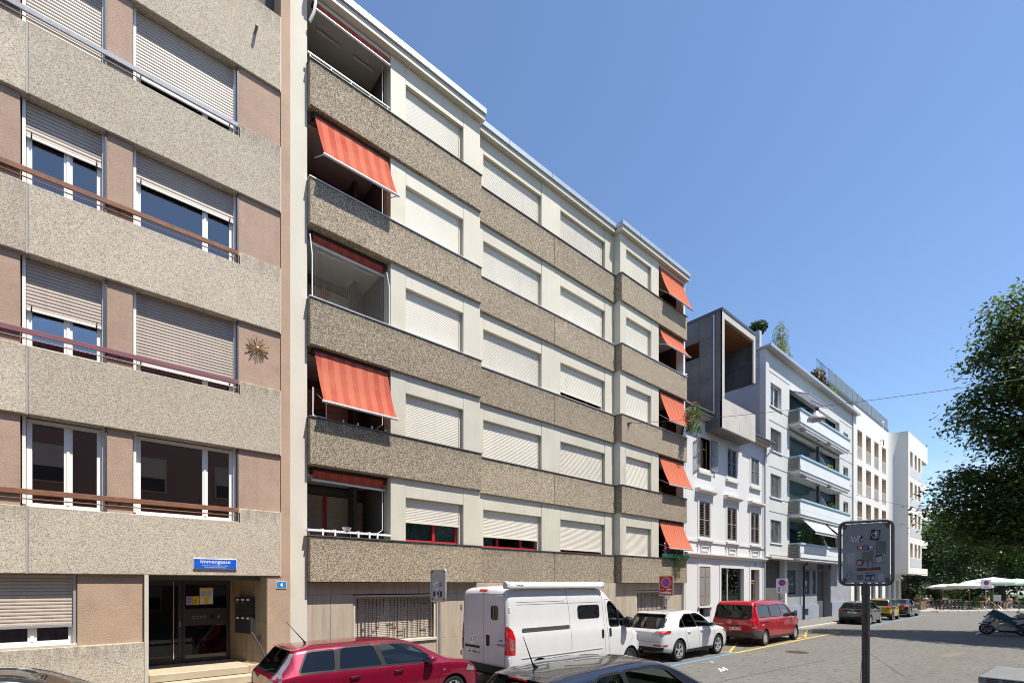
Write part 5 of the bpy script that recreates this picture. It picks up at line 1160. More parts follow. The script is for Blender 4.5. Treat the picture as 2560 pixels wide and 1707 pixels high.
class Body:
    """closed car shell lofted from vertical sections; everything else is cut from it or laid on it"""
    def __init__(s, sp):
        s.sp = sp; s.L = sp['L']; s.top, s.belt, s.half, s.bot, s.rw = (pchip(sp[k]) for k in ('top', 'belt', 'half', 'bot', 'roofw'))
        xs = [0.0, .012, .035, .07] + list(np.linspace(.11, s.L - .11, sp.get('n', 52))) + [s.L - .07, s.L - .035, s.L - .012, s.L]
        rings = []
        for x in xs:
            half = s.section(x); e = min(x, s.L - x); k = 1.0 if e > .07 else 1 - .07 * (1 - e / .07) ** 2
            zc = .5 * (s.bot(x) + s.top(x))
            half = [(y * k, zc + (z - zc) * k) for y, z in half]
            rings.append([(x, -y, z) for y, z in half] + [(x, y, z) for y, z in half[-2:0:-1]])
        n = len(rings[0]); mb = MB(); vs = [v for r in rings for v in r]
        fs = [(i * n + j, i * n + (j + 1) % n, (i + 1) * n + (j + 1) % n, (i + 1) * n + j) for i in range(len(rings) - 1) for j in range(n)]
        fs += [tuple(range(n - 1, -1, -1)), tuple((len(rings) - 1) * n + j for j in range(n))]
        mb.add(vs, fs); s.me = mb.mesh('body')
        bm = bmesh.new(); bm.from_mesh(s.me); bmesh.ops.recalc_face_normals(bm, faces=bm.faces); bm.to_mesh(s.me); bm.free()
        s.me.shade_smooth(); s.me.set_sharp_from_angle(angle=R(55))
        s.bvh = BVHTree.FromPolygons([v.co for v in s.me.vertices], [p.vertices for p in s.me.polygons])
        s.vn = [v.normal.copy() for v in s.me.vertices]
    def section(s, x):
        zt, zb, w, rw = s.top(x), s.bot(x), s.half(x), s.rw(x); sh = min(s.belt(x), zt - .05); h = zt - sh; e = min(.10, h * .55); d = sh - zb
        p = [(0, zb), (w * .55, zb), (w * .92, zb + .012), (w * .975, zb + .07), (w * .992, zb + .22 * d), (w * 1.0, zb + .45 * d), (w * .997, zb + .66 * d), (w * .988, zb + .84 * d), (w * .972, sh - .018)]
        w0 = w * .962; rw = min(rw, w0 - .005)
        for t in (.03, .36, .7, 1.0): p.append((w0 + (rw - w0) * t, sh + (h - e) * t))
        p += [(rw - .022, zt - e * .62), (rw - .06, zt - e * .30), (rw - .13, zt - e * .10), (rw * .55, zt - e * .02), (0, zt + s.sp.get('crown', .012) * (1 if h > .25 else .3))]
        return p
    def cavity(s, x0, x1, n=26):
        rings = []
        for x in np.linspace(x0, x1, n):
            zt, w, rw, sh = s.top(x) - .045, s.half(x) - .065, s.rw(x) - .05, s.belt(x); zf = s.sp.get('floor', .45)
            zt = max(zt, zf + .3); e = min(.1, max(.02, zt - sh) * .5); shh = min(sh, zt - .06)
            half = [(0, zf), (w, zf), (w, shh - .02), (w * .985, shh), (rw, max(shh + .02, zt - e)), (rw - .05, zt - e * .3), (rw - .14, zt - e * .08), (rw * .5, zt), (0, zt)]
            rings.append([(x, -y, z) for y, z in half] + [(x, y, z) for y, z in half[-2:0:-1]])
        m = len(rings[0]); mb = MB()
        mb.add([v for r in rings for v in r], [(i * m + j, i * m + (j + 1) % m, (i + 1) * m + (j + 1) % m, (i + 1) * m + j) for i in range(n - 1) for j in range(m)] + [tuple(range(m - 1, -1, -1)), tuple((n - 1) * m + j for j in range(m))])
        return mb
    def hit(s, axis, a, b, side=-1):
        """point of the shell and its normal: axis 'y' looks at the flank (x=a, z=b), 'x-' at the tail, 'x+' at the nose (y=a, z=b), 'z' from above (x=a, y=b)"""
        if axis == 'y': o, d = Vector((a, side * 3, b)), Vector((0, -side, 0))
        elif axis == 'x-': o, d = Vector((-2, a, b)), Vector((1, 0, 0))
        elif axis == 'x+': o, d = Vector((s.L + 2, a, b)), Vector((-1, 0, 0))
        else: o, d = Vector((a, b, 5)), Vector((0, 0, -1))
        co, nr, idx, _ = s.bvh.ray_cast(o, d)
        if co is None:
            q = {'y': Vector((a, side * s.half(a), b)), 'x-': Vector((0, a, b)), 'x+': Vector((s.L, a, b)), 'z': Vector((a, b, s.top(a)))}[axis]
            co, nr, idx, _ = s.bvh.find_nearest(q)
        return co, (nr if nr.dot(d) < 0 else -nr)
    def patch(s, poly, axis, side=-1, off=.004, step=.07, hole=None, lips=True):
        """sheet following the shell inside a 2-D outline (a ring if hole is given)"""
        bm = bmesh.new()
        if hole:
            a = [bm.verts.new((u, w, 0)) for u, w in poly]; b = [bm.verts.new((u, w, 0)) for u, w in hole]; n = len(a)
            for i in range(n): bm.faces.new((a[i], a[(i + 1) % n], b[(i + 1) % n], b[i]))
        else: bm.faces.new([bm.verts.new((u, w, 0)) for u, w in poly])
        bmesh.ops.triangulate(bm, faces=bm.faces)
        for _ in range(6):
            es = [e for e in bm.edges if e.calc_length() > step]
            if not es: break
            bmesh.ops.subdivide_edges(bm, edges=es, cuts=1); bmesh.ops.triangulate(bm, faces=[f for f in bm.faces if len(f.verts) > 3])
        for v in bm.verts:
            co, nr = s.hit(axis, v.co.x, v.co.y, side); v.co = co + nr * off
        bmesh.ops.remove_doubles(bm, verts=bm.verts, dist=1e-4)
        mb = MB(); bm.verts.index_update(); mb.v = [tuple(v.co) for v in bm.verts]; mb.f = [tuple(v.index for v in f.verts) for f in bm.faces]; mb.m = [0] * len(mb.f)
        bm.free(); return mb
    def ribbon(s, path, axis, side=-1, w=.008, off=.002):
        mb = MB(); P = []
        for a, b in zip(path, path[1:]):
            n = max(2, int(math.hypot(b[0] - a[0], b[1] - a[1]) / .06))
            P += [(a[0] + (b[0] - a[0]) * i / n, a[1] + (b[1] - a[1]) * i / n) for i in range(n)]
        P.append(path[-1]); vs = []
        for i, p in enumerate(P):
            q0, q1 = P[max(i - 1, 0)], P[min(i + 1, len(P) - 1)]; t = Vector((q1[0] - q0[0], q1[1] - q0[1])); t = t.normalized() if t.length else Vector((1, 0)); nn = Vector((-t.y, t.x)) * w / 2
            for sg in (-1, 1):
                co, nr = s.hit(axis, p[0] + nn.x * sg, p[1] + nn.y * sg, side); vs.append(co + nr * off)
        mb.add(vs, [(2 * i, 2 * i + 1, 2 * i + 3, 2 * i + 2) for i in range(len(P) - 1)])
        return mb
    def cut(s, cutters):
        """boolean the cutters away, keep the smooth shading of the untouched shell"""
        ob = bpy.data.objects.new('shell', s.me); COL.objects.link(ob); tmp = []
        for c in cutters:
            me = c.mesh('cutter'); bm = bmesh.new(); bm.from_mesh(me); bmesh.ops.recalc_face_normals(bm, faces=bm.faces); bm.to_mesh(me); bm.free()
            co = bpy.data.objects.new('cutter', me); COL.objects.link(co); tmp.append(co)
            md = ob.modifiers.new('cut', 'BOOLEAN'); md.operation = 'DIFFERENCE'; md.solver = 'EXACT'; md.object = co
        dg = bpy.context.evaluated_depsgraph_get(); me = bpy.data.meshes.new_from_object(ob.evaluated_get(dg))
        for t in tmp: m0 = t.data; bpy.data.objects.remove(t); bpy.data.meshes.remove(m0)
        bpy.data.objects.remove(ob)
        ver = s.me.vertices; pol = s.me.polygons; nrm = []
        me.shade_smooth()
        for p in me.polygons:
            co, nr, idx, dist = s.bvh.find_nearest(p.center)
            on = dist is not None and dist < .004 and nr.dot(p.normal) > .7
            for li in p.loop_indices:
                if not on: nrm.append(p.normal.copy()); continue
                v = me.vertices[me.loops[li].vertex_index].co; c2, n2, i2, d2 = s.bvh.find_nearest(v)
                vi = list(pol[i2].vertices)
                if len(vi) > 4: nrm.append(n2); continue
                wt = poly_3d_calc([ver[k].co for k in vi], v); q = Vector((0, 0, 0))
                for k, t in zip(vi, wt): q += s.vn[k] * t
                nrm.append(q.normalized() if q.length > 1e-6 and q.dot(p.normal) > .2 else p.normal.copy())
        me.normals_split_custom_set(nrm)
        return me
def grow(poly, d):
    """outline moved outwards by d"""
    n = len(poly); area = sum(poly[i][0] * poly[(i + 1) % n][1] - poly[(i + 1) % n][0] * poly[i][1] for i in range(n)); sg = 1 if area > 0 else -1; out = []
    for i in range(n):
        a, b, c = Vector(poly[i - 1]), Vector(poly[i]), Vector(poly[(i + 1) % n]); t1, t2 = (b - a).normalized(), (c - b).normalized()
        n1, n2 = Vector((t1.y, -t1.x)) * sg, Vector((t2.y, -t2.x)) * sg; m = n1 + n2; m = m / max(.35, m.length_squared / 2) if m.length > 1e-6 else n1
        out.append(tuple(b + m * d))
    return out
def rounded(poly, r, n=3):
    out = []
    for i in range(len(poly)):
        a, b, c = Vector(poly[i - 1]), Vector(poly[i]), Vector(poly[(i + 1) % len(poly)]); rr = min(r, (a - b).length * .45, (c - b).length * .45)
        p, q = b + (a - b).normalized() * rr, b + (c - b).normalized() * rr
        for k in range(n + 1): t = k / n; out.append(tuple(p * (1 - t) ** 2 + b * 2 * t * (1 - t) + q * t * t))
    return out
CGLASS = glass('car window glass', (0.50, 0.56, 0.54), 1.6); CGLASSD = glass('tinted car glass', (0.10, 0.105, 0.11), 1.6)
_wheel = {}
def wheel(parent, x, y, r, w, side, spokes=5, rimm=None, cap=False, tyre_h=.3):
    """tyre with a rim child; side = -1 faces the street"""
    key = (r, w, spokes, side, rimm.name if rimm else '')
    if key not in _wheel:
        ri = r * (1 - tyre_h); s = side
        ty = MB().lathe([(ri, -w * .42), (ri + .01, -w * .5), (r * .93, -w * .5), (r - .008, -w * .40), (r, -w * .30), (r, -w * .02), (r - .008, 0), (r, w * .02), (r, w * .30), (r - .008, w * .40), (r * .93, w * .5), (ri + .01, w * .5), (ri, w * .42), (ri, -w * .42)], axis=1, n=40)
        rm = MB().lathe([(ri - .002, s * w * .44), (ri - .018, s * w * .47), (ri - .03, s * w * .40), (ri - .035, s * w * .1), (ri - .035, -s * w * .3)], axis=1, n=40)
        if cap: rm.lathe([(ri - .03, s * w * .40), (ri * .8, s * w * .47), (ri * .5, s * w * .40), (ri * .3, s * w * .44), (0, s * w * .46)], axis=1, n=40)
        else: rm.lathe([(ri * .22, s * w * .36), (ri * .2, s * w * .42), (0, s * w * .43)], axis=1, n=20)
        for k in range(spokes if not cap else 0):
            a = 6.283 * k / spokes + .3
            for da in (-.11, .11) if spokes <= 6 else (0,):
                d = Vector((math.cos(a + da), 0, math.sin(a + da))); t = Vector((-d.z, 0, d.x)) * .02; d0 = Vector((math.cos(a), 0, math.sin(a)))
                o = d0 * ri * .15 - t + Vector((0, s * w * .32, 0)); e = d * (ri - .025) - t + Vector((0, s * w * .39, 0))
                rm.obox(o, e - o, t * 2, (0, s * .025, 0))
        hb = MB().lathe([(ri - .037, s * w * .12), (ri * .75, s * w * .12), (0, s * w * .10)], axis=1, n=24)
        slots = MB()
        if cap:
            for k in range(12):
                a = 6.283 * k / 12; d = Vector((math.cos(a), 0, math.sin(a))); t = Vector((-d.z, 0, d.x)) * .022
                o = d * ri * .72 - t + Vector((0, s * w * .468, 0)); slots.obox(o, d * ri * .14, t * 2, (0, s * .008, 0))
        _wheel[key] = [m.mesh('m') for m in (ty, rm, hb, slots)]
        for me, m in zip(_wheel[key], (RUBBER, rimm or ALLOY, BLACKP, BLACKP)):
            bm = bmesh.new(); bm.from_mesh(me); bmesh.ops.recalc_face_normals(bm, faces=bm.faces); bm.to_mesh(me); bm.free()
            me.materials.append(m); me.shade_smooth(); me.set_sharp_from_angle(angle=R(35))
    ms = _wheel[key]
    t = bpy.data.objects.new('wheel', ms[0]); link(t, parent); t.location = (x, y, r - .004)
    o = bpy.data.objects.new('rim', ms[1]); link(o, t); o = bpy.data.objects.new('brake_disc', ms[2]); link(o, t)
    if cap: o = bpy.data.objects.new('rim_slot', ms[3]); link(o, t)
    return t
def seat(parent, x, y, z, w=.5, h=.62):
    mb = MB().obox((x, y - w / 2, z), (.5, 0, .04), (0, w, 0), (0, 0, .14)); mb.obox((x - .02, y - w / 2 + .02, z + .1), (.13, 0, 0), (0, w - .04, 0), (-.16, 0, h)); mb.obox((x - .17, y - .13, z + h + .14), (.09, 0, 0), (0, .26, 0), (-.03, 0, .17))
    return build('seat', mb, SEAT, parent, world=False, bevel=.035, seg=2)
def plate_text(parent, B, y, z, body, axis='x-', size=.085, wd=.5, h=.11):
    co, nr = B.hit(axis, y, z); x = co.x
    p = build('number_plate', MB().box(x - .022, x - .004, y - wd / 2, y + wd / 2, z - h / 2, z + h / 2), PLATE, parent, world=False, bevel=.004)
    o = lettering(body, size, (x - .024, y - .01, z), (0, -1, 0), (0, 0, 1), INK, p, bold=.002, world=False); 
    for sy, m in ((wd / 2 - .035, REDL), (-wd / 2 + .03, INK)): build('crest', MB().box(x - .0235, x - .0225, y + sy - .018, y + sy + .018, z - .024, z + .024), m, p, world=False)
    return p
def make_car(name, loc, label, paint, sp, rz=0.0, cat='car'):
    root = thing(name, loc, label, cat, sp.get('group'), rz); B = Body(sp); L = sp['L']
    cutters = []
    for wx in sp['wheels']:
        for sd in (-1, 1):
            r = sp['wr'] + sp.get('arch', .055); y0 = sd * (B.half(wx) - .30); y1 = sd * (B.half(wx) + .4)
            c = MB(); nn = 28
            c.add([(wx + r * math.cos(6.283 * k / nn), y, sp['wr'] + r * math.sin(6.283 * k / nn)) for y in (y0, y1) for k in range(nn)],
                  [tuple(range(nn)), tuple(range(2 * nn - 1, nn - 1, -1))] + [(k, (k + 1) % nn, nn + (k + 1) % nn, nn + k) for k in range(nn)]); cutters.append(c)
    see = sp.get('cabin')
    if see:
        cutters.append(B.cavity(*see)); xm = .5 * (see[0] + see[1])
        for w in sp['side']: cutters.append(MB().prism(w['p'], 1, -2, 2))
        if 'wind' in sp: cutters.append(MB().prism(sp['wind'], 0, see[1] - .75, L + 1))
        if 'rear' in sp: cutters.append(MB().prism(sp['rear'], 0, -1, see[0] + .55))
    me = B.cut(cutters); me.materials.clear(); me.materials.append(paint); me.materials.append(CABIN)
    # inside faces take the cabin trim
    for p in me.polygons:
        co, nr, idx, dist = B.bvh.find_nearest(p.center)
        if dist > .012: p.material_index = 1
    body = bpy.data.objects.new('body', me); link(body, root)
    P = lambda n, mb, m, par=None, **k: build(n, mb, m, par or root, world=False, smooth=k.pop('smooth', 50), **k)
    for sd in (-1, 1):
        for wx in sp['wheels']:
            r = sp['wr'] + sp.get('arch', .055) - .002; y0, y1 = sd * (B.half(wx) - .296), sd * (B.half(wx) - .03); nn = 28; mb = MB()
            a0, a1 = -.35, math.pi + .35
            vs = [(wx + r * math.cos(a0 + (a1 - a0) * k / nn), y, sp['wr'] + r * math.sin(a0 + (a1 - a0) * k / nn)) for y in (y0, y1) for k in range(nn + 1)]
            mb.add(vs, [(k, k + 1, nn + 2 + k, nn + 1 + k) for k in range(nn)]); mb.add([vs[k] for k in range(nn + 1)], [tuple(range(nn + 1))])
            P('wheel_arch', mb, BLACKP)
            wheel(root, wx, sd * (B.half(wx) - .02 - sp['ww'] / 2), sp['wr'], sp['ww'], sd, sp.get('spokes', 5), sp.get('rim'), sp.get('cap', False))
        for w in sp['side']:
            if 'only' in w and w['only'] != sd: continue
            P('side_window', B.patch(w['p'], 'y', sd, -.006 if see else .004), w.get('g', CGLASS if see else CGLASSD))
            if w.get('trim', True): P('window_trim', B.patch(grow(w['p'], w.get('tw', .028)), 'y', sd, .003, hole=grow(w['p'], -.004)), BLACKP)
        for q in sp.get('pillars', []): P('pillar_trim', B.patch(q, 'y', sd, .004), BLACKP)
        for seam in sp.get('seams', []): P('door_gap', B.ribbon(seam, 'y', sd), INK)
        for i_, (n, poly, m) in enumerate(sp.get('sidepatch', [])): P(n, B.patch(poly, 'y', sd, .007 + .0015 * i_), m)
        for (hx, hz, hl, hm) in sp.get('handles', []):
            co, nr = B.hit('y', hx, hz, sd)
            if hl > 0: P('door_handle', MB().tube([co + Vector((-hl / 2, nr.y * .0, 0)), co + Vector((-hl / 2 + .02, nr.y * .035, .004)), co + Vector((hl / 2 - .02, nr.y * .035, .008)), co + Vector((hl / 2, 0, .006))], [.012, .015, .015, .012], 8), hm)
            else: P('door_handle', B.patch(rounded([(hx - .045, hz + hl / 2), (hx + .045, hz + hl / 2), (hx + .045, hz - hl / 2), (hx - .045, hz - hl / 2)], .03), 'y', sd, .012), hm)
        if 'mirror' in sp:
            mx, mz, mm, big = sp['mirror']; co, nr = B.hit('y', mx, mz, sd); ms = MB(); k = 10
            prof = [(-.085, .02), (-.08, .075), (-.04, .098), (.03, .085), (.085, .045), (.1, .01)]
            vs = []; 
            for px, pr in prof:
                for j in range(k):
                    a = 6.283 * j / k; vs.append((px * big, sd * (.13 * big + pr * 1.15 * big * math.cos(a)), .05 + pr * .78 * big * math.sin(a) * (1.5 if big > 1.3 else 1)))
            ms.add(vs, [(i * k + j, i * k + (j + 1) % k, (i + 1) * k + (j + 1) % k, (i + 1) * k + j) for i in range(len(prof) - 1) for j in range(k)] + [tuple(range(k)), tuple(len(vs) - k + j for j in range(k))])
            mo = P('mirror', ms, mm, smooth=60); mo.location = co
            P('mirror_foot', MB().tube([(0, -sd * .03, -.02), (.0, sd * .06, .02)], [.04, .03], 8), BLACKP, mo)
            P('mirror_glass', MB().box(-.088 * big, -.084 * big, sd * (.13 * big) - .085 * big, sd * (.13 * big) + .085 * big, .0, .10), CHROME, mo)
    if 'wind' in sp: P('windscreen', B.patch(sp['wind'], 'x+', off=-.006 if see else .004), CGLASS if see else CGLASSD)
    if 'rear' in sp:
        P('rear_window', B.patch(sp['rear'], 'x-', off=-.006 if see else .004), sp.get('rearg', CGLASS if see else CGLASSD))
        P('window_trim', B.patch(grow(sp['rear'], .03), 'x-', off=.003, hole=grow(sp['rear'], -.004)), BLACKP)
    for (n, poly, m, off) in sp.get('tail', []): P(n, B.patch(poly, 'x-', off=off), m)
    for (n, poly, m, off) in sp.get('nose', []): P(n, B.patch(poly, 'x+', off=off), m)
    for (n, poly, m, off) in sp.get('roof', []): P(n, B.patch(poly, 'z', off=off), m)
    for seam in sp.get('tailseams', []): P('door_gap', B.ribbon(seam, 'x-'), INK)
    for seam in sp.get('topseams', []): P('panel_gap', B.ribbon(seam, 'z'), INK)
    if see:
        for (x, y, z) in sp.get('seats', []): seat(root, x, y, z)
        x1 = see[1]; dz = sp.get('dash', .95); hw = B.half(x1 - .5) - .1
        P('dashboard', MB().prism([(x1 - .75, dz - .2), (x1 - .68, dz), (x1 - .1, dz + .02), (x1 - .1, dz - .3)], 1, -hw, hw), BLACKP)
        st = MB(); c = Vector((x1 - .85, .37, dz + .0)); ring = [c + Vector((-.05 * math.sin(6.283 * k / 20) , .18 * math.cos(6.283 * k / 20), .17 * math.sin(6.283 * k / 20))) for k in range(20)]
        st.tube(ring, .014, 6, closed=True).tube([c + Vector((0, -.17, 0)), c, c + Vector((0, .17, 0))], .014, 6).tube([c, c + Vector((.2, 0, -.06))], .03, 8)
        P('steering_wheel', st, BLACKP)
        if 'wind' in sp:
            zz = max(p[1] for p in sp['wind']) - .05; co, _ = B.hit('x+', 0, zz); P('rear_view_mirror', MB().box(co.x - .12, co.x - .09, -.11, .11, zz - .06, zz + .01), BLACKP)
    return root, B
YC = 9.55
# ---- red estate car
sp = dict(L=4.48, top=[(0, .98), (.06, 1.03), (.16, 1.17), (.30, 1.33), (.40, 1.43), (.55, 1.447), (1.2, 1.470), (2.1, 1.475), (2.55, 1.445), (2.85, 1.37), (3.2, 1.19), (3.5, 1.03), (3.62, .985), (4.0, .92), (4.3, .82), (4.42, .72), (4.48, .62)],
    belt=[(0, .94), (.5, 1.0), (2, .985), (3.2, .945), (3.6, .93), (4.1, .86), (4.48, .56)], half=[(0, .76), (.15, .82), (.6, .852), (2.2, .86), (3.6, .85), (4.1, .81), (4.35, .72), (4.48, .56)],
    bot=[(0, .34), (.3, .26), (.9, .2), (3.6, .2), (4.2, .22), (4.48, .3)], roofw=[(0, .68), (.4, .62), (1, .64), (2.2, .645), (2.8, .66), (3.5, .76), (4.0, .74), (4.48, .5)],
    wheels=(.92, 3.66), wr=.305, ww=.2, arch=.06, cabin=(.42, 3.3), floor=.42, spokes=7, dash=.96,
    side=[dict(p=rounded([(.44, 1.035), (1.06, 1.03), (1.10, 1.375), (.62, 1.37)], .05), g=CGLASSD), dict(p=rounded([(1.14, 1.03), (1.98, 1.02), (1.86, 1.405), (1.22, 1.395)], .04), g=CGLASSD), dict(p=rounded([(2.07, 1.02), (3.17, .985), (3.12, 1.06), (2.72, 1.32), (2.5, 1.385), (1.98, 1.405)], .03))],
    pillars=[[(1.99, 1.0), (2.065, 1.0), (1.97, 1.41), (1.87, 1.42)], [(1.07, 1.01), (1.135, 1.01), (1.21, 1.40), (1.12, 1.39)]],
    seams=[[(1.12, 1.0), (1.22, .8), (1.34, .62), (1.36, .3)], [(2.04, 1.0), (2.1, .6), (2.08, .3)], [(3.25, .96), (3.3, .75), (3.2, .3)], [(1.36, .3), (3.2, .3)], [(.36, 1.4), (.33, .9), (.3, .6)]],
    handles=[(1.42, .86, .2, BLACKP), (2.32, .875, .2, BLACKP)], mirror=(3.03, 1.0, None, 1.1),
    wind=rounded([(-.62, 1.06), (.62, 1.06), (.53, 1.40), (-.53, 1.40)], .04), rear=rounded([(-.6, 1.05), (.6, 1.05), (.53, 1.395), (-.53, 1.395)], .05),
    tail=[('tail_light', [(s * .64, .80), (s * .74, .80), (s * .70, 1.04), (s * .60, 1.36), (s * .565, 1.36), (s * .635, 1.04)][::s], CLEARL, .006) for s in (-1, 1)] + [('tail_light', [(s * .64, .64), (s * .745, .64), (s * .745, .79), (s * .645, .79)][::s], REDL, .006) for s in (-1, 1)],
    nose=[('headlight', [(s * .42, .66), (s * .70, .69), (s * .74, .83), (s * .5, .80)][::s], CLEARL, .006) for s in (-1, 1)] + [('grille', [(-.36, .60), (.36, .60), (.36, .74), (-.36, .74)], BLACKP, .005)],
    seats=[(1.95, -.37, .5), (1.95, .37, .5), (1.05, -.36, .5), (1.05, .36, .5)], sidepatch=[('tail_light_side', [(.05, .80), (.12, .80), (.17, 1.03), (.38, 1.36), (.345, 1.36), (.13, 1.05)], CLEARL), ('tail_light_side', [(.03, .64), (.13, .64), (.13, .795), (.04, .795)], REDL), ('indicator', rounded([(3.36, .76), (3.42, .76), (3.42, .80), (3.36, .80)], .02), CLEARL), ('headlight_side', [(3.98, .70), (4.24, .66), (4.22, .73), (4.04, .83)], CLEARL)],
    topseams=[[(3.62, -.7), (4.2, -.62)], [(3.62, .7), (4.2, .62)]])
REDP = carpaint('raspberry red paint', (0.23, 0.002, 0.028), .45, .33); sp['mirror'] = (3.03, 1.0, REDP, 1.1)
rc, B = make_car('estate_car', (2.27, YC + .12, 0), 'raspberry red estate car parked beside the entrance steps', REDP, sp)
build('roof_spoiler', MB().prism([(.34, 1.412), (.54, 1.442), (.54, 1.425), (.38, 1.395)], 1, -.54, .54), REDP, rc, world=False, bevel=.01)
co, nr = B.hit('z', .78, .0); build('antenna', MB().tube([co, co + Vector((-.03, 0, .05)), co + Vector((-.34, 0, .42))], [.03, .012, .004], 6), BLACKP, rc, world=False)
build('rear_wiper', MB().tube([B.hit('x-', -.1, 1.05)[0] + Vector((-.03, 0, 0)), B.hit('x-', -.5, 1.12)[0] + Vector((-.03, 0, 0))], .012, 5), BLACKP, rc, world=False)
# ---- white camper van
Hh = [(0, .99), (.2, 1.015), (4.3, 1.02), (5.0, .99), (5.5, .84), (5.75, .6)]
WHITEP = carpaint('white van paint', (0.56, 0.56, 0.56), 0, .4, .5)
vw = rounded([(2.5, 1.66), (3.42, 1.66), (3.42, 2.03), (2.5, 2.03)], .09, 4)
sp = dict(L=5.75, n=60, crown=.03, top=[(0, 2.40), (.06, 2.46), (.2, 2.52), (1.5, 2.56), (3.2, 2.55), (3.6, 2.47), (3.95, 2.26), (4.5, 1.83), (4.95, 1.48), (5.1, 1.38), (5.4, 1.21), (5.62, 1.0), (5.75, .78)],
    belt=[(0, 1.42), (3.6, 1.42), (4.6, 1.36), (5.1, 1.2), (5.5, 1.02), (5.75, .7)], half=Hh, bot=[(0, .36), (.5, .32), (5.2, .28), (5.75, .34)], roofw=[(0, .90), (3.4, .90), (4.0, .88), (4.6, .90), (5.1, .80), (5.75, .5)],
    wheels=(1.02, 4.88), wr=.345, ww=.22, arch=.07, cabin=(3.3, 4.85), floor=.9, cap=True, rim=GREYP, dash=1.36,
    side=[dict(p=rounded([(3.86, 1.40), (4.30, 1.39), (4.28, 2.0), (4.22, 2.08), (3.9, 2.10), (3.83, 2.02)], .05)), dict(p=rounded([(4.36, 1.39), (4.78, 1.46), (4.42, 1.86), (4.34, 1.93)], .03), trim=True)],
    seams=[[(2.05, 2.5), (2.15, 2.0), (2.2, 1.2), (2.2, .45)], [(3.52, 2.45), (3.58, 2.2), (3.62, 1.3), (3.6, .45)], [(3.72, 2.18), (3.74, 1.3), (3.85, .45)], [(2.05, 2.5), (3.52, 2.46)], [(3.72, 2.18), (4.1, 2.14)], [(4.92, 1.3), (4.96, 1.0), (4.6, .6)], [(.3, 2.10), (3.5, 2.10)], [(.3, 2.16), (2.0, 2.16)]],
    handles=[(3.52, 1.20, -.24, BLACKP), (3.86, 1.22, -.24, BLACKP)], mirror=(4.55, 1.44, BLACKP, 1.5),
    wind=rounded([(-.82, 1.50), (.82, 1.50), (.78, 2.28), (-.78, 2.28)], .06), seats=[(3.75, -.5, .95), (3.75, .5, .95)],
    tail=[('tail_light', [(s * .855, .90), (s * .965, .90), (s * .97, 1.40), (s * .93, 1.58), (s * .88, 1.58), (s * .855, 1.4)][::s], REDL, .012) for s in (-1, 1)] + [('reversing_light', [(s * .865, 1.0), (s * .93, 1.0), (s * .93, 1.3), (s * .865, 1.22)][::s], CLEARL, .014) for s in (-1, 1)] +
         [('rear_pane', rounded([(-.60, 1.72), (-.32, 1.72), (-.32, 2.08), (-.60, 2.08)], .09, 4), CGLASSD, .012), ('handle_strip', [(.15, .97), (.78, .97), (.78, 1.03), (.15, 1.03)], BLACKP, .012), ('door_handle', rounded([(-.14, 1.06), (-.26, 1.06), (-.26, 1.34), (-.14, 1.34)], .04), BLACKP, .02), ('rear_bumper', [(-.95, .36), (.95, .36), (.95, .60), (-.95, .60)], BLACKP, .03), ('brake_light', [(-.16, 2.40), (.16, 2.40), (.16, 2.46), (-.16, 2.46)], REDL, .03)],
    tailseams=[[(0, .62), (0, 2.42)], [(-.84, .62), (-.86, 1.5), (-.82, 2.36)], [(.84, .62), (.86, 1.5), (.82, 2.36)], [(-.82, 2.36), (.82, 2.36)]],
    sidepatch=[('tail_light_side', [(.015, .90), (.20, .90), (.21, 1.3), (.15, 1.48), (.02, 1.6)], REDL), ('reversing_light_side', [(.05, 1.0), (.15, 1.0), (.16, 1.24), (.05, 1.32)], CLEARL), ('side_pane', vw, mat('black camper window', (.012, .013, .016), .12, var=.6, vs=9, spec=.3)), ('rub_strip', [(.25, .42), (.72, .42), (.72, .58), (.25, .58)], BLACKP), ('rub_strip', [(1.40, .36), (4.40, .36), (4.40, .50), (1.40, .50)], BLACKP), ('front_corner', [(5.3, .36), (5.68, .42), (5.66, .62), (5.32, .60)], BLACKP), ('slide_rail', [(.45, 1.43), (2.14, 1.43), (2.14, 1.52), (.45, 1.52)], GREYP), ('swage', [(.4, .80), (3.5, .80), (3.5, .83), (.4, .83)], mat('shaded white paint crease', (.6, .6, .6), .4, var=.03)), ('headlight_side', [(5.28, .92), (5.55, .86), (5.5, 1.0), (5.3, 1.12)], CLEARL)],
    nose=[('headlight', [(s * .55, .88), (s * .78, .92), (s * .80, 1.10), (s * .6, 1.06)][::s], CLEARL, .008) for s in (-1, 1)] + [('grille', [(-.5, .55), (.5, .55), (.5, .75), (-.5, .75)], BLACKP, .008)])
vn, B = make_car('camper_van', (7.45, 9.79, 0), 'tall white camper van with rolled awning on its roof edge', WHITEP, sp, cat='van')
plate_text(vn, B, .42, .86, 'BS 37805', size=.1)
x = B.hit('x-', .4, 1.3)[0].x - .008
lettering('PEUGEOT', .045, (x, .47, 1.10), (0, -1, 0), (0, 0, 1), CHROME, vn, world=False, sx=1.4, bold=.001)
lm = MB(); lc = Vector((x, .47, 1.25))
for pts in ([(-.02, .09), (.01, .05), (.0, .0), (.02, -.08)], [(.0, .05), (-.06, .03), (-.08, .06)], [(.0, .02), (.05, .0), (.07, .03), (.06, .07)], [(.0, -.01), (-.04, -.05), (-.05, -.09)], [(-.02, .09), (-.05, .08)], [(.02, .02), (.06, -.04), (.09, -.03)]):
    lm.tube([lc + Vector((0, -a, b)) for a, b in pts], .011, 6)
build('lion_badge', lm, CHROME, vn, world=False)
lettering('BOXER', .075, (x, -.72, 1.12), (0, -1, 0), (0, 0, 1), mat('dark red print', (.2, .05, .05), .5, var=0), vn, world=False, sx=1.3, bold=.002)
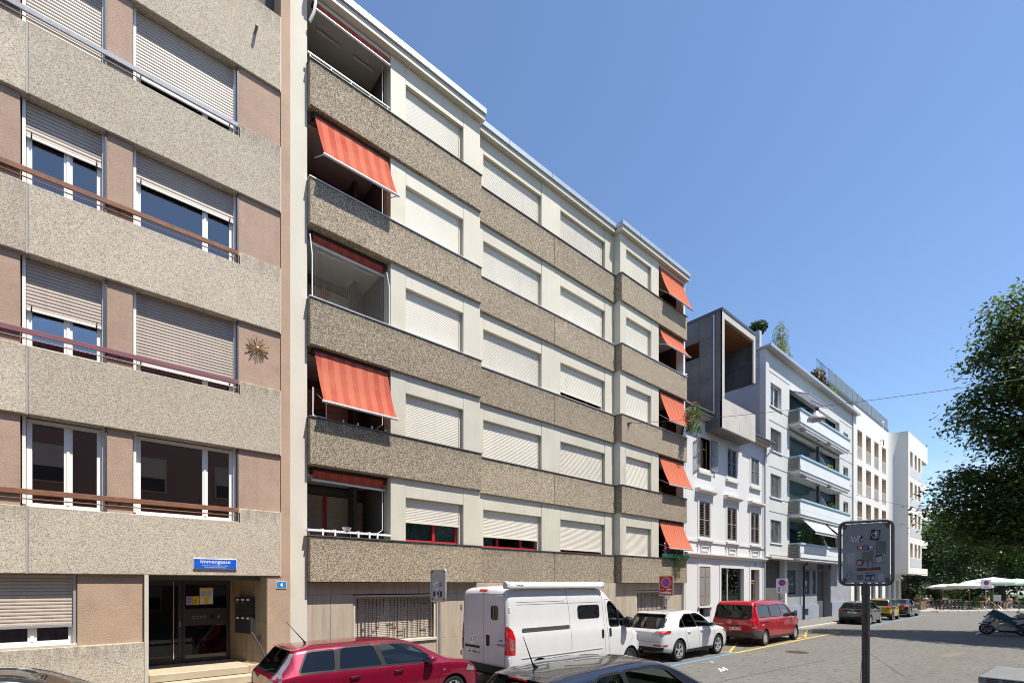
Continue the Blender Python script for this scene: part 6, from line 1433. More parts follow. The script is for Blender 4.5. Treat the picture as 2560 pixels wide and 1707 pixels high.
lettering('hdi', .05, (x, -.42, 1.12), (0, -1, 0), (0, 0, 1), MATS['grey print'], vn, world=False)
build('sticker', MB().prism([(-.62, 1.215), (-.80, 1.215), (-.76, 1.25), (-.66, 1.25)], 0, x - .001, x + .003), mat('blue red sticker', (.12, .12, .32), .5, var=.5, vs=30), vn, world=False)
for s in (-1, 1):
    hz = MB().obox((-.01, s * .98, 1.9), (.05, 0, 0), (0, s * .045, 0), (0, 0, .16)); build('hinge', hz, WHITEP, vn, world=False, bevel=.015)
    build('hinge', MB().obox((-.01, s * .98, .7), (.05, 0, 0), (0, s * .045, 0), (0, 0, .14)), WHITEP, vn, world=False, bevel=.015)
aw = thing('camper_awning', (7.4, 8.86, 2.5), 'rolled white awning cassette along the roof of the camper van', 'awning')
AWW = mat('white awning cassette', (.70, .71, .72), .35, var=.03)
build('cassette', MB().prism([(-.09, .04), (-.075, .0), (.05, .0), (.07, .05), (.06, .13), (.0, .165), (-.06, .15), (-.09, .10)], 0, .08, 3.55), AWW, aw, world=False, bevel=.008, smooth=35)
build('end_cap', MB().prism([(-.10, .03), (-.08, -.01), (.06, -.01), (.08, .05), (.07, .14), (.0, .175), (-.065, .16), (-.10, .11)], 0, -.02, .078), mat('light grey plastic', (.5, .5, .51), .5, var=.05), aw, world=False, bevel=.02, seg=2)
build('end_cap', MB().prism([(-.10, .03), (-.08, -.01), (.06, -.01), (.08, .05), (.07, .14), (.0, .175), (-.065, .16), (-.10, .11)], 0, 3.552, 3.62), MATS['light grey plastic'], aw, world=False, bevel=.02, seg=2)
build('roof_mount', MB().box(.4, .5, .05, .22, -.03, .04).box(3.0, 3.1, .05, .22, -.03, .04), AWW, aw, world=False)
lettering('THULE', .05, (.38, -.0925, .075), (1, 0, 0), (0, 0, 1), INK, aw, world=False, sx=1.5, bold=.002)
# ---- white crossover
PEARL = carpaint('pearl white paint', (0.54, 0.545, 0.545), 0, .3, 1)
sp = dict(L=4.80, top=[(0, 1.02), (.05, 1.08), (.2, 1.22), (.45, 1.43), (.62, 1.56), (.75, 1.60), (1.5, 1.665), (2.1, 1.675), (2.6, 1.62), (3.1, 1.39), (3.5, 1.16), (3.66, 1.10), (4.1, 1.03), (4.5, .92), (4.72, .78), (4.80, .66)],
    belt=[(0, .98), (.5, 1.12), (1.5, 1.09), (3.0, 1.04), (3.7, 1.02), (4.3, .95), (4.8, .6)], half=[(0, .80), (.15, .87), (.5, .925), (.9, .94), (2, .925), (3.8, .93), (4.3, .87), (4.65, .74), (4.8, .58)],
    bot=[(0, .42), (.3, .33), (.9, .24), (3.8, .24), (4.4, .26), (4.8, .36)], roofw=[(0, .74), (.5, .66), (1.2, .67), (2.4, .68), (3.0, .74), (3.6, .82), (4.3, .76), (4.8, .5)],
    wheels=(.93, 3.66), wr=.37, ww=.235, arch=.06, cabin=(.75, 3.4), floor=.5, spokes=5, dash=1.05,
    side=[dict(p=rounded([(.98, 1.16), (1.30, 1.15), (1.30, 1.40), (1.22, 1.36)], .03), g=CGLASSD), dict(p=rounded([(1.35, 1.15), (2.12, 1.13), (2.0, 1.545), (1.62, 1.545), (1.35, 1.42)], .04), g=CGLASSD), dict(p=rounded([(2.2, 1.13), (3.28, 1.10), (2.72, 1.45), (2.42, 1.545), (2.1, 1.55)], .03))],
    pillars=[[(2.125, 1.13), (2.195, 1.13), (2.095, 1.55), (2.01, 1.55)]],
    seams=[[(1.32, 1.12), (1.3, .9), (1.48, .5), (1.46, .36)], [(2.2, 1.1), (2.25, .7), (2.22, .34)], [(3.32, 1.06), (3.36, .7), (3.2, .36)], [(1.46, .36), (3.2, .36)]],
    handles=[(1.55, .97, .2, PEARL), (2.44, .97, .2, PEARL)], mirror=(3.0, 1.1, PEARL, 1.15),
    wind=rounded([(-.7, 1.17), (.7, 1.17), (.6, 1.57), (-.6, 1.57)], .05), rear=rounded([(-.72, 1.14), (.72, 1.14), (.6, 1.53), (-.6, 1.53)], .06), rearg=CGLASSD,
    tail=[('tail_light', [(s * .42, .92), (s * .84, .90), (s * .86, 1.06), (s * .6, 1.05)][::s], CLEARL, .012) for s in (-1, 1)] + [('tail_light', [(s * .68, .97), (s * .855, .97), (s * .86, 1.05), (s * .7, 1.05)][::s], REDL, .015) for s in (-1, 1)] + [('reflector', [(s * .5, .56), (s * .78, .56), (s * .78, .61), (s * .5, .61)][::s], REDL, .01) for s in (-1, 1)] + [('rear_bumper', [(-.8, .40), (.8, .40), (.84, .52), (-.84, .52)], BLACKP, .01)],
    tailseams=[[(-.78, .7), (.78, .7)], [(-.78, .7), (-.8, 1.05)], [(.78, .7), (.8, 1.05)]],
    sidepatch=[('tail_light_side', [(.02, .92), (.42, .98), (.40, 1.07), (.03, 1.05)], CLEARL), ('tail_light_side', [(.16, .985), (.42, 1.0), (.40, 1.07), (.18, 1.06)], REDL), ('reflector', [(.06, .56), (.24, .56), (.24, .61), (.06, .61)], REDL), ('sill_cladding', [(1.40, .25), (3.20, .25), (3.20, .37), (1.40, .37)], BLACKP), ('headlight_side', [(4.1, .86), (4.5, .78), (4.45, .88), (4.15, .98)], CLEARL)],
    seats=[(2.0, -.38, .62), (2.0, .38, .62), (1.1, -.36, .62), (1.1, .36, .62)],
    nose=[('headlight', [(s * .4, .76), (s * .76, .80), (s * .76, .90), (s * .44, .86)][::s], CLEARL, .008) for s in (-1, 1)] + [('grille', [(-.4, .5), (.4, .5), (.42, .76), (-.42, .76)], BLACKP, .008)])
rx, B = make_car('crossover_car', (14.02, 9.62, 0), 'pearl white crossover car parked behind the red parking sign', PEARL, sp)
build('roof_spoiler', MB().prism([(.50, 1.60), (.86, 1.655), (.86, 1.615), (.6, 1.565)], 1, -.58, .58), PEARL, rx, world=False, bevel=.01)
build('rear_wiper', MB().tube([B.hit('x-', 0, 1.16)[0] + Vector((-.03, 0, 0)), B.hit('x-', .4, 1.2)[0] + Vector((-.03, 0, 0))], .012, 5), BLACKP, rx, world=False)
# ---- red minivan
MRED = carpaint('bright red paint', (0.42, 0.004, 0.010), .35, .35)
sp = dict(L=5.38, n=56, top=[(0, 1.10), (.04, 1.2), (.12, 1.5), (.2, 1.76), (.28, 1.85), (.45, 1.885), (1.8, 1.91), (3.2, 1.88), (3.6, 1.78), (4.1, 1.48), (4.45, 1.27), (4.6, 1.21), (5.0, 1.1), (5.25, .93), (5.38, .72)],
    belt=[(0, 1.06), (.4, 1.16), (3.4, 1.15), (4.4, 1.1), (5.0, 1.0), (5.38, .66)], half=[(0, .86), (.12, .92), (.4, .955), (4.2, .96), (4.8, .90), (5.2, .76), (5.38, .58)],
    bot=[(0, .40), (.3, .33), (1, .26), (4.6, .24), (5.38, .34)], roofw=[(0, .82), (.3, .77), (3.2, .77), (3.8, .8), (4.5, .86), (5.0, .76), (5.38, .5)],
    wheels=(1.06, 4.50), wr=.335, ww=.215, arch=.06, cabin=(.32, 4.25), floor=.6, cap=True, rim=mat('painted steel rim', (.52, .52, .53), .35, metal=.6, var=.05), dash=1.2,
    side=[dict(p=rounded([(.50, 1.22), (1.60, 1.21), (1.60, 1.70), (.62, 1.70), (.52, 1.6)], .06), tw=.02, g=CGLASSD), dict(p=rounded([(1.68, 1.21), (2.82, 1.20), (2.82, 1.70), (1.68, 1.70)], .06), tw=.02, g=CGLASSD), dict(p=rounded([(2.98, 1.19), (4.12, 1.17), (4.0, 1.30), (3.62, 1.60), (3.4, 1.70), (3.02, 1.71)], .05), tw=.02)],
    seams=[[(1.64, 1.78), (1.66, .9), (1.62, .38)], [(2.9, 1.78), (2.92, .8), (2.9, .36)], [(3.95, 1.1), (4.0, .8), (3.85, .38)], [(1.62, .38), (2.9, .36)], [(.6, .98), (1.62, .98)]],
    handles=[(2.72, 1.06, .16, BLACKP), (3.12, 1.06, .16, BLACKP)], mirror=(3.85, 1.2, BLACKP, 1.3),
    wind=rounded([(-.76, 1.29), (.76, 1.29), (.7, 1.76), (-.7, 1.76)], .05), rear=rounded([(-.76, 1.22), (-.6, 1.16), (.6, 1.16), (.76, 1.22), (.72, 1.70), (-.72, 1.70)], .06), rearg=CGLASSD,
    tail=[('tail_light', [(s * .80, .80), (s * .905, .80), (s * .895, 1.16), (s * .84, 1.16)][::s], REDL, .01) for s in (-1, 1)] + [('reversing_light', [(s * .80, .78), (s * .905, .78), (s * .905, .86), (s * .80, .86)][::s], CLEARL, .014) for s in (-1, 1)] + [('rear_bumper', [(-.86, .40), (.86, .40), (.9, .58), (-.9, .58)], GREYP, .02), ('handle_recess', [(-.3, .83), (.3, .83), (.3, .90), (-.3, .90)], mat('red paint recess shade', (.2, .006, .01), .4, var=.05), .006)],  # handle recess is a flat patch, its shade put into a darker red
    tailseams=[[(-.8, .6), (-.83, 1.2), (-.78, 1.8)], [(.8, .6), (.83, 1.2), (.78, 1.8)], [(-.8, .6), (.8, .6)]],
    sidepatch=[('tail_light_side', [(.01, .80), (.20, .80), (.20, 1.0), (.13, 1.16), (.03, 1.16)], REDL), ('reversing_light_side', [(.02, .78), (.20, .78), (.20, .86), (.02, .86)], CLEARL), ('rear_corner', [(.02, .36), (.68, .36), (.66, .66), (.02, .70)], GREYP), ('slide_rail', [(.58, .985), (1.5, .985), (1.5, 1.0), (.58, 1.0)], INK), ('sill_cladding', [(1.46, .27), (4.10, .27), (4.10, .36), (1.46, .36)], GREYP), ('front_corner', [(4.92, .36), (5.3, .40), (5.28, .62), (4.95, .62)], GREYP), ('headlight_side', [(4.9, .86), (5.2, .78), (5.15, .92), (4.95, 1.02)], CLEARL)],
    seats=[(2.9, -.42, .72), (2.9, .42, .72), (1.75, -.4, .72), (1.75, .4, .72), (.8, -.4, .72), (.8, .4, .72)],
    nose=[('headlight', [(s * .4, .80), (s * .76, .84), (s * .76, .98), (s * .5, .94)][::s], CLEARL, .008) for s in (-1, 1)])
mv, B = make_car('minivan', (20.5, 9.49, 0), 'bright red passenger minivan parked in the yellow bay', MRED, sp, cat='van')
plate_text(mv, B, -.12, .74, 'BS 108 319', size=.095)
x = B.hit('x-', .12, 1.02)[0].x - .006
em = MB().tube([(x, .12 + .075 * math.cos(6.283 * k / 20), 1.02 + .075 * math.sin(6.283 * k / 20)) for k in range(20)], .008, 6, closed=True)
for k in range(3): a = math.pi / 2 + 2.0944 * k; em.tube([(x, .12, 1.02), (x, .12 + .075 * math.cos(a), 1.02 + .075 * math.sin(a))], [.015, .004], 6)
build('star_badge', em, CHROME, mv, world=False)
lettering('mobility', .09, (x - .002, .55, .92), (0, -1, 0), (0, 0, 1), WPRINT, mv, world=False)
co, _ = B.hit('y', .8, .93, -1); lettering('mobility', .08, (.78, co.y - .006, .90), (1, 0, 0), (0, 0, 1), WPRINT, mv, world=False)
build('rear_wiper', MB().tube([B.hit('x-', .15, 1.2)[0] + Vector((-.03, 0, 0)), B.hit('x-', -.4, 1.19)[0] + Vector((-.03, 0, 0))], .012, 5), BLACKP, mv, world=False)
co, _ = B.hit('z', 1.2, 0); build('roof_strip', MB().box(.5, 3.2, -.62, -.60, B.top(2) - .03, B.top(2) - .005), MRED, mv, world=False)
# ---- hatchbacks
def hatch(L=4.05, W=.86, H=1.47, see=True, **kw):
    k = L / 4.05; g = lambda pts: [(a * k, b) for a, b in pts]; hz = H / 1.47; gz = lambda pts: [(a * k, b * hz) for a, b in pts]; gw = lambda pts: [(a * k, b * W / .86) for a, b in pts]
    d = dict(L=L, crown=.02, top=gz([(0, .92), (.05, 1.0), (.16, 1.14), (.34, 1.31), (.44, 1.385), (.62, 1.415), (1.2, 1.46), (1.75, 1.47), (2.2, 1.44), (2.55, 1.34), (2.95, 1.13), (3.2, 1.0), (3.35, .955), (3.7, .87), (3.92, .76), (4.05, .62)]),
        belt=gz([(0, .86), (.4, .98), (1.2, .96), (2.8, .91), (3.3, .88), (3.75, .78), (4.05, .56)]), half=gw([(0, .72), (.12, .79), (.45, .845), (1.5, .86), (3.1, .855), (3.6, .80), (3.9, .68), (4.05, .5)]),
        bot=g([(0, .34), (.3, .25), (.9, .19), (3.2, .19), (3.7, .21), (4.05, .28)]), roofw=gw([(0, .66), (.4, .61), (1, .635), (2.0, .64), (2.6, .68), (3.2, .77), (3.7, .7), (4.05, .44)]),
        wheels=(.72 * k, 3.24 * k), wr=.31, ww=.2, arch=.055, cabin=(.48 * k, 2.95 * k) if see else None, floor=.42, dash=.93 * hz, spokes=kw.pop('spokes', 5),
        side=[dict(p=rounded(gz([(.62, 1.06), (1.46, 1.0), (1.42, 1.37), (1.05, 1.36)]), .05)), dict(p=rounded(gz([(1.54, 1.0), (2.78, .955), (2.7, 1.02), (2.38, 1.28), (2.1, 1.365), (1.50, 1.375)]), .04))],
        pillars=[gz([(1.465, .99), (1.535, .99), (1.495, 1.38), (1.425, 1.38)])], seams=[gz([(1.50, .97), (1.55, .6), (1.5, .28)]), gz([(2.8, .93), (2.84, .7), (2.72, .28)]), gz([(.62, 1.0), (.78, .8), (1.0, .5)]), gz([(1.0, .27), (2.72, .27)])],
        handles=[(1.12 * k, .88 * hz, .17, kw.get('hm', BLACKP)), (1.8 * k, .87 * hz, .17, kw.get('hm', BLACKP))],
        wind=rounded([(-.6 * W / .86, 1.04 * hz), (.6 * W / .86, 1.04 * hz), (.52 * W / .86, 1.385 * hz), (-.52 * W / .86, 1.385 * hz)], .05), rear=rounded([(-.58 * W / .86, 1.03 * hz), (.58 * W / .86, 1.03 * hz), (.50 * W / .86, 1.335 * hz), (-.50 * W / .86, 1.335 * hz)], .05),
        tail=[('tail_light', [(s * .5, .82 * hz), (s * .78, .80 * hz), (s * .77, .96 * hz), (s * .55, .94 * hz)][::s], REDL, .008) for s in (-1, 1)] + [('rear_bumper', [(-.7, .34), (.7, .34), (.74, .5), (-.74, .5)], BLACKP, .008)],
        tailseams=[[(-.66, .56), (.66, .56)], [(-.66, .56), (-.62, 1.0)], [(.66, .56), (.62, 1.0)]],
        sidepatch=[('tail_light_side', gz([(.02, .80), (.30, .86), (.28, .97), (.04, .95)]), REDL), ('headlight_side', gz([(3.5, .68), (3.8, .60), (3.76, .70), (3.55, .80)]), CLEARL)],
        seats=[(1.65 * k, -.36, .48), (1.65 * k, .36, .48), (.75 * k, -.34, .48), (.75 * k, .34, .48)],
        nose=[('headlight', [(s * .4, .62 * hz), (s * .64, .66 * hz), (s * .66, .76 * hz), (s * .44, .72 * hz)][::s], CLEARL, .008) for s in (-1, 1)])
    d.update(kw); return d
NAVY = carpaint('slate blue metallic', (0.028, 0.036, 0.060), .55, .25)
sp = hatch(4.75, .89, 1.50, rearg=CGLASSD); sp['mirror'] = (2.98, .98, NAVY, 1.1); sp['topseams'] = [[(.70, -.52), (1.36, -.575), (2.3, -.58)], [(.70, .52), (1.36, .575), (2.3, .58)]]
sp['side'][0]['g'] = CGLASSD
bh, B = make_car('hatchback_car', (3.72, 4.68, 0), 'dark slate blue hatchback with roof aerial in the foreground road', NAVY, sp)
build('roof_spoiler', MB().prism([(.40, 1.398), (.70, 1.438), (.70, 1.42), (.46, 1.375)], 1, -.50, .50), NAVY, bh, world=False, bevel=.012)
build('brake_light', MB().box(.385, .41, -.17, .17, 1.375, 1.397), REDL, bh, world=False)
co, _ = B.hit('z', .80, .12); build('antenna', MB().tube([co + Vector((.05, 0, -.005)), co + Vector((0, 0, .03)), co + Vector((-.03, 0, .07)), co + Vector((-.2, .0, .44))], [.035, .022, .01, .004], 8), BLACKP, bh, world=False)
BLACKC = carpaint('gloss black paint', (0.010, 0.011, 0.013), .2, .2)
sp = hatch(4.15, .87, 1.43); sp['mirror'] = (2.7, .98, BLACKC, 1.1)
make_car('hatchback_car', (-3.2, YC + .16, 0), 'gloss black car parked in front of the pebbled plinth at the left edge', BLACKC, sp)
GREYC = carpaint('olive grey metallic', (0.085, 0.085, 0.078), .5, .3)
sp = hatch(3.95, .87, 1.50, see=False); sp['mirror'] = (2.55, 1.0, GREYC, 1.1)
yr, B = make_car('hatchback_car', (37.2, 9.42, 0), 'olive grey hatchback parked at the kerb corner behind the stickered sign', GREYC, sp)
plate_text(yr, B, .0, .78, 'BS 67261', size=.09)
build('tailgate_trim', B.patch([(-.56, .84), (.56, .84), (.56, .95), (-.56, .95)], 'x-', off=.006), BLACKP, yr, world=False)
x = B.hit('x-', 0, .93)[0].x - .01; build('oval_badge', MB().tube([(x, .07 * math.cos(6.283 * k / 16), .92 + .045 * math.sin(6.283 * k / 16)) for k in range(16)], .007, 5, closed=True).tube([(x, .035 * math.cos(6.283 * k / 16), .935 + .02 * math.sin(6.283 * k / 16)) for k in range(16)], .006, 5, closed=True), CHROME, yr, world=False)
build('roof_fin', MB().prism([(.7, 1.44), (.9, 1.47), (.72, 1.53)], 1, -.02, .02), GREYC, yr, world=False)
YEL = carpaint('yellow metallic', (0.50, 0.36, 0.012), .2, .3); BK2 = carpaint('black safety cell', (0.012, 0.012, 0.013), .1, .25)
sp = dict(L=2.70, n=36, crown=.02, top=[(0, .95), (.04, 1.02), (.14, 1.2), (.27, 1.42), (.36, 1.50), (.55, 1.54), (1.0, 1.555), (1.4, 1.51), (1.75, 1.32), (2.05, 1.10), (2.2, 1.0), (2.45, .92), (2.6, .78), (2.7, .62)],
    belt=[(0, .90), (.3, 1.02), (1, 1.0), (2, .95), (2.4, .86), (2.7, .56)], half=[(0, .70), (.12, .77), (.4, .82), (2.1, .83), (2.5, .74), (2.7, .55)], bot=[(0, .36), (.3, .25), (2.3, .22), (2.7, .3)], roofw=[(0, .66), (.35, .62), (1.2, .64), (1.8, .7), (2.3, .72), (2.7, .46)],
    wheels=(.42, 2.29), wr=.30, ww=.2, arch=.05, side=[dict(p=rounded([(.85, 1.05), (1.85, 1.0), (1.72, 1.14), (1.42, 1.38), (.92, 1.44)], .05))], rear=rounded([(-.58, 1.05), (.58, 1.05), (.52, 1.42), (-.52, 1.42)], .06), wind=rounded([(-.58, 1.06), (.58, 1.06), (.5, 1.44), (-.5, 1.44)], .05),
    spokes=6, rim=mat('dark alloy', (.2, .2, .21), .35, metal=.7, var=.05), handles=[(.98, .92, .17, BLACKP)], seams=[[(.8, 1.0), (.85, .6), (.95, .3)], [(1.95, .95), (1.9, .6), (1.85, .3)]],
    tail=[('tail_light', rounded([(s * .54, .84), (s * .74, .84), (s * .74, 1.06), (s * .56, 1.06)], .05)[::s], REDL, .012) for s in (-1, 1)] + [('light_centre', rounded([(s * .6, .88), (s * .68, .88), (s * .68, .98), (s * .6, .98)], .03)[::s], CLEARL, .016) for s in (-1, 1)] + [('rear_bumper', [(-.7, .36), (.7, .36), (.74, .5), (-.74, .5)], BLACKP, .012)],
    tailseams=[[(-.5, .66), (.5, .66)], [(-.5, .66), (-.52, 1.02)], [(.5, .66), (.52, 1.02)]],
    sidepatch=[('safety_cell', [(.18, .80), (.30, .56), (.62, .62), (.78, .62), (.80, 1.0), (.92, 1.46), (1.5, 1.45), (1.3, 1.52), (.4, 1.52), (.22, 1.3), (.1, 1.08)], BK2), ('tail_light_side', [(.03, .84), (.18, .86), (.18, 1.05), (.06, 1.06)], REDL)],
    roof=[('roof_panel', [(.36, -.62), (1.45, -.62), (1.45, .62), (.36, .62)], BK2, .006)])
sp['mirror'] = (1.7, 1.02, BK2, 1.0)
sm_, B = make_car('microcar', (43.38, 9.40, 0), 'yellow and black two seat microcar parked between two dark cars', YEL, sp)
plate_text(sm_, B, .0, .80, 'BS 94273', size=.09)
sp = hatch(4.42, .89, 1.42, see=False); k = 4.42
sp.update(top=[(0, .86), (.04, .97), (.12, 1.02), (.35, 1.04), (.62, 1.07), (.95, 1.25), (1.25, 1.38), (1.6, 1.42), (2.1, 1.42), (2.5, 1.36), (3.0, 1.13), (3.3, 1.0), (3.5, .95), (4.0, .86), (4.3, .73), (4.42, .6)],
    belt=[(0, .82), (.5, .96), (1.5, .95), (3, .91), (3.6, .87), (4.1, .77), (4.42, .54)], side=[dict(p=rounded([(.98, 1.05), (1.85, .99), (1.82, 1.33), (1.42, 1.32)], .05)), dict(p=rounded([(1.92, .99), (3.0, .955), (2.9, 1.03), (2.55, 1.25), (2.3, 1.32), (1.88, 1.335)], .04))], pillars=[], seams=[[(1.88, .95), (1.95, .3)], [(3.05, .93), (2.95, .3)], [(1.0, .9), (1.2, .5)]],
    rear=rounded([(-.58, 1.09), (.58, 1.09), (.5, 1.34), (-.5, 1.34)], .05), tail=[('tail_light', [(s * .36, .86), (s * .80, .84), (s * .80, .94), (s * .4, .93)][::s], REDL, .01) for s in (-1, 1)] + [('light_bar', [(-.36, .89), (.36, .89), (.36, .92), (-.36, .92)], REDL, .008)], tailseams=[], wheels=(.86, 3.52), wr=.33, spokes=10, topseams=[[(.62, -.6), (.1, -.62)], [(.62, .6), (.1, .62)]])
sp['mirror'] = (2.8, .98, BLACKC, 1.1); sp['sidepatch'] = [('tail_light_side', [(.02, .84), (.34, .86), (.34, .94), (.04, .94)], REDL)]
make_car('saloon_car', (48.2, 9.34, 0), 'black saloon car parked last in the row by the cafe', BLACKC, sp)
# ------------------------------------------------------------------ traffic signs
def rrect(w, h, r, n=4): return rounded([(-w / 2, -h / 2), (w / 2, -h / 2), (w / 2, h / 2), (-w / 2, h / 2)], r, n)
def disc(r, n=32): return [(r * math.cos(6.283185 * k / n), r * math.sin(6.283185 * k / n)) for k in range(n)]
class Face:
    """flat layers on a plate: a to the right as read, b up, stacked 0.6 mm apart"""
    def __init__(s, root, c, adir): s.root = root; s.c = Vector(c); s.a = Vector(adir).normalized(); s.n = s.a.cross(Vector((0, 0, 1))); s.k = 0
    def P(s, a, b, d=0.0): return s.c + s.a * a + Vector((0, 0, b)) + s.n * d
    def plate(s, name, poly, m, d0, d1, **k):
        n = len(poly); mb = MB(); vs = [s.P(a, b, d0) for a, b in poly] + [s.P(a, b, d1) for a, b in poly]
        mb.add(vs, [tuple(range(n)), tuple(range(2 * n - 1, n - 1, -1))] + [(i, n + i, n + (i + 1) % n, (i + 1) % n) for i in range(n)])
        return build(name, mb, m, s.root, **k)
    def layer(s, name, poly, m, d, par=None): return s.plate(name, poly, m, d - .0005, d)
    def text(s, body, size, a, b, m, d, rot=0, **k):
        x = s.a * math.cos(rot) + Vector((0, 0, 1)) * math.sin(rot); y = Vector((0, 0, 1)) * math.cos(rot) - s.a * math.sin(rot)
        return lettering(body, size, s.P(a, b, d), x, y, m, s.root, **k)
def no_parking(f, b, r, d):
    f.layer('red_ring', [(p, q + b) for p, q in disc(r)], SIGNRED, d); f.layer('blue_disc', [(p, q + b) for p, q in disc(r * .76)], SIGNBL3, d + .0008)
    c, s = math.cos(R(-45)), math.sin(R(-45)); w, l = r * .13, r * .80
    f.layer('red_bar', [(c * x - s * y, s * x + c * y + b) for x, y in ((-l, -w), (l, -w), (l, w), (-l, w))], SIGNRED, d + .0016)
# grey sign seen from behind beside the van
t = thing('traffic_sign', (6.66, 10.65, .12), 'grey back of a stickered sign on a post between the red estate and the van', 'traffic sign', 'traffic signs')
build('post', MB().tube([(6.69, 10.65, .12), (6.69, 10.65, 2.9)], .03, 12), POLE, t, smooth=50)
f = Face(t, (6.655, 10.65, 2.575), (0.1, -1, 0))
build('frame', MB().tube([f.P(a, b) for a, b in rrect(.60, .81, .07)], .022, 8, closed=True), RAILW, t, smooth=60)
f.plate('plate', rrect(.545, .755, .05), GREYPL2, -.004, .004)
stk = [mat('sticker ' + n, c, .5, var=.15, vs=40) for n, c in (('white', (.62, .62, .62)), ('dark', (.03, .03, .035)), ('blue', (.10, .3, .45)), ('red', (.4, .03, .03)), ('green', (.35, .5, .3)), ('violet', (.2, .15, .3)))]
for a, b, w, h, k in ((-.13, .14, .10, .12, 4), (-.16, .02, .08, .08, 0), (-.06, .07, .14, .05, 0), (.10, .02, .10, .10, 5), (-.05, -.10, .2, .04, 0), (-.16, -.22, .09, .13, 1), (.0, -.21, .08, .08, 1), (.12, -.22, .10, .14, 1), (.04, -.12, .06, .09, 2), (.03, -.30, .05, .06, 3), (-.06, -.30, .06, .07, 0), (-.19, .17, .05, .05, 2)):
    f.layer('sticker', [(p * w / .1 + a, q * h / .1 + b) for p, q in (rrect(.1, .1, .03) if k in (4, 3) else rrect(.1, .1, .004))], stk[k], .0052 + random.uniform(0, .0008))
for a in (-.25, .25):
    for b in (-.35, .35): f.plate('corner_clamp', [(p + a, q + b) for p, q in disc(.028, 10)], BLACKP, -.01, .008)
# red sign for shared cars
t = thing('traffic_sign', (17.2, 10.6, .12), 'dark red parking ban sign with white lettering on a post behind the white crossover', 'traffic sign', 'traffic signs')
build('post', MB().tube([(17.24, 10.6, .12), (17.24, 10.6, 2.9)], .03, 12), POLE, t, smooth=50)
f = Face(t, (17.19, 10.6, 2.545), (0.05, -1, 0))
f.plate('plate', rrect(.62, .80, .06), RAILW, -.012, .004); f.layer('face', rrect(.57, .75, .05), SIGNDRED, .0046)
f.layer('white_ring', [(p, q + .13) for p, q in disc(.20)], SIGNW, .0054); f.layer('inner_red', [(p, q + .13) for p, q in disc(.185)], SIGNDRED, .006); no_parking(f, .13, .165, .0066)
f.text('7x24h', .055, -.15, -.15, SIGNW, .006); f.text('mobility', .14, .0, -.275, SIGNW, .006, bold=.004)
f.layer('car_icon', [(.02, -.165), (.24, -.165), (.24, -.145), (.2, -.135), (.16, -.115), (.09, -.115), (.05, -.14), (.02, -.145)], SIGNW, .006)
f2 = Face(t, (17.20, 10.6, 1.93), (0.05, -1, 0)); f2.plate('arrow_plate', rrect(.13, .42, .02), SIGNW, -.004, .004)
f2.layer('arrow', [(-.018, -.13), (.018, -.13), (.018, .04), (.045, .04), (0, .14), (-.045, .04), (-.018, .04)], INK, .0046)
# white sign behind the minivan
t = thing('traffic_sign', (28.9, 10.6, .12), 'white parking ban sign with arrow plate standing behind the red minivan', 'traffic sign', 'traffic signs')
build('post', MB().tube([(28.94, 10.6, .12), (28.94, 10.6, 2.86)], .03, 12), POLE, t, smooth=50)
f = Face(t, (28.89, 10.6, 2.52), (0.0, -1, 0.0)); f.plate('plate', rrect(.62, .82, .06), RAILW, -.012, .004); f.layer('face', rrect(.575, .775, .05), SIGNW, .0046); no_parking(f, .17, .19, .0052)
for b, s in ((-.12, 'R'), (-.26, 'P')):
    f.layer('blue_square', [(p - .17, q + b) for p, q in rrect(.11, .12, .01)], SIGNBL3, .0052); f.text(s, .1, -.17, b, SIGNW, .006)
for b, s in ((-.10, 'Mo-Fr'), (-.18, '08-19 h'), (-.26, 'Sa 08-17')): f.text(s, .055, .09, b, INK, .0052)
f2 = Face(t, (28.90, 10.6, 1.9), (0, -1, 0)); f2.plate('arrow_plate', rrect(.13, .4, .02), SIGNW, -.004, .004)
f2.layer('arrow', [(-.018, .13), (-.018, -.04), (-.045, -.04), (0, -.14), (.045, -.04), (.018, -.04), (.018, .13)], INK, .0046)
# sign at the cafe
t = thing('traffic_sign', (65.2, 5.6, .12), 'white parking ban sign standing at the cafe kerb', 'traffic sign', 'traffic signs')
build('post', MB().tube([(65.25, 5.6, .12), (65.25, 5.6, 3.0)], .035, 10), POLE, t, smooth=50)
f = Face(t, (65.19, 5.57, 2.62), (.55, -.85, 0)); f.plate('plate', rrect(.80, .86, .06), RAILW, -.012, .004); f.layer('face', rrect(.75, .81, .05), SIGNW, .006); no_parking(f, .13, .22, .008)
f.text('ganzer', .12, 0, -.17, INK, .008); f.text('Kehrplatz', .12, 0, -.30, INK, .008)
# stickered sign in the foreground, seen from behind
hd = Vector((.314, -.949, 0)).normalized()
t = thing('traffic_sign', (5.31, 1.24, .12), 'back of a grey sign plastered with stickers on a dark pole in the foreground', 'traffic sign', 'traffic signs')
build('post', MB().tube([(5.31, 1.24, .12), (5.31, 1.24, 2.60)], [.031, .031], 20), DPOLE, t, smooth=50)
build('post_socket', MB().tube([(5.31, 1.24, 2.50), (5.31, 1.24, 2.60)], .034, 20), DPOLE, t, smooth=50)
f = Face(t, (5.31, 1.24, 2.885), hd); K = .00039; KV = .000487
def q(x, y): return ((x - 630) * K, (702 - y) * KV)
FRM = mat('dark sign frame', (.09, .098, .107), .45, metal=.4, var=.12, vs=9)
build('frame', MB().tube([f.P(a, b) for a, b in rrect(.39, .575, .06, 6)], .014, 10, closed=True), FRM, t, smooth=60)
f.plate('plate', [q(178, 205), q(215, 205), q(1030, 150), q(1078, 150), q(1080, 1250), q(178, 1262)] if False else rrect(.35, .54, .012), GREYPL, -.002, .002)
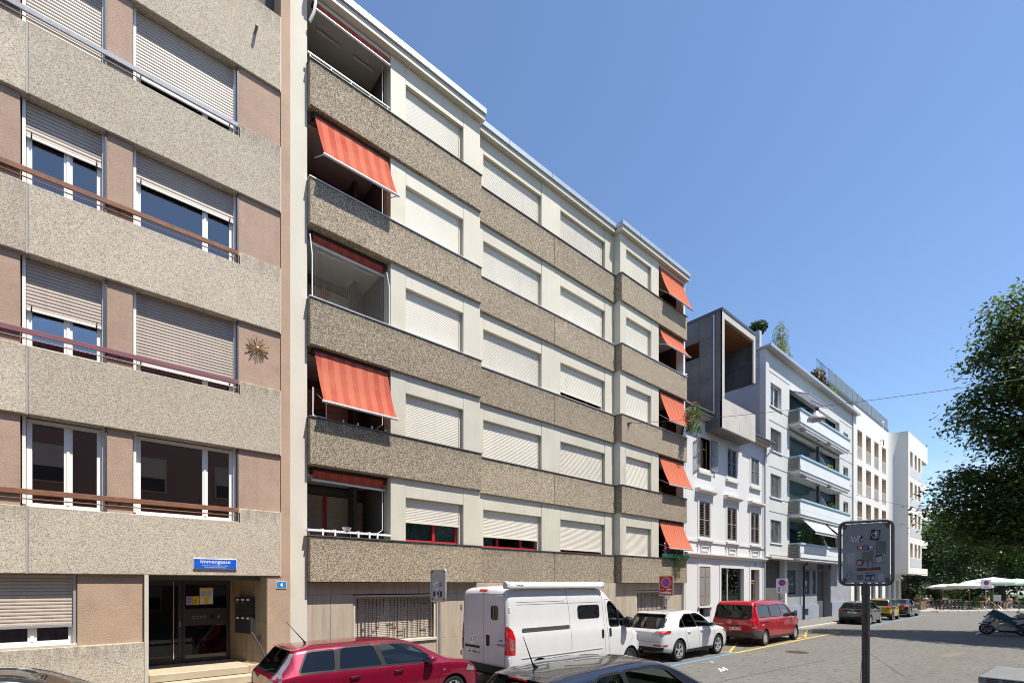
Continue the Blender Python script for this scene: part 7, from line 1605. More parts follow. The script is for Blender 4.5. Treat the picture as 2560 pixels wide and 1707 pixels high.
for a in (-.158, .158):
    for b in (-.245, .245):
        f.plate('clamp', [(p * .8 + a, s + b) for p, s in disc(.022, 14)], FRM, -.008, .006); f.plate('bolt', [(p + a, s + b) for p, s in disc(.007, 8)], BRASS, .006, .010)
def sticker(name, pts, m, d=.0028): return f.layer(name, [q(x, y) for x, y in pts], m, d)
DKS = stk[1]; GRS = mat('torn grey paper', (.36, .34, .36), .85, var=.12, vs=30); OLV = mat('glue residue', (.135, .145, .13), .7, var=.2, vs=40)
PST = mat('print beige', (.38, .26, .2), .6, var=.15, vs=40); TQ = mat('print turquoise', (.08, .22, .25), .6, var=.15, vs=40); ORG = mat('print rust orange', (.36, .10, .05), .6, var=.1); BLP = mat('print blue', (.03, .14, .36), .6, var=.1); BRN = mat('print brown red', (.10, .025, .03), .6, var=.1); DBL = mat('print dark blue', (.012, .03, .09), .6, var=.1); PNK = mat('print pink', (.45, .22, .27), .6, var=.1)
sticker('sticker', [(345, 375), (570, 370), (572, 485), (345, 490)], DKS)
f.text('KAOS', .040, *q(430, 405), SIGNW, .0034, bold=.001, sx=.62); f.text('BASEL', .040, *q(435, 462), SIGNW, .0034, bold=.001, sx=.6)
for a_, b_ in ((520, 395), (550, 455)): sticker('sticker_print', [(a_ - 20, b_ - 14), (a_ + 18, b_ - 16), (a_ + 10, b_ + 6), (a_ - 16, b_ + 14)], SIGNW, .0034)
sticker('sticker', [(740, 262), (915, 285), (868, 480), (695, 462)], DKS)
em = MB()
for pts in ([(790, 440), (745, 385), (745, 345), (780, 330), (815, 355)], [(815, 300), (810, 360), (805, 420)], [(805, 300), (865, 297)], [(790, 355), (840, 345)], [(835, 320), (825, 420)], [(835, 322), (875, 328), (870, 350), (845, 365), (878, 378), (860, 410), (790, 440)]):
    em.tube([f.P(*q(x, y), .0034) for x, y in pts], .0022, 5)
build('sticker_emblem', em, SIGNW, t)
sticker('sticker', [(465, 562), (620, 562), (620, 642), (465, 642)], BRN); sticker('sticker', [(622, 564), (780, 568), (778, 644), (622, 644)], DBL)
f.text('18', .036, *q(520, 604), SIGNW, .0034, bold=.002, sx=.8); f.text('93', .036, *q(728, 606), SIGNW, .0034, bold=.002, sx=.8)
cx, cy = q(622, 603)
f.layer('sticker', [(cx + p * .7, cy + s) for p, s in disc(.030, 24)[6:19]], ORG, .0036); f.layer('sticker', [(cx + p * .7, cy + s) for p, s in disc(.030, 24)[18:] + disc(.030, 24)[:7]], BLP, .0036)
em = MB()
for pts in ([(620, 635), (590, 610), (590, 585), (612, 590)], [(620, 575), (618, 625)], [(605, 592), (636, 590)], [(634, 580), (630, 625)], [(634, 580), (655, 590), (638, 602), (655, 615), (630, 630)]): em.tube([f.P(*q(x, y), .0042) for x, y in pts], .0012, 4)
build('sticker_emblem', em, PST, t)
sticker('sticker', [(252, 705), (432, 685), (442, 805), (410, 830), (412, 880), (440, 895), (430, 920), (283, 935), (265, 820)], GRS); sticker('sticker', [(815, 490), (1010, 485), (1005, 715), (815, 720)], OLV); sticker('sticker', [(565, 690), (785, 655), (760, 880), (550, 870)], OLV, .0024)
sticker('sticker', [(800, 748), (935, 728), (962, 885), (825, 905)], DKS); sticker('sticker', [(812, 785), (925, 760), (955, 872), (838, 898)], GRS, .0034)
cx, cy = q(518, 880); f.layer('sticker', [(cx + p * .8, cy + s * .85) for p, s in disc(.037, 20)], DKS, .0030); f.layer('sticker_print', [(cx - .004 + p * .8, cy - .002 + s * .8) for p, s in disc(.027, 9)], PNK, .0036)
for i, (ch, m) in enumerate((('1', PNK), ('8', BLP), ('9', PNK), ('3', BLP))): f.text(ch, .055, *q(628 + i * 45, 920 - i * 2), m, .0032, bold=.002, sx=.75)
sticker('sticker', [(462, 990), (905, 962), (905, 1022), (462, 1042)], ORG); sticker('sticker_edge', [(462, 988), (905, 960), (905, 968), (462, 996)], BLP, .0032)
f.text('FUESSBALL CLUB BASEL', .032, *q(683, 1002), INK, .0034, rot=.04, sx=.53, bold=.001)
cx, cy = q(316, 1107); f.layer('sticker', [(cx + p * .75, cy + s * .95) for p, s in disc(.036, 20)], TQ, .0030); f.layer('sticker_print', [(cx + p * .7, cy + s) for p, s in [(-.02, -.025), (.02, -.025), (.012, -.005), (.012, .015), (0, .024), (-.012, .015), (-.012, -.005)]], PST, .0036)
sticker('sticker', [(448, 1112), (580, 1095), (588, 1195), (465, 1215)], OLV); sticker('sticker', [(628, 1068), (805, 1068), (805, 1215), (628, 1215)], DBL)
for pts in ([(645, 1150), (700, 1140), (700, 1200), (645, 1205)], [(740, 1140), (795, 1135), (795, 1205), (735, 1200)], [(640, 1085), (800, 1080), (795, 1100), (640, 1105)]): sticker('sticker_print', pts, GRS, .0034)
for pts in ([(480, 1135), (510, 1130), (508, 1140), (482, 1146)], [(530, 1130), (560, 1126), (560, 1136), (532, 1142)], [(505, 1180), (540, 1176), (530, 1192)]): sticker('sticker_print', pts, DKS, .0034)
sticker('sticker', [(860, 1095), (965, 1088), (960, 1212), (860, 1216)], GRS)
# torn tape and string on the pole
tp = MB()
for k in range(16):
    z = random.uniform(1.0, 2.35); a = random.uniform(2.4, 4.4); s = random.uniform(.02, .07)
    c = Vector((5.31 + .0325 * math.cos(a), 1.24 + .0325 * math.sin(a), z)); d2 = Vector((-math.sin(a), math.cos(a), 0)) * random.uniform(.008, .02)
    tp.add([c - d2, c + d2, c + d2 * .6 + Vector((0, 0, s)), c - d2 * .8 + Vector((0, 0, s * .8))], [(0, 1, 2, 3)])
build('torn_sticker', tp, mat('torn red brown sticker', (.10, .035, .028), .7, var=.6, vs=60), t)
build('loose_string', MB().tube([(5.28, 1.26, 1.95), (5.272, 1.275, 1.7), (5.28, 1.27, 1.5), (5.262, 1.3, 1.38), (5.275, 1.28, 1.3)], .0025, 4).tube([(5.28, 1.24, 1.6), (5.27, 1.28, 1.42), (5.25, 1.29, 1.36)], .002, 4), GRS, t)
# grey utility cabinet at the lower right
t = thing('utility_cabinet', (10.45, .58, .12), 'pale grey utility cabinet with sloped lid at the lower right corner', 'cabinet')
CB = mat('pale grey cabinet', (.30, .30, .285), .6, var=.06, vs=4, dirt=.2, dcol=(.2, .2, .19)); CBL = mat('stained cabinet lid', (.15, .155, .16), .6, var=.12, vs=5, dirt=.5, dcol=(.14, .145, .15))
build('housing', MB().box(10.24, 10.72, -.02, .92, .12, 1.10), CB, t, bevel=.01)
build('lid', MB().add([(10.19, -.06, 1.105), (10.78, -.06, 1.105), (10.78, .96, 1.105), (10.19, .96, 1.105), (10.19, -.06, 1.2), (10.78, -.06, 1.2), (10.78, .96, 1.2), (10.19, .96, 1.2), (10.40, .06, 1.33), (10.66, .06, 1.33), (10.66, .80, 1.33), (10.40, .80, 1.33)],
      [(0, 3, 2, 1), (0, 1, 5, 4), (1, 2, 6, 5), (2, 3, 7, 6), (3, 0, 4, 7), (4, 5, 9, 8), (5, 6, 10, 9), (6, 7, 11, 10), (7, 4, 8, 11), (8, 9, 10, 11)]), CBL, t, bevel=.006)
for r_ in range(3):
    for c_ in range(5): build('vent_slot', MB().box(10.185, 10.1895, .06 + c_ * .17, .19 + c_ * .17, 1.122 + r_ * .026, 1.132 + r_ * .026), INK, t)
# ------------------------------------------------------------------ scooters
def scooter(loc, rz, label, paint, cover=None):
    t = thing('motor_scooter', loc, label, 'scooter', 'motor scooters parked at the right', rz)   # nose towards local +x, origin mid
    P = lambda n, mb, m, **k: build(n, mb, m, t, world=False, smooth=k.pop('smooth', 40), **k)
    wheel(t, .66, 0, .30, .12, 1, 5, MATS['dark alloy']); wheel(t, -.66, 0, .30, .13, 1, 5, MATS['dark alloy'])
    def shell(name, prof, w0, w1, m):
        """closed side outline given thickness that narrows to its rim"""
        n = len(prof); mb = MB(); cx = sum(p[0] for p in prof) / n; cz = sum(p[1] for p in prof) / n
        vs = [(x, -w0, z) for x, z in prof] + [(x, w0, z) for x, z in prof] + [(cx + (x - cx) * .72, -w1, cz + (z - cz) * .72) for x, z in prof] + [(cx + (x - cx) * .72, w1, cz + (z - cz) * .72) for x, z in prof]
        fs = [(i, (i + 1) % n, n + (i + 1) % n, n + i) for i in range(n)] + [(i, 2 * n + i, 2 * n + (i + 1) % n, (i + 1) % n) for i in range(n)] + [(n + i, n + (i + 1) % n, 3 * n + (i + 1) % n, 3 * n + i) for i in range(n)] + [tuple(2 * n + i for i in range(n)), tuple(3 * n + i for i in range(n))]
        return P(name, mb.add(vs, fs), m, smooth=30, bevel=.006)
    shell('front_fairing', [(.50, .62), (.82, .60), (.84, .68), (.62, 1.02), (.40, 1.08), (.30, .98), (.36, .74)], .10, .22, paint)
    shell('leg_shield', [(.30, .98), (.42, .70), (.52, .50), (.40, .32), (.24, .28), (.22, .44), (.16, .80)], .16, .24, paint)
    shell('floor_panel', [(.40, .34), (.30, .22), (-.40, .22), (-.55, .36), (-.2, .44), (.2, .40)], .16, .22, paint)
    shell('belly', [(.30, .26), (.2, .15), (-.4, .15), (-.45, .26)], .12, .16, BLACKP)
    shell('rear_body', [(-.10, .46), (.05, .66), (-.2, .80), (-.62, .86), (-1.0, .88), (-.98, .80), (-.72, .62), (-.4, .48)], .12, .20, paint)
    shell('seat', [(.06, .70), (-.02, .80), (-.36, .82), (-.46, .90), (-.86, .92), (-.84, .86), (-.36, .74)], .13, .15, BLACKP)
    shell('front_mudguard', [(.98, .52), (.92, .60), (.62, .62), (.42, .48), (.48, .46), (.66, .56), (.88, .52)], .06, .075, paint)
    P('fork', MB().tube([(.66, .09, .30), (.46, .09, .95)], .022, 8).tube([(.66, -.09, .30), (.46, -.09, .95)], .022, 8), BLACKP)
    P('headlight', MB().prism([(.70, .72), (.835, .66), (.80, .74), (.68, .84)], 1, -.12, .12), CLEARL)
    P('windscreen', MB().add([(.60, -.16, 1.02), (.60, .16, 1.02), (.38, .12, 1.34), (.38, -.12, 1.34)], [(0, 1, 2, 3)]), CGLASSD)
    P('handlebar', MB().tube([(.30, -.34, 1.06), (.36, -.2, 1.10), (.38, 0, 1.08), (.36, .2, 1.10), (.30, .34, 1.06)], .016, 8), BLACKP)
    for s in (-1, 1):
        m_ = P('mirror', MB().lathe([(0, -.012), (.05, -.008), (.055, .0), (.05, .008), (0, .012)], (.40, s * .30, 1.30), 0, 14), BLACKP); P('mirror_arm', MB().tube([(.37, s * .22, 1.10), (.41, s * .30, 1.28)], .008, 6), BLACKP)
        P('mirror_glass', MB().lathe([(0, -.014), (.045, -.0135), (.045, -.0125), (0, -.0125)], (.40, s * .30, 1.30), 0, 14), CHROME)
    P('tail_light', MB().prism([(-1.0, .80), (-.84, .72), (-.80, .78), (-.96, .87)], 1, -.13, .13), REDL)
    P('rear_mudguard', MB().prism([(-.80, .62), (-1.02, .42), (-1.06, .44), (-.86, .68)], 1, -.08, .08), BLACKP); P('exhaust', MB().tube([(-.35, -.16, .30), (-.85, -.20, .42)], [.05, .06], 10), BLACKP); P('side_stand', MB().tube([(.0, .15, .2), (-.05, .26, .0)], .014, 6), DARK)
    P('engine_cover', MB().box(-.7, -.35, .10, .17, .24, .42), GREYP, bevel=.03)
    if cover:
        cv = MB(); rows = []
        for (x, z, w) in ((.72, .96, .10), (.60, 1.16, .2), (.44, 1.30, .26), (.26, 1.30, .30), (.04, 1.14, .30), (-.16, .98, .28), (-.40, .90, .26)):
            rows.append([(x + .03 * math.sin(j * 1.7 + x * 9), y * w, z - .30 * abs(y) ** 1.6 - .03 * math.cos(j * 2.3)) for j, y in enumerate((-1.15, -.8, -.4, 0, .4, .8, 1.15))])
        n = 7; cv.add([p for r in rows for p in r], [(i * n + j, i * n + j + 1, (i + 1) * n + j + 1, (i + 1) * n + j) for i in range(len(rows) - 1) for j in range(n - 1)]); P('weather_cover', cv, cover, smooth=70)
    return t
SILV = carpaint('silver grey paint', (.34, .335, .35), .2, .3)
TEAL = mat('teal tarpaulin', (.012, .075, .095), .6, var=.2, vs=6, bump=.2)
scooter((35.40, 2.35, 0), R(97), 'silver grey motor scooter with teal weather cover parked nose to the street', SILV, TEAL)
scooter((37.75, 2.35, 0), R(-84), 'silver motor scooter parked tail to the street behind the covered one', SILV)
# ------------------------------------------------------------------ trees
def tree(name, base, label, lobes, m, nleaf, size, seed, trunk=.28, crown_name='crown', aspect=.5, h0=None, group=None, stuff=True):
    t = thing(name, base, label, 'tree', group); r = np.random.default_rng(seed); clouds = []; limbs = MB(); bx, by, bz = base
    tot = sum(b[3] * b[4] * b[5] for b in lobes); top = max(b[2] for b in lobes)
    limbs.tube([(bx, by, bz - .1), (bx + .1, by, bz + 1.2), (bx - .05, by + .1, bz + (top - bz) * .45), (bx, by, top)], [trunk * 1.3, trunk, trunk * .75, trunk * .15], 10)
    for (cx, cy, cz, rx_, ry_, rz_) in lobes:
        n = int(nleaf * rx_ * ry_ * rz_ / tot); nc = max(6, int(n / 55))
        d = r.normal(size=(nc, 3)); d /= np.linalg.norm(d, axis=1)[:, None]; rad = (.35 + .65 * r.random(nc) ** .5)[:, None]
        cc = np.array((cx, cy, cz)) + d * rad * np.array((rx_, ry_, rz_))
        k = 55; cs = size * 2.3
        off = r.normal(size=(nc, k, 3)) * np.array((cs, cs, cs * .42)); off[:, :, 2] -= .35 * np.linalg.norm(off[:, :, :2], axis=2) ** 1.3
        p = (cc[:, None, :] + off).reshape(-1, 3); dd = np.repeat(d, k, 0) * .5 + np.array((0, 0, .9))
        clouds.append(leaf_cloud(p, dd, size, aspect, r, .5))
        for j in range(0, nc, max(1, nc // 14)):
            a = Vector((bx, by, bz + (cz - bz) * .55)); e = Vector(cc[j]); mid = a.lerp(e, .5) + Vector((0, 0, .25)); limbs.tube([a, mid, e], [trunk * .3, trunk * .16, .02], 6)
    tr = build('trunk', limbs, BARK, t)
    leaf_object(crown_name, clouds, m, t)
    return t
tree('chestnut_tree', (34.5, -3.2, 0), 'large dark chestnut tree overhanging the street at the right edge', [(33.0, 1.81, 15.28, 1.6, 0.98, 1.32), (33.0, 2.48, 14.4, 1.4, 0.85, 0.97), (33.0, 2.83, 13.85, 0.9, 0.56, 0.55), (33.0, 1.62, 13.13, 1.8, 1.04, 1.32), (33.0, 2.08, 12.15, 1.6, 1.07, 1.15), (33.0, 2.97, 11.64, 1.2, 0.68, 0.67), (33.0, 3.4, 11.07, 1.1, 0.76, 0.6), (33.0, 2.62, 10.37, 1.4, 0.97, 0.7), (33.0, 2.01, 9.65, 1.4, 0.93, 0.76), (33.0, 1.17, 10.75, 2, 1.01, 2.04), (33.0, 2.76, 7.97, 1.6, 1.12, 0.7), (33.0, 3.77, 7.94, 1.3, 1.07, 0.6), (33.0, 3.99, 6.86, 1.3, 0.91, 0.81), (33.0, 3.19, 6.46, 1.8, 1.22, 1.09), (33.0, 3.7, 5.62, 1.2, 0.81, 0.76), (33.0, 2.76, 5.24, 1.5, 1.12, 0.82), (33.0, 1.68, 6.37, 2.2, 1.17, 1.98), (33.0, 1.05, 7.76, 2.4, 1.12, 2.58), (34.5, -3.2, 14.5, 3.6, 3.8, 3.6), (34.5, -4.2, 9.0, 4.5, 5.0, 3.4), (36, -6, 12.5, 4.5, 4.2, 4.2)], LEAF1, 170000, .22, 3, .38, aspect=.55)
NT_ = 'street trees on the near side'
for k, x in enumerate((17.0, 25.5)): tree('street_tree', (x, -9.5, .0), f"{('first', 'second')[k]} street tree on the near side of the road, mirrored in paint and panes", [(x, -9.5, 8.5, 3.6, 3.4, 3.6), (x + 1, -9.2, 5.6, 3.2, 3.0, 1.6)], LEAF1, 7000, .42, 30 + k, .22, group=NT_)
bf = thing('apartment_building', (38, -18, 0), 'unseen tan apartment row added behind the near side street trees to block the horizon', 'building')  # out of view, added to cut the bright low sky mirrored in car paint
build('wall', MB().box(14, 70, -26, -18, 0, 14), OPP, bf)
for z in (1.2, 4.2, 7.2, 10.2):
    for k in range(14): build('window', MB().box(16 + k * 3.7, 17.6 + k * 3.7, -17.999, -17.94, z, z + 1.7), DARK, bf)
BT_ = 'trees beyond the cafe'
tree('ash_tree', (82, 14.5, .1), 'tall dark green tree beyond the white building corner', [(82, 14.5, 9, 5, 5, 4.0), (80, 11, 7.0, 3.5, 3.5, 3)], LEAF3, 15000, .32, 11, .16, group=BT_)
tree('lime_tree', (80, 5.5, .1), 'sunlit lime tree with pale blossom clumps behind the parasols', [(80, 5.5, 8.6, 5.5, 5.0, 3.6), (79, 3, 6.6, 3.5, 3.0, 2.2)], LEAF2, 15000, .32, 12, .3, group=BT_)
tree('park_tree', (92, 3.0, .1), 'grey green park tree at the right behind the mint parasols', [(92, 1.0, 8, 7, 6, 5)], LEAF3, 12000, .36, 13, .3, group=BT_)
tree('park_tree', (96, 18, .1), 'broad dark park tree far behind the bicycles', [(96, 17, 8, 8, 7, 5), (90, 9, 5, 6, 5, 4)], LEAF4, 15000, .38, 14, .35, group=BT_)
tree('park_tree', (100, -8, .1), 'dark tree closing the park at the right edge', [(100, -7, 7, 8, 8, 6)], LEAF4, 9000, .4, 15, .35, group=BT_)
tree('park_tree', (112, 8, .1), 'tall tree farthest back in the park', [(112, 8, 9, 9, 9, 6.5)], LEAF4, 9000, .45, 16, .35, group=BT_)
for (x, y, rx_, ry_, h, m, s, lab) in ((72, 16.5, 2.2, 2.4, 3.8, LEAF2, 21, 'tall green bush beside the white building'), (70, 13.2, 1.6, 1.8, 3.0, LEAFR, 22, 'rusty red bush behind the wooden planter'), (71.5, 11.0, 1.7, 1.5, 2.6, LEAF4, 23, 'dark bush behind the parked bicycles'), (86, 6.5, 4, 2.2, 1.5, LEAFY, 24, 'bright yellow green hedge bush behind the cafe guests'), (84, 1.5, 4, 3, 1.7, LEAF4, 25, 'dark hedge behind the mint parasols'), (76, 20, 3, 3, 5, LEAF2, 26, 'green bush half hidden by the white building'), (88, 11, 4, 3, 2.2, LEAF2, 27, 'green hedge behind the beige parasols')):
    t = thing('bush', (x, y, .12), lab, 'bush', 'bushes around the cafe'); r = np.random.default_rng(s)
    leaf_object('foliage', [leaves(900, (x + dx, y + dy, .12 + h * f), (rx_ * .6, ry_ * .6, h * .33), .24, .5, s * 10 + i, .4, .3) for i, (dx, dy, f) in enumerate([(0, 0, .65), (-rx_ * .4, ry_ * .3, .4), (rx_ * .4, -ry_ * .3, .42), (0, ry_ * .4, .3)])], m, t)
    st = MB()
    for k in range(5): st.tube([(x + random.uniform(-.2, .2), y, .1), (x + random.uniform(-rx_, rx_) * .5, y + random.uniform(-.5, .5), h * .75)], [.05, .015], 5)
    build('stem', st, BARK, t)
lw = MB().quad((74, -40, .125), (180, -60, .125), (180, 60, .125), (74, 40, .125)); build('lawn', lw, mat('park lawn', (.05, .09, .025), .95, var=.3, vs=.6), None, kind='structure')
far = [leaves(900, (118 + 3 * math.sin(k), -52 + k * 6.2, 4.6), (5, 5, 4.4), .75, .6, 400 + k, .4, .2) for k in range(19)]
leaf_object('far_woodland', far, LEAF4, None, kind='stuff')
# ------------------------------------------------------------------ cafe
def parasol(x, y, h, r, m, lab, n=8, pole=None, grp='cafe parasols'):
    t = thing('parasol', (x, y, .12), lab, 'parasol', grp); mb = MB(); vs = [(0, 0, h)]; 
    for f_ in (.5, 1.0):
        for k in range(n * 2):
            a = 6.283 * k / (n * 2); rr = r * f_ * (1 if k % 2 == 0 else .95); vs.append((rr * math.cos(a), rr * math.sin(a), h - (.62 * f_ ** 1.15) * r * .34 - (.02 if k % 2 else 0)))
    m2 = n * 2; fs = [(0, 1 + k, 1 + (k + 1) % m2) for k in range(m2)] + [(1 + k, 1 + m2 + k, 1 + m2 + (k + 1) % m2, 1 + (k + 1) % m2) for k in range(m2)]
    base = len(vs)
    for k in range(m2):
        x0, y0, z0 = vs[1 + m2 + k]; vs.append((x0 * 1.005, y0 * 1.005, z0 - .17 - (.05 if k % 2 else 0)))
    fs += [(1 + m2 + k, base + k, base + (k + 1) % m2, 1 + m2 + (k + 1) % m2) for k in range(m2)]
    build('canopy', mb.add(vs, fs), m, t, world=False); build('pole', MB().tube([(0, 0, 0), (0, 0, h + .06)], .03, 8), pole or WOODD, t, world=False)
    rb = MB()
    for k in range(n): a = 6.283 * k / n; rb.tube([(0, 0, h - .5), (r * .5 * math.cos(a), r * .5 * math.sin(a), h - .12 - r * .1)], .012, 4)
    build('strut', rb, pole or WOODD, t, world=False); build('foot', MB().lathe([(0, 0), (.3, 0), (.28, .07), (.05, .1), (0, .1)], n=16), DARK, t, world=False)
BEI = stripes('beige parasol cloth', (.62, .58, .55), (.60, .565, .53), .5, 0); MINT = stripes('mint parasol cloth', (.60, .76, .70), (.58, .74, .68), .5, 0)
parasol(66.6, 6.9, 2.72, 1.75, BEI, 'beige parasol with scalloped edge nearest the kerb sign'); parasol(68.3, 8.2, 2.6, 1.7, BEI, 'beige parasol with scalloped edge left of the front one'); parasol(72.0, 9.6, 2.55, 1.8, BEI, 'beige parasol farthest back at the left of the cafe')
parasol(71.6, 5.6, 3.25, 2.5, MINT, 'large mint parasol right behind the kerb sign', 4, POLE); parasol(74.2, 4.0, 3.1, 2.6, MINT, 'large mint parasol right of the first mint one', 4, POLE); parasol(77, 1.2, 3.1, 2.6, MINT, 'large mint parasol cut by the right edge', 4, POLE)
def table(x, y, rz, lab, top=None):
    t = thing('cafe_table', (x, y, .12), lab, 'table', 'cafe tables', rz)
    build('tabletop', MB().box(-.35, .35, -.35, .35, .70, .73), top or DARK, t, world=False, bevel=.005)
    for s in (-1, 1): build('leg', MB().tube([(-.3, s * .28, 0), (.3, s * .28, .70)], .012, 5).tube([(.3, s * .28, 0), (-.3, s * .28, .70)], .012, 5), RAILW, t, world=False)
_ch = []
def chair(x, y, rz, lab):
    if not _ch:
        t = thing('folding_chair', (0, 0, 0), lab, 'chair', 'cafe chairs')
        for k in range(4): build('seat_slat', MB().box(-.2 + k * .1, -.12 + k * .1, -.2, .2, .44, .46), WOODW, t, world=False)
        for k in range(2): build('back_slat', MB().box(-.26, -.24, -.21, .21, .66 + k * .12, .74 + k * .12), WOODW, t, world=False)
        for s in (-1, 1): build('frame', MB().tube([(.22, s * .2, 0), (-.25, s * .2, .86)], .011, 5).tube([(-.2, s * .2, 0), (.2, s * .2, .45)], .011, 5), RAILW, t, world=False)
        _ch.append(t); c = t
    else: c = copy_tree(_ch[0])
    c.location = (x, y, .12); c.rotation_euler = (0, 0, rz); c['label'] = lab; return c
def skin_mesh(joints, bones, root=0, sub=1):
    """one continuous surface grown round a joint graph: joints are (x, y, z, radius)"""
    me = bpy.data.meshes.new('figure'); me.from_pydata([j[:3] for j in joints], bones, []); ob = bpy.data.objects.new('figure', me); COL.objects.link(ob)
    ob.modifiers.new('skin', 'SKIN')
    for i, j in enumerate(joints): d = me.skin_vertices[0].data[i]; d.radius = (j[3], j[3]) if len(j) == 4 else (j[3], j[4]); d.use_root = i == root
    s = ob.modifiers.new('sub', 'SUBSURF'); s.levels = sub
    dg = bpy.context.evaluated_depsgraph_get(); out = bpy.data.meshes.new_from_object(ob.evaluated_get(dg)); bpy.data.objects.remove(ob); out.shade_smooth(); return out
def person(x, y, rz, label, shirt, trousers, hair, pose='table', long_hair=False, bare=False):
    """seated figure facing local +x, hips at chair height"""
    t = thing('person', (x, y, .12), label, 'person', None, rz); lean = .06 if pose == 'table' else -.06
    J = [(-.05, 0, .54, .125), (-.05 + lean * .4, 0, .76, .12), (-.05 + lean, 0, .97, .125), (-.04 + lean, 0, 1.09, .055), (-.01 + lean, 0, 1.16, .075), (.02 + lean, 0, 1.26, .085), (.01 + lean, 0, 1.35, .06)]
    Bn = [(0, 1), (1, 2), (2, 3), (3, 4), (4, 5), (5, 6)]
    for s in (-1, 1):
        k = len(J); sh = (-.05 + lean, s * .17, 1.0)
        if pose == 'up' : el, wr, ha = (.02, s * .40, 1.12), (-.06, s * .2, 1.32), (-.08, s * .09, 1.30)
        elif pose == 'lap': el, wr, ha = (-.02, s * .23, .76), (.16, s * .15, .66), (.24, s * .10, .66)
        else: el, wr, ha = (.06, s * .25, .80), (.30, s * .16, .80), (.38, s * .12, .80)
        J += [(*sh, .062), (*el, .045), (*wr, .032), (*ha, .036)]; Bn += [(2, k), (k, k + 1), (k + 1, k + 2), (k + 2, k + 3)]
        k = len(J); J += [(.02, s * .10, .52, .095), (.38, s * .12, .52, .072), (.36, s * .12, .30, .055), (.33, s * .12, .07, .04), (.46, s * .13, .04, .036)]; Bn += [(0, k), (k, k + 1), (k + 1, k + 2), (k + 2, k + 3), (k + 3, k + 4)]
    me = skin_mesh(J, Bn); me.materials.append(SKIN); o = bpy.data.objects.new('body', me); link(o, t)
    if not bare:
        T = [(a, b, c, r * 1.12) for a, b, c, r in J[:3]] + [(J[3][0], 0, 1.06, .07)]; tb = [(0, 1), (1, 2), (2, 3)]
        for i in (7, 16):
            k = len(T); a, e = J[i], J[i + 1]; mid = tuple((a[q_] + e[q_]) / 2 for q_ in range(3)); T += [(*a[:3], .078), (*mid, .066)]; tb += [(2, k), (k, k + 1)]
        me = skin_mesh(T, tb); me.materials.append(shirt); link(bpy.data.objects.new('shirt', me), t)
    T = [(J[0][0], 0, .55, .145)]; tb = []
    for i in (11, 20):
        k = len(T); T += [(J[i][0], J[i][1], J[i][2], .112), (J[i + 1][0] - .02, J[i + 1][1], J[i + 1][2], .088)]; tb += [(0, k), (k, k + 1)]
    me = skin_mesh(T, tb); me.materials.append(trousers); link(bpy.data.objects.new('trousers', me), t)
    h = [(-.02 + lean, 0, 1.33, .092), (-.055 + lean, 0, 1.25, .085)] + ([(-.08 + lean, 0, 1.10, .07), (-.09 + lean, 0, .98, .05)] if long_hair else [(-.06 + lean, 0, 1.19, .06)])
    me = skin_mesh(h, [(i, i + 1) for i in range(len(h) - 1)]); me.materials.append(hair); link(bpy.data.objects.new('hair', me), t)
    return t
CW = mat('white shirt', (.68, .68, .68), .9, var=.05); CB_ = mat('black shirt', (.02, .02, .022), .9, var=.1); CV = mat('purple trousers', (.06, .02, .06), .9, var=.1); CBE = mat('beige shirt', (.45, .38, .3), .9, var=.06); CDK = mat('dark trousers', (.03, .03, .035), .9, var=.1); CPK = mat('grey pink shirt', (.4, .3, .32), .9, var=.06); CKH = mat('khaki trousers', (.25, .2, .14), .9, var=.06)
YT = mat('yellow table top', (.55, .40, .02), .6, var=.05)
guests = [(65.9, 8.6, R(-40), 'person in a white shirt with both hands behind the head at a yellow table', CW, CKH, HAIR, 'up', False, False), (66.9, 5.75, R(130), 'person with long dark hair and black top seen from behind', CB_, CDK, HAIR, 'table', True, False),
    (68.2, 5.6, R(-70), 'person in a pale shirt facing the street beside the sign post', CW, CDK, HAIR, 'lap', False, False), (69.4, 4.35, R(150), 'person in purple leaning back with legs stretched out', CBE, CV, HAIR, 'lap', False, False),
    (72.0, 3.9, R(100), 'person with blond hair in beige seen from behind', CBE, CDK, HAIRB, 'table', True, False), (73.2, 3.0, R(-110), 'person in a pink grey top at the right end table', CPK, CDK, HAIR, 'table', False, False), (74.4, 1.9, R(120), 'person with grey shirt and short blond hair near the right edge', CW, CDK, HAIRB, 'table', False, False),
    (66.0, 10.2, R(-30), 'person in a pale top half hidden behind the bicycles', CW, CDK, HAIR, 'table', False, False), (67.2, 10.0, R(200), 'person with dark hair behind the wooden rail', CPK, CDK, HAIR, 'table', True, False)]
for i, g in enumerate(guests):
    person(*g); chair(g[0] - .05 * math.cos(g[2]), g[1] - .05 * math.sin(g[2]), g[2], f"folding cafe chair under the {g[3]}"[:110].rsplit(' ', 1)[0] if False else 'wooden folding chair taken by the ' + ' '.join(g[3].split()[:7]))
for i, (x, y, rz, lab, tp_) in enumerate(((66.4, 8.1, .3, 'yellow topped cafe table before the guest with raised arms', YT), (67.5, 6.2, .8, 'folding cafe table between the dark haired guest and the sign post', YT), (68.9, 5.1, .2, 'dark folding table beside the guest in purple', None), (72.6, 3.4, .5, 'yellow topped cafe table at the right end of the terrace', YT), (66.6, 9.9, .1, 'dark cafe table behind the bicycles', None), (75, 1.6, .4, 'small dark cafe table cut by the right edge', None))): table(x, y, rz, lab, tp_)
for (x, y, rz, lab) in ((67.6, 4.9, R(60), 'empty folding chair with its back to the kerb sign'), (68.3, 4.3, R(80), 'empty green backed folding chair right of the kerb sign'), (66.5, 7.3, R(110), 'empty folding chair under the front beige parasol'), (70.9, 4.4, R(40), 'empty folding chair between the two mint parasols')): chair(x, y, rz, lab)
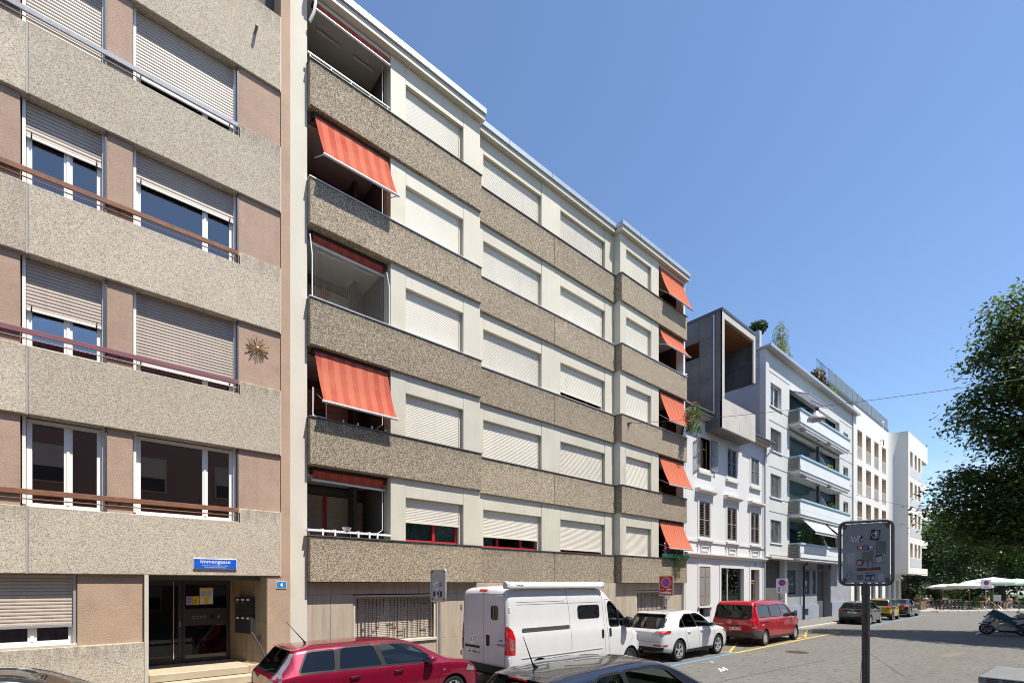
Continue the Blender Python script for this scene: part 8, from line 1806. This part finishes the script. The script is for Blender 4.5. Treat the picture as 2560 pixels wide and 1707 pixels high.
# wooden planter, dark rails, bicycles
t = thing('wooden_planter', (61.6, 10.5, .12), 'weathered wooden planter trough at the corner of the cafe', 'planter')
for k in range(3): build('plank', MB().box(60.5, 63.3, 9.72, 9.78, .14 + k * .27, .39 + k * .27), WOODW, t)
build('box', MB().box(60.5, 63.3, 9.785, 10.4, .12, .9), WOODW, t); build('corner_post', MB().box(60.42, 60.5, 9.68, 9.8, .12, 1.05), WOODD, t); build('corner_post', MB().box(63.3, 63.38, 9.68, 9.8, .12, 1.05), WOODD, t)
leaf_object('plant_leaves', [leaves(300, (61.8, 10.1, 1.2), (1.3, .3, .4), .16, .5, 301)], LEAFR, t)
for (x0, y0, x1, y1, lab) in ((62.8, 8.9, 65.4, 7.3, 'dark wooden terrace rail behind the bicycles'), (70.2, 2.6, 73.4, .6, 'dark wooden terrace rail behind the scooters')):
    t = thing('terrace_rail', ((x0 + x1) / 2, (y0 + y1) / 2, .12), lab, 'rail'); DW = mat('dark stained wood', (.03, .018, .014), .7, var=.2, vs=5)
    n = 8
    for k in range(n): fx_ = x0 + (x1 - x0) * k / (n - 1); fy_ = y0 + (y1 - y0) * k / (n - 1); build('picket', MB().box(fx_ - .07, fx_ + .07, fy_ - .05, fy_ + .05, .12, 1.02), DW, t)
    build('top_rail', MB().tube([(x0, y0, 1.06), (x1, y1, 1.06)], .05, 6), DW, t)
def bicycle(x, y, rz, lab, paint):
    t = thing('bicycle', (x, y, .12), lab, 'bicycle', 'bicycles at the cafe', rz); P = lambda n, mb, m: build(n, mb, m, t, world=False)
    for wx in (-.52, .52):
        ring = [(wx + .33 * math.cos(6.283 * k / 24), 0, .34 + .33 * math.sin(6.283 * k / 24)) for k in range(24)]
        w = P('wheel', MB().tube(ring, .02, 6, closed=True), RUBBER); sp_ = MB()
        for k in range(10): a = 6.283 * k / 10; sp_.tube([(wx, .012 * (-1) ** k, .34), (wx + .32 * math.cos(a), 0, .34 + .32 * math.sin(a))], .0025, 3)
        build('spokes', sp_, RAILW, w, world=False)
    P('frame', MB().tube([(-.52, 0, .34), (-.05, 0, .30), (.42, 0, .78), (-.16, 0, .80), (-.05, 0, .30)], .018, 6).tube([(-.16, 0, .80), (-.52, 0, .34)], .012, 6).tube([(.40, 0, .92), (.42, 0, .78), (.52, 0, .34)], .018, 6), paint)
    P('saddle', MB().prism([(-.32, -.09), (-.30, .09), (-.14, .03), (-.02, 0), (-.14, -.03)], 2, .92, .96), BLACKP); P('seat_post', MB().tube([(-.16, 0, .80), (-.19, 0, .92)], .014, 6), RAILW)
    P('handlebar', MB().tube([(.30, -.28, 1.02), (.40, -.15, 1.0), (.41, 0, .98), (.40, .15, 1.0), (.30, .28, 1.02)], .013, 6), RAILW); P('chainring', MB().lathe([(.09, .03), (.1, .035), (.09, .04)], (-.05, 0, .30), 1, 16), DARK)
    P('pedal', MB().tube([(-.05, .04, .30), (.06, .06, .18)], .01, 5).box(.02, .1, .06, .14, .165, .185), BLACKP); P('rack', MB().box(-.85, -.4, -.06, .06, .70, .715).tube([(-.8, .06, .7), (-.52, .03, .34)], .008, 4), DARK)
bicycle(61.9, 8.0, R(-34), 'plum purple bicycle leaning at the kerb before the wooden planter', PLUM); bicycle(63.9, 7.2, R(150), 'dark bicycle standing at the terrace rail', DARK)
t = thing('market_bag', (64.1, 8.2, .95), 'green cloth bundle hanging over the terrace rail', 'bag'); build('cloth', MB().lathe([(0, -.35), (.16, -.3), (.2, -.05), (.1, .12), (0, .14)], n=10), mat('green cloth', (.01, .16, .09), .9, var=.15), t, world=False)
t = thing('pavilion_lamp', (78, 3.4, .12), 'white mushroom shaped park lamp behind the cafe guests', 'lamp'); build('post', MB().tube([(0, 0, 0), (0, 0, 2.1)], .04, 8), WFRAME, t, world=False); build('shade', MB().lathe([(0, 2.32), (.2, 2.28), (.42, 2.14), (.4, 2.1), (0, 2.1)], n=20), WFRAME, t, world=False)
t = thing('menu_board', (70.4, 5.2, .12), 'white menu board standing among the cafe guests', 'board'); build('panel', MB().box(-.02, .02, -.28, .28, .75, 1.4), WFRAME, t, world=False); build('leg', MB().box(-.02, .02, -.26, -.22, 0, .75), WOODD, t, world=False); build('leg', MB().box(-.02, .02, .22, .26, 0, .75), WOODD, t, world=False)
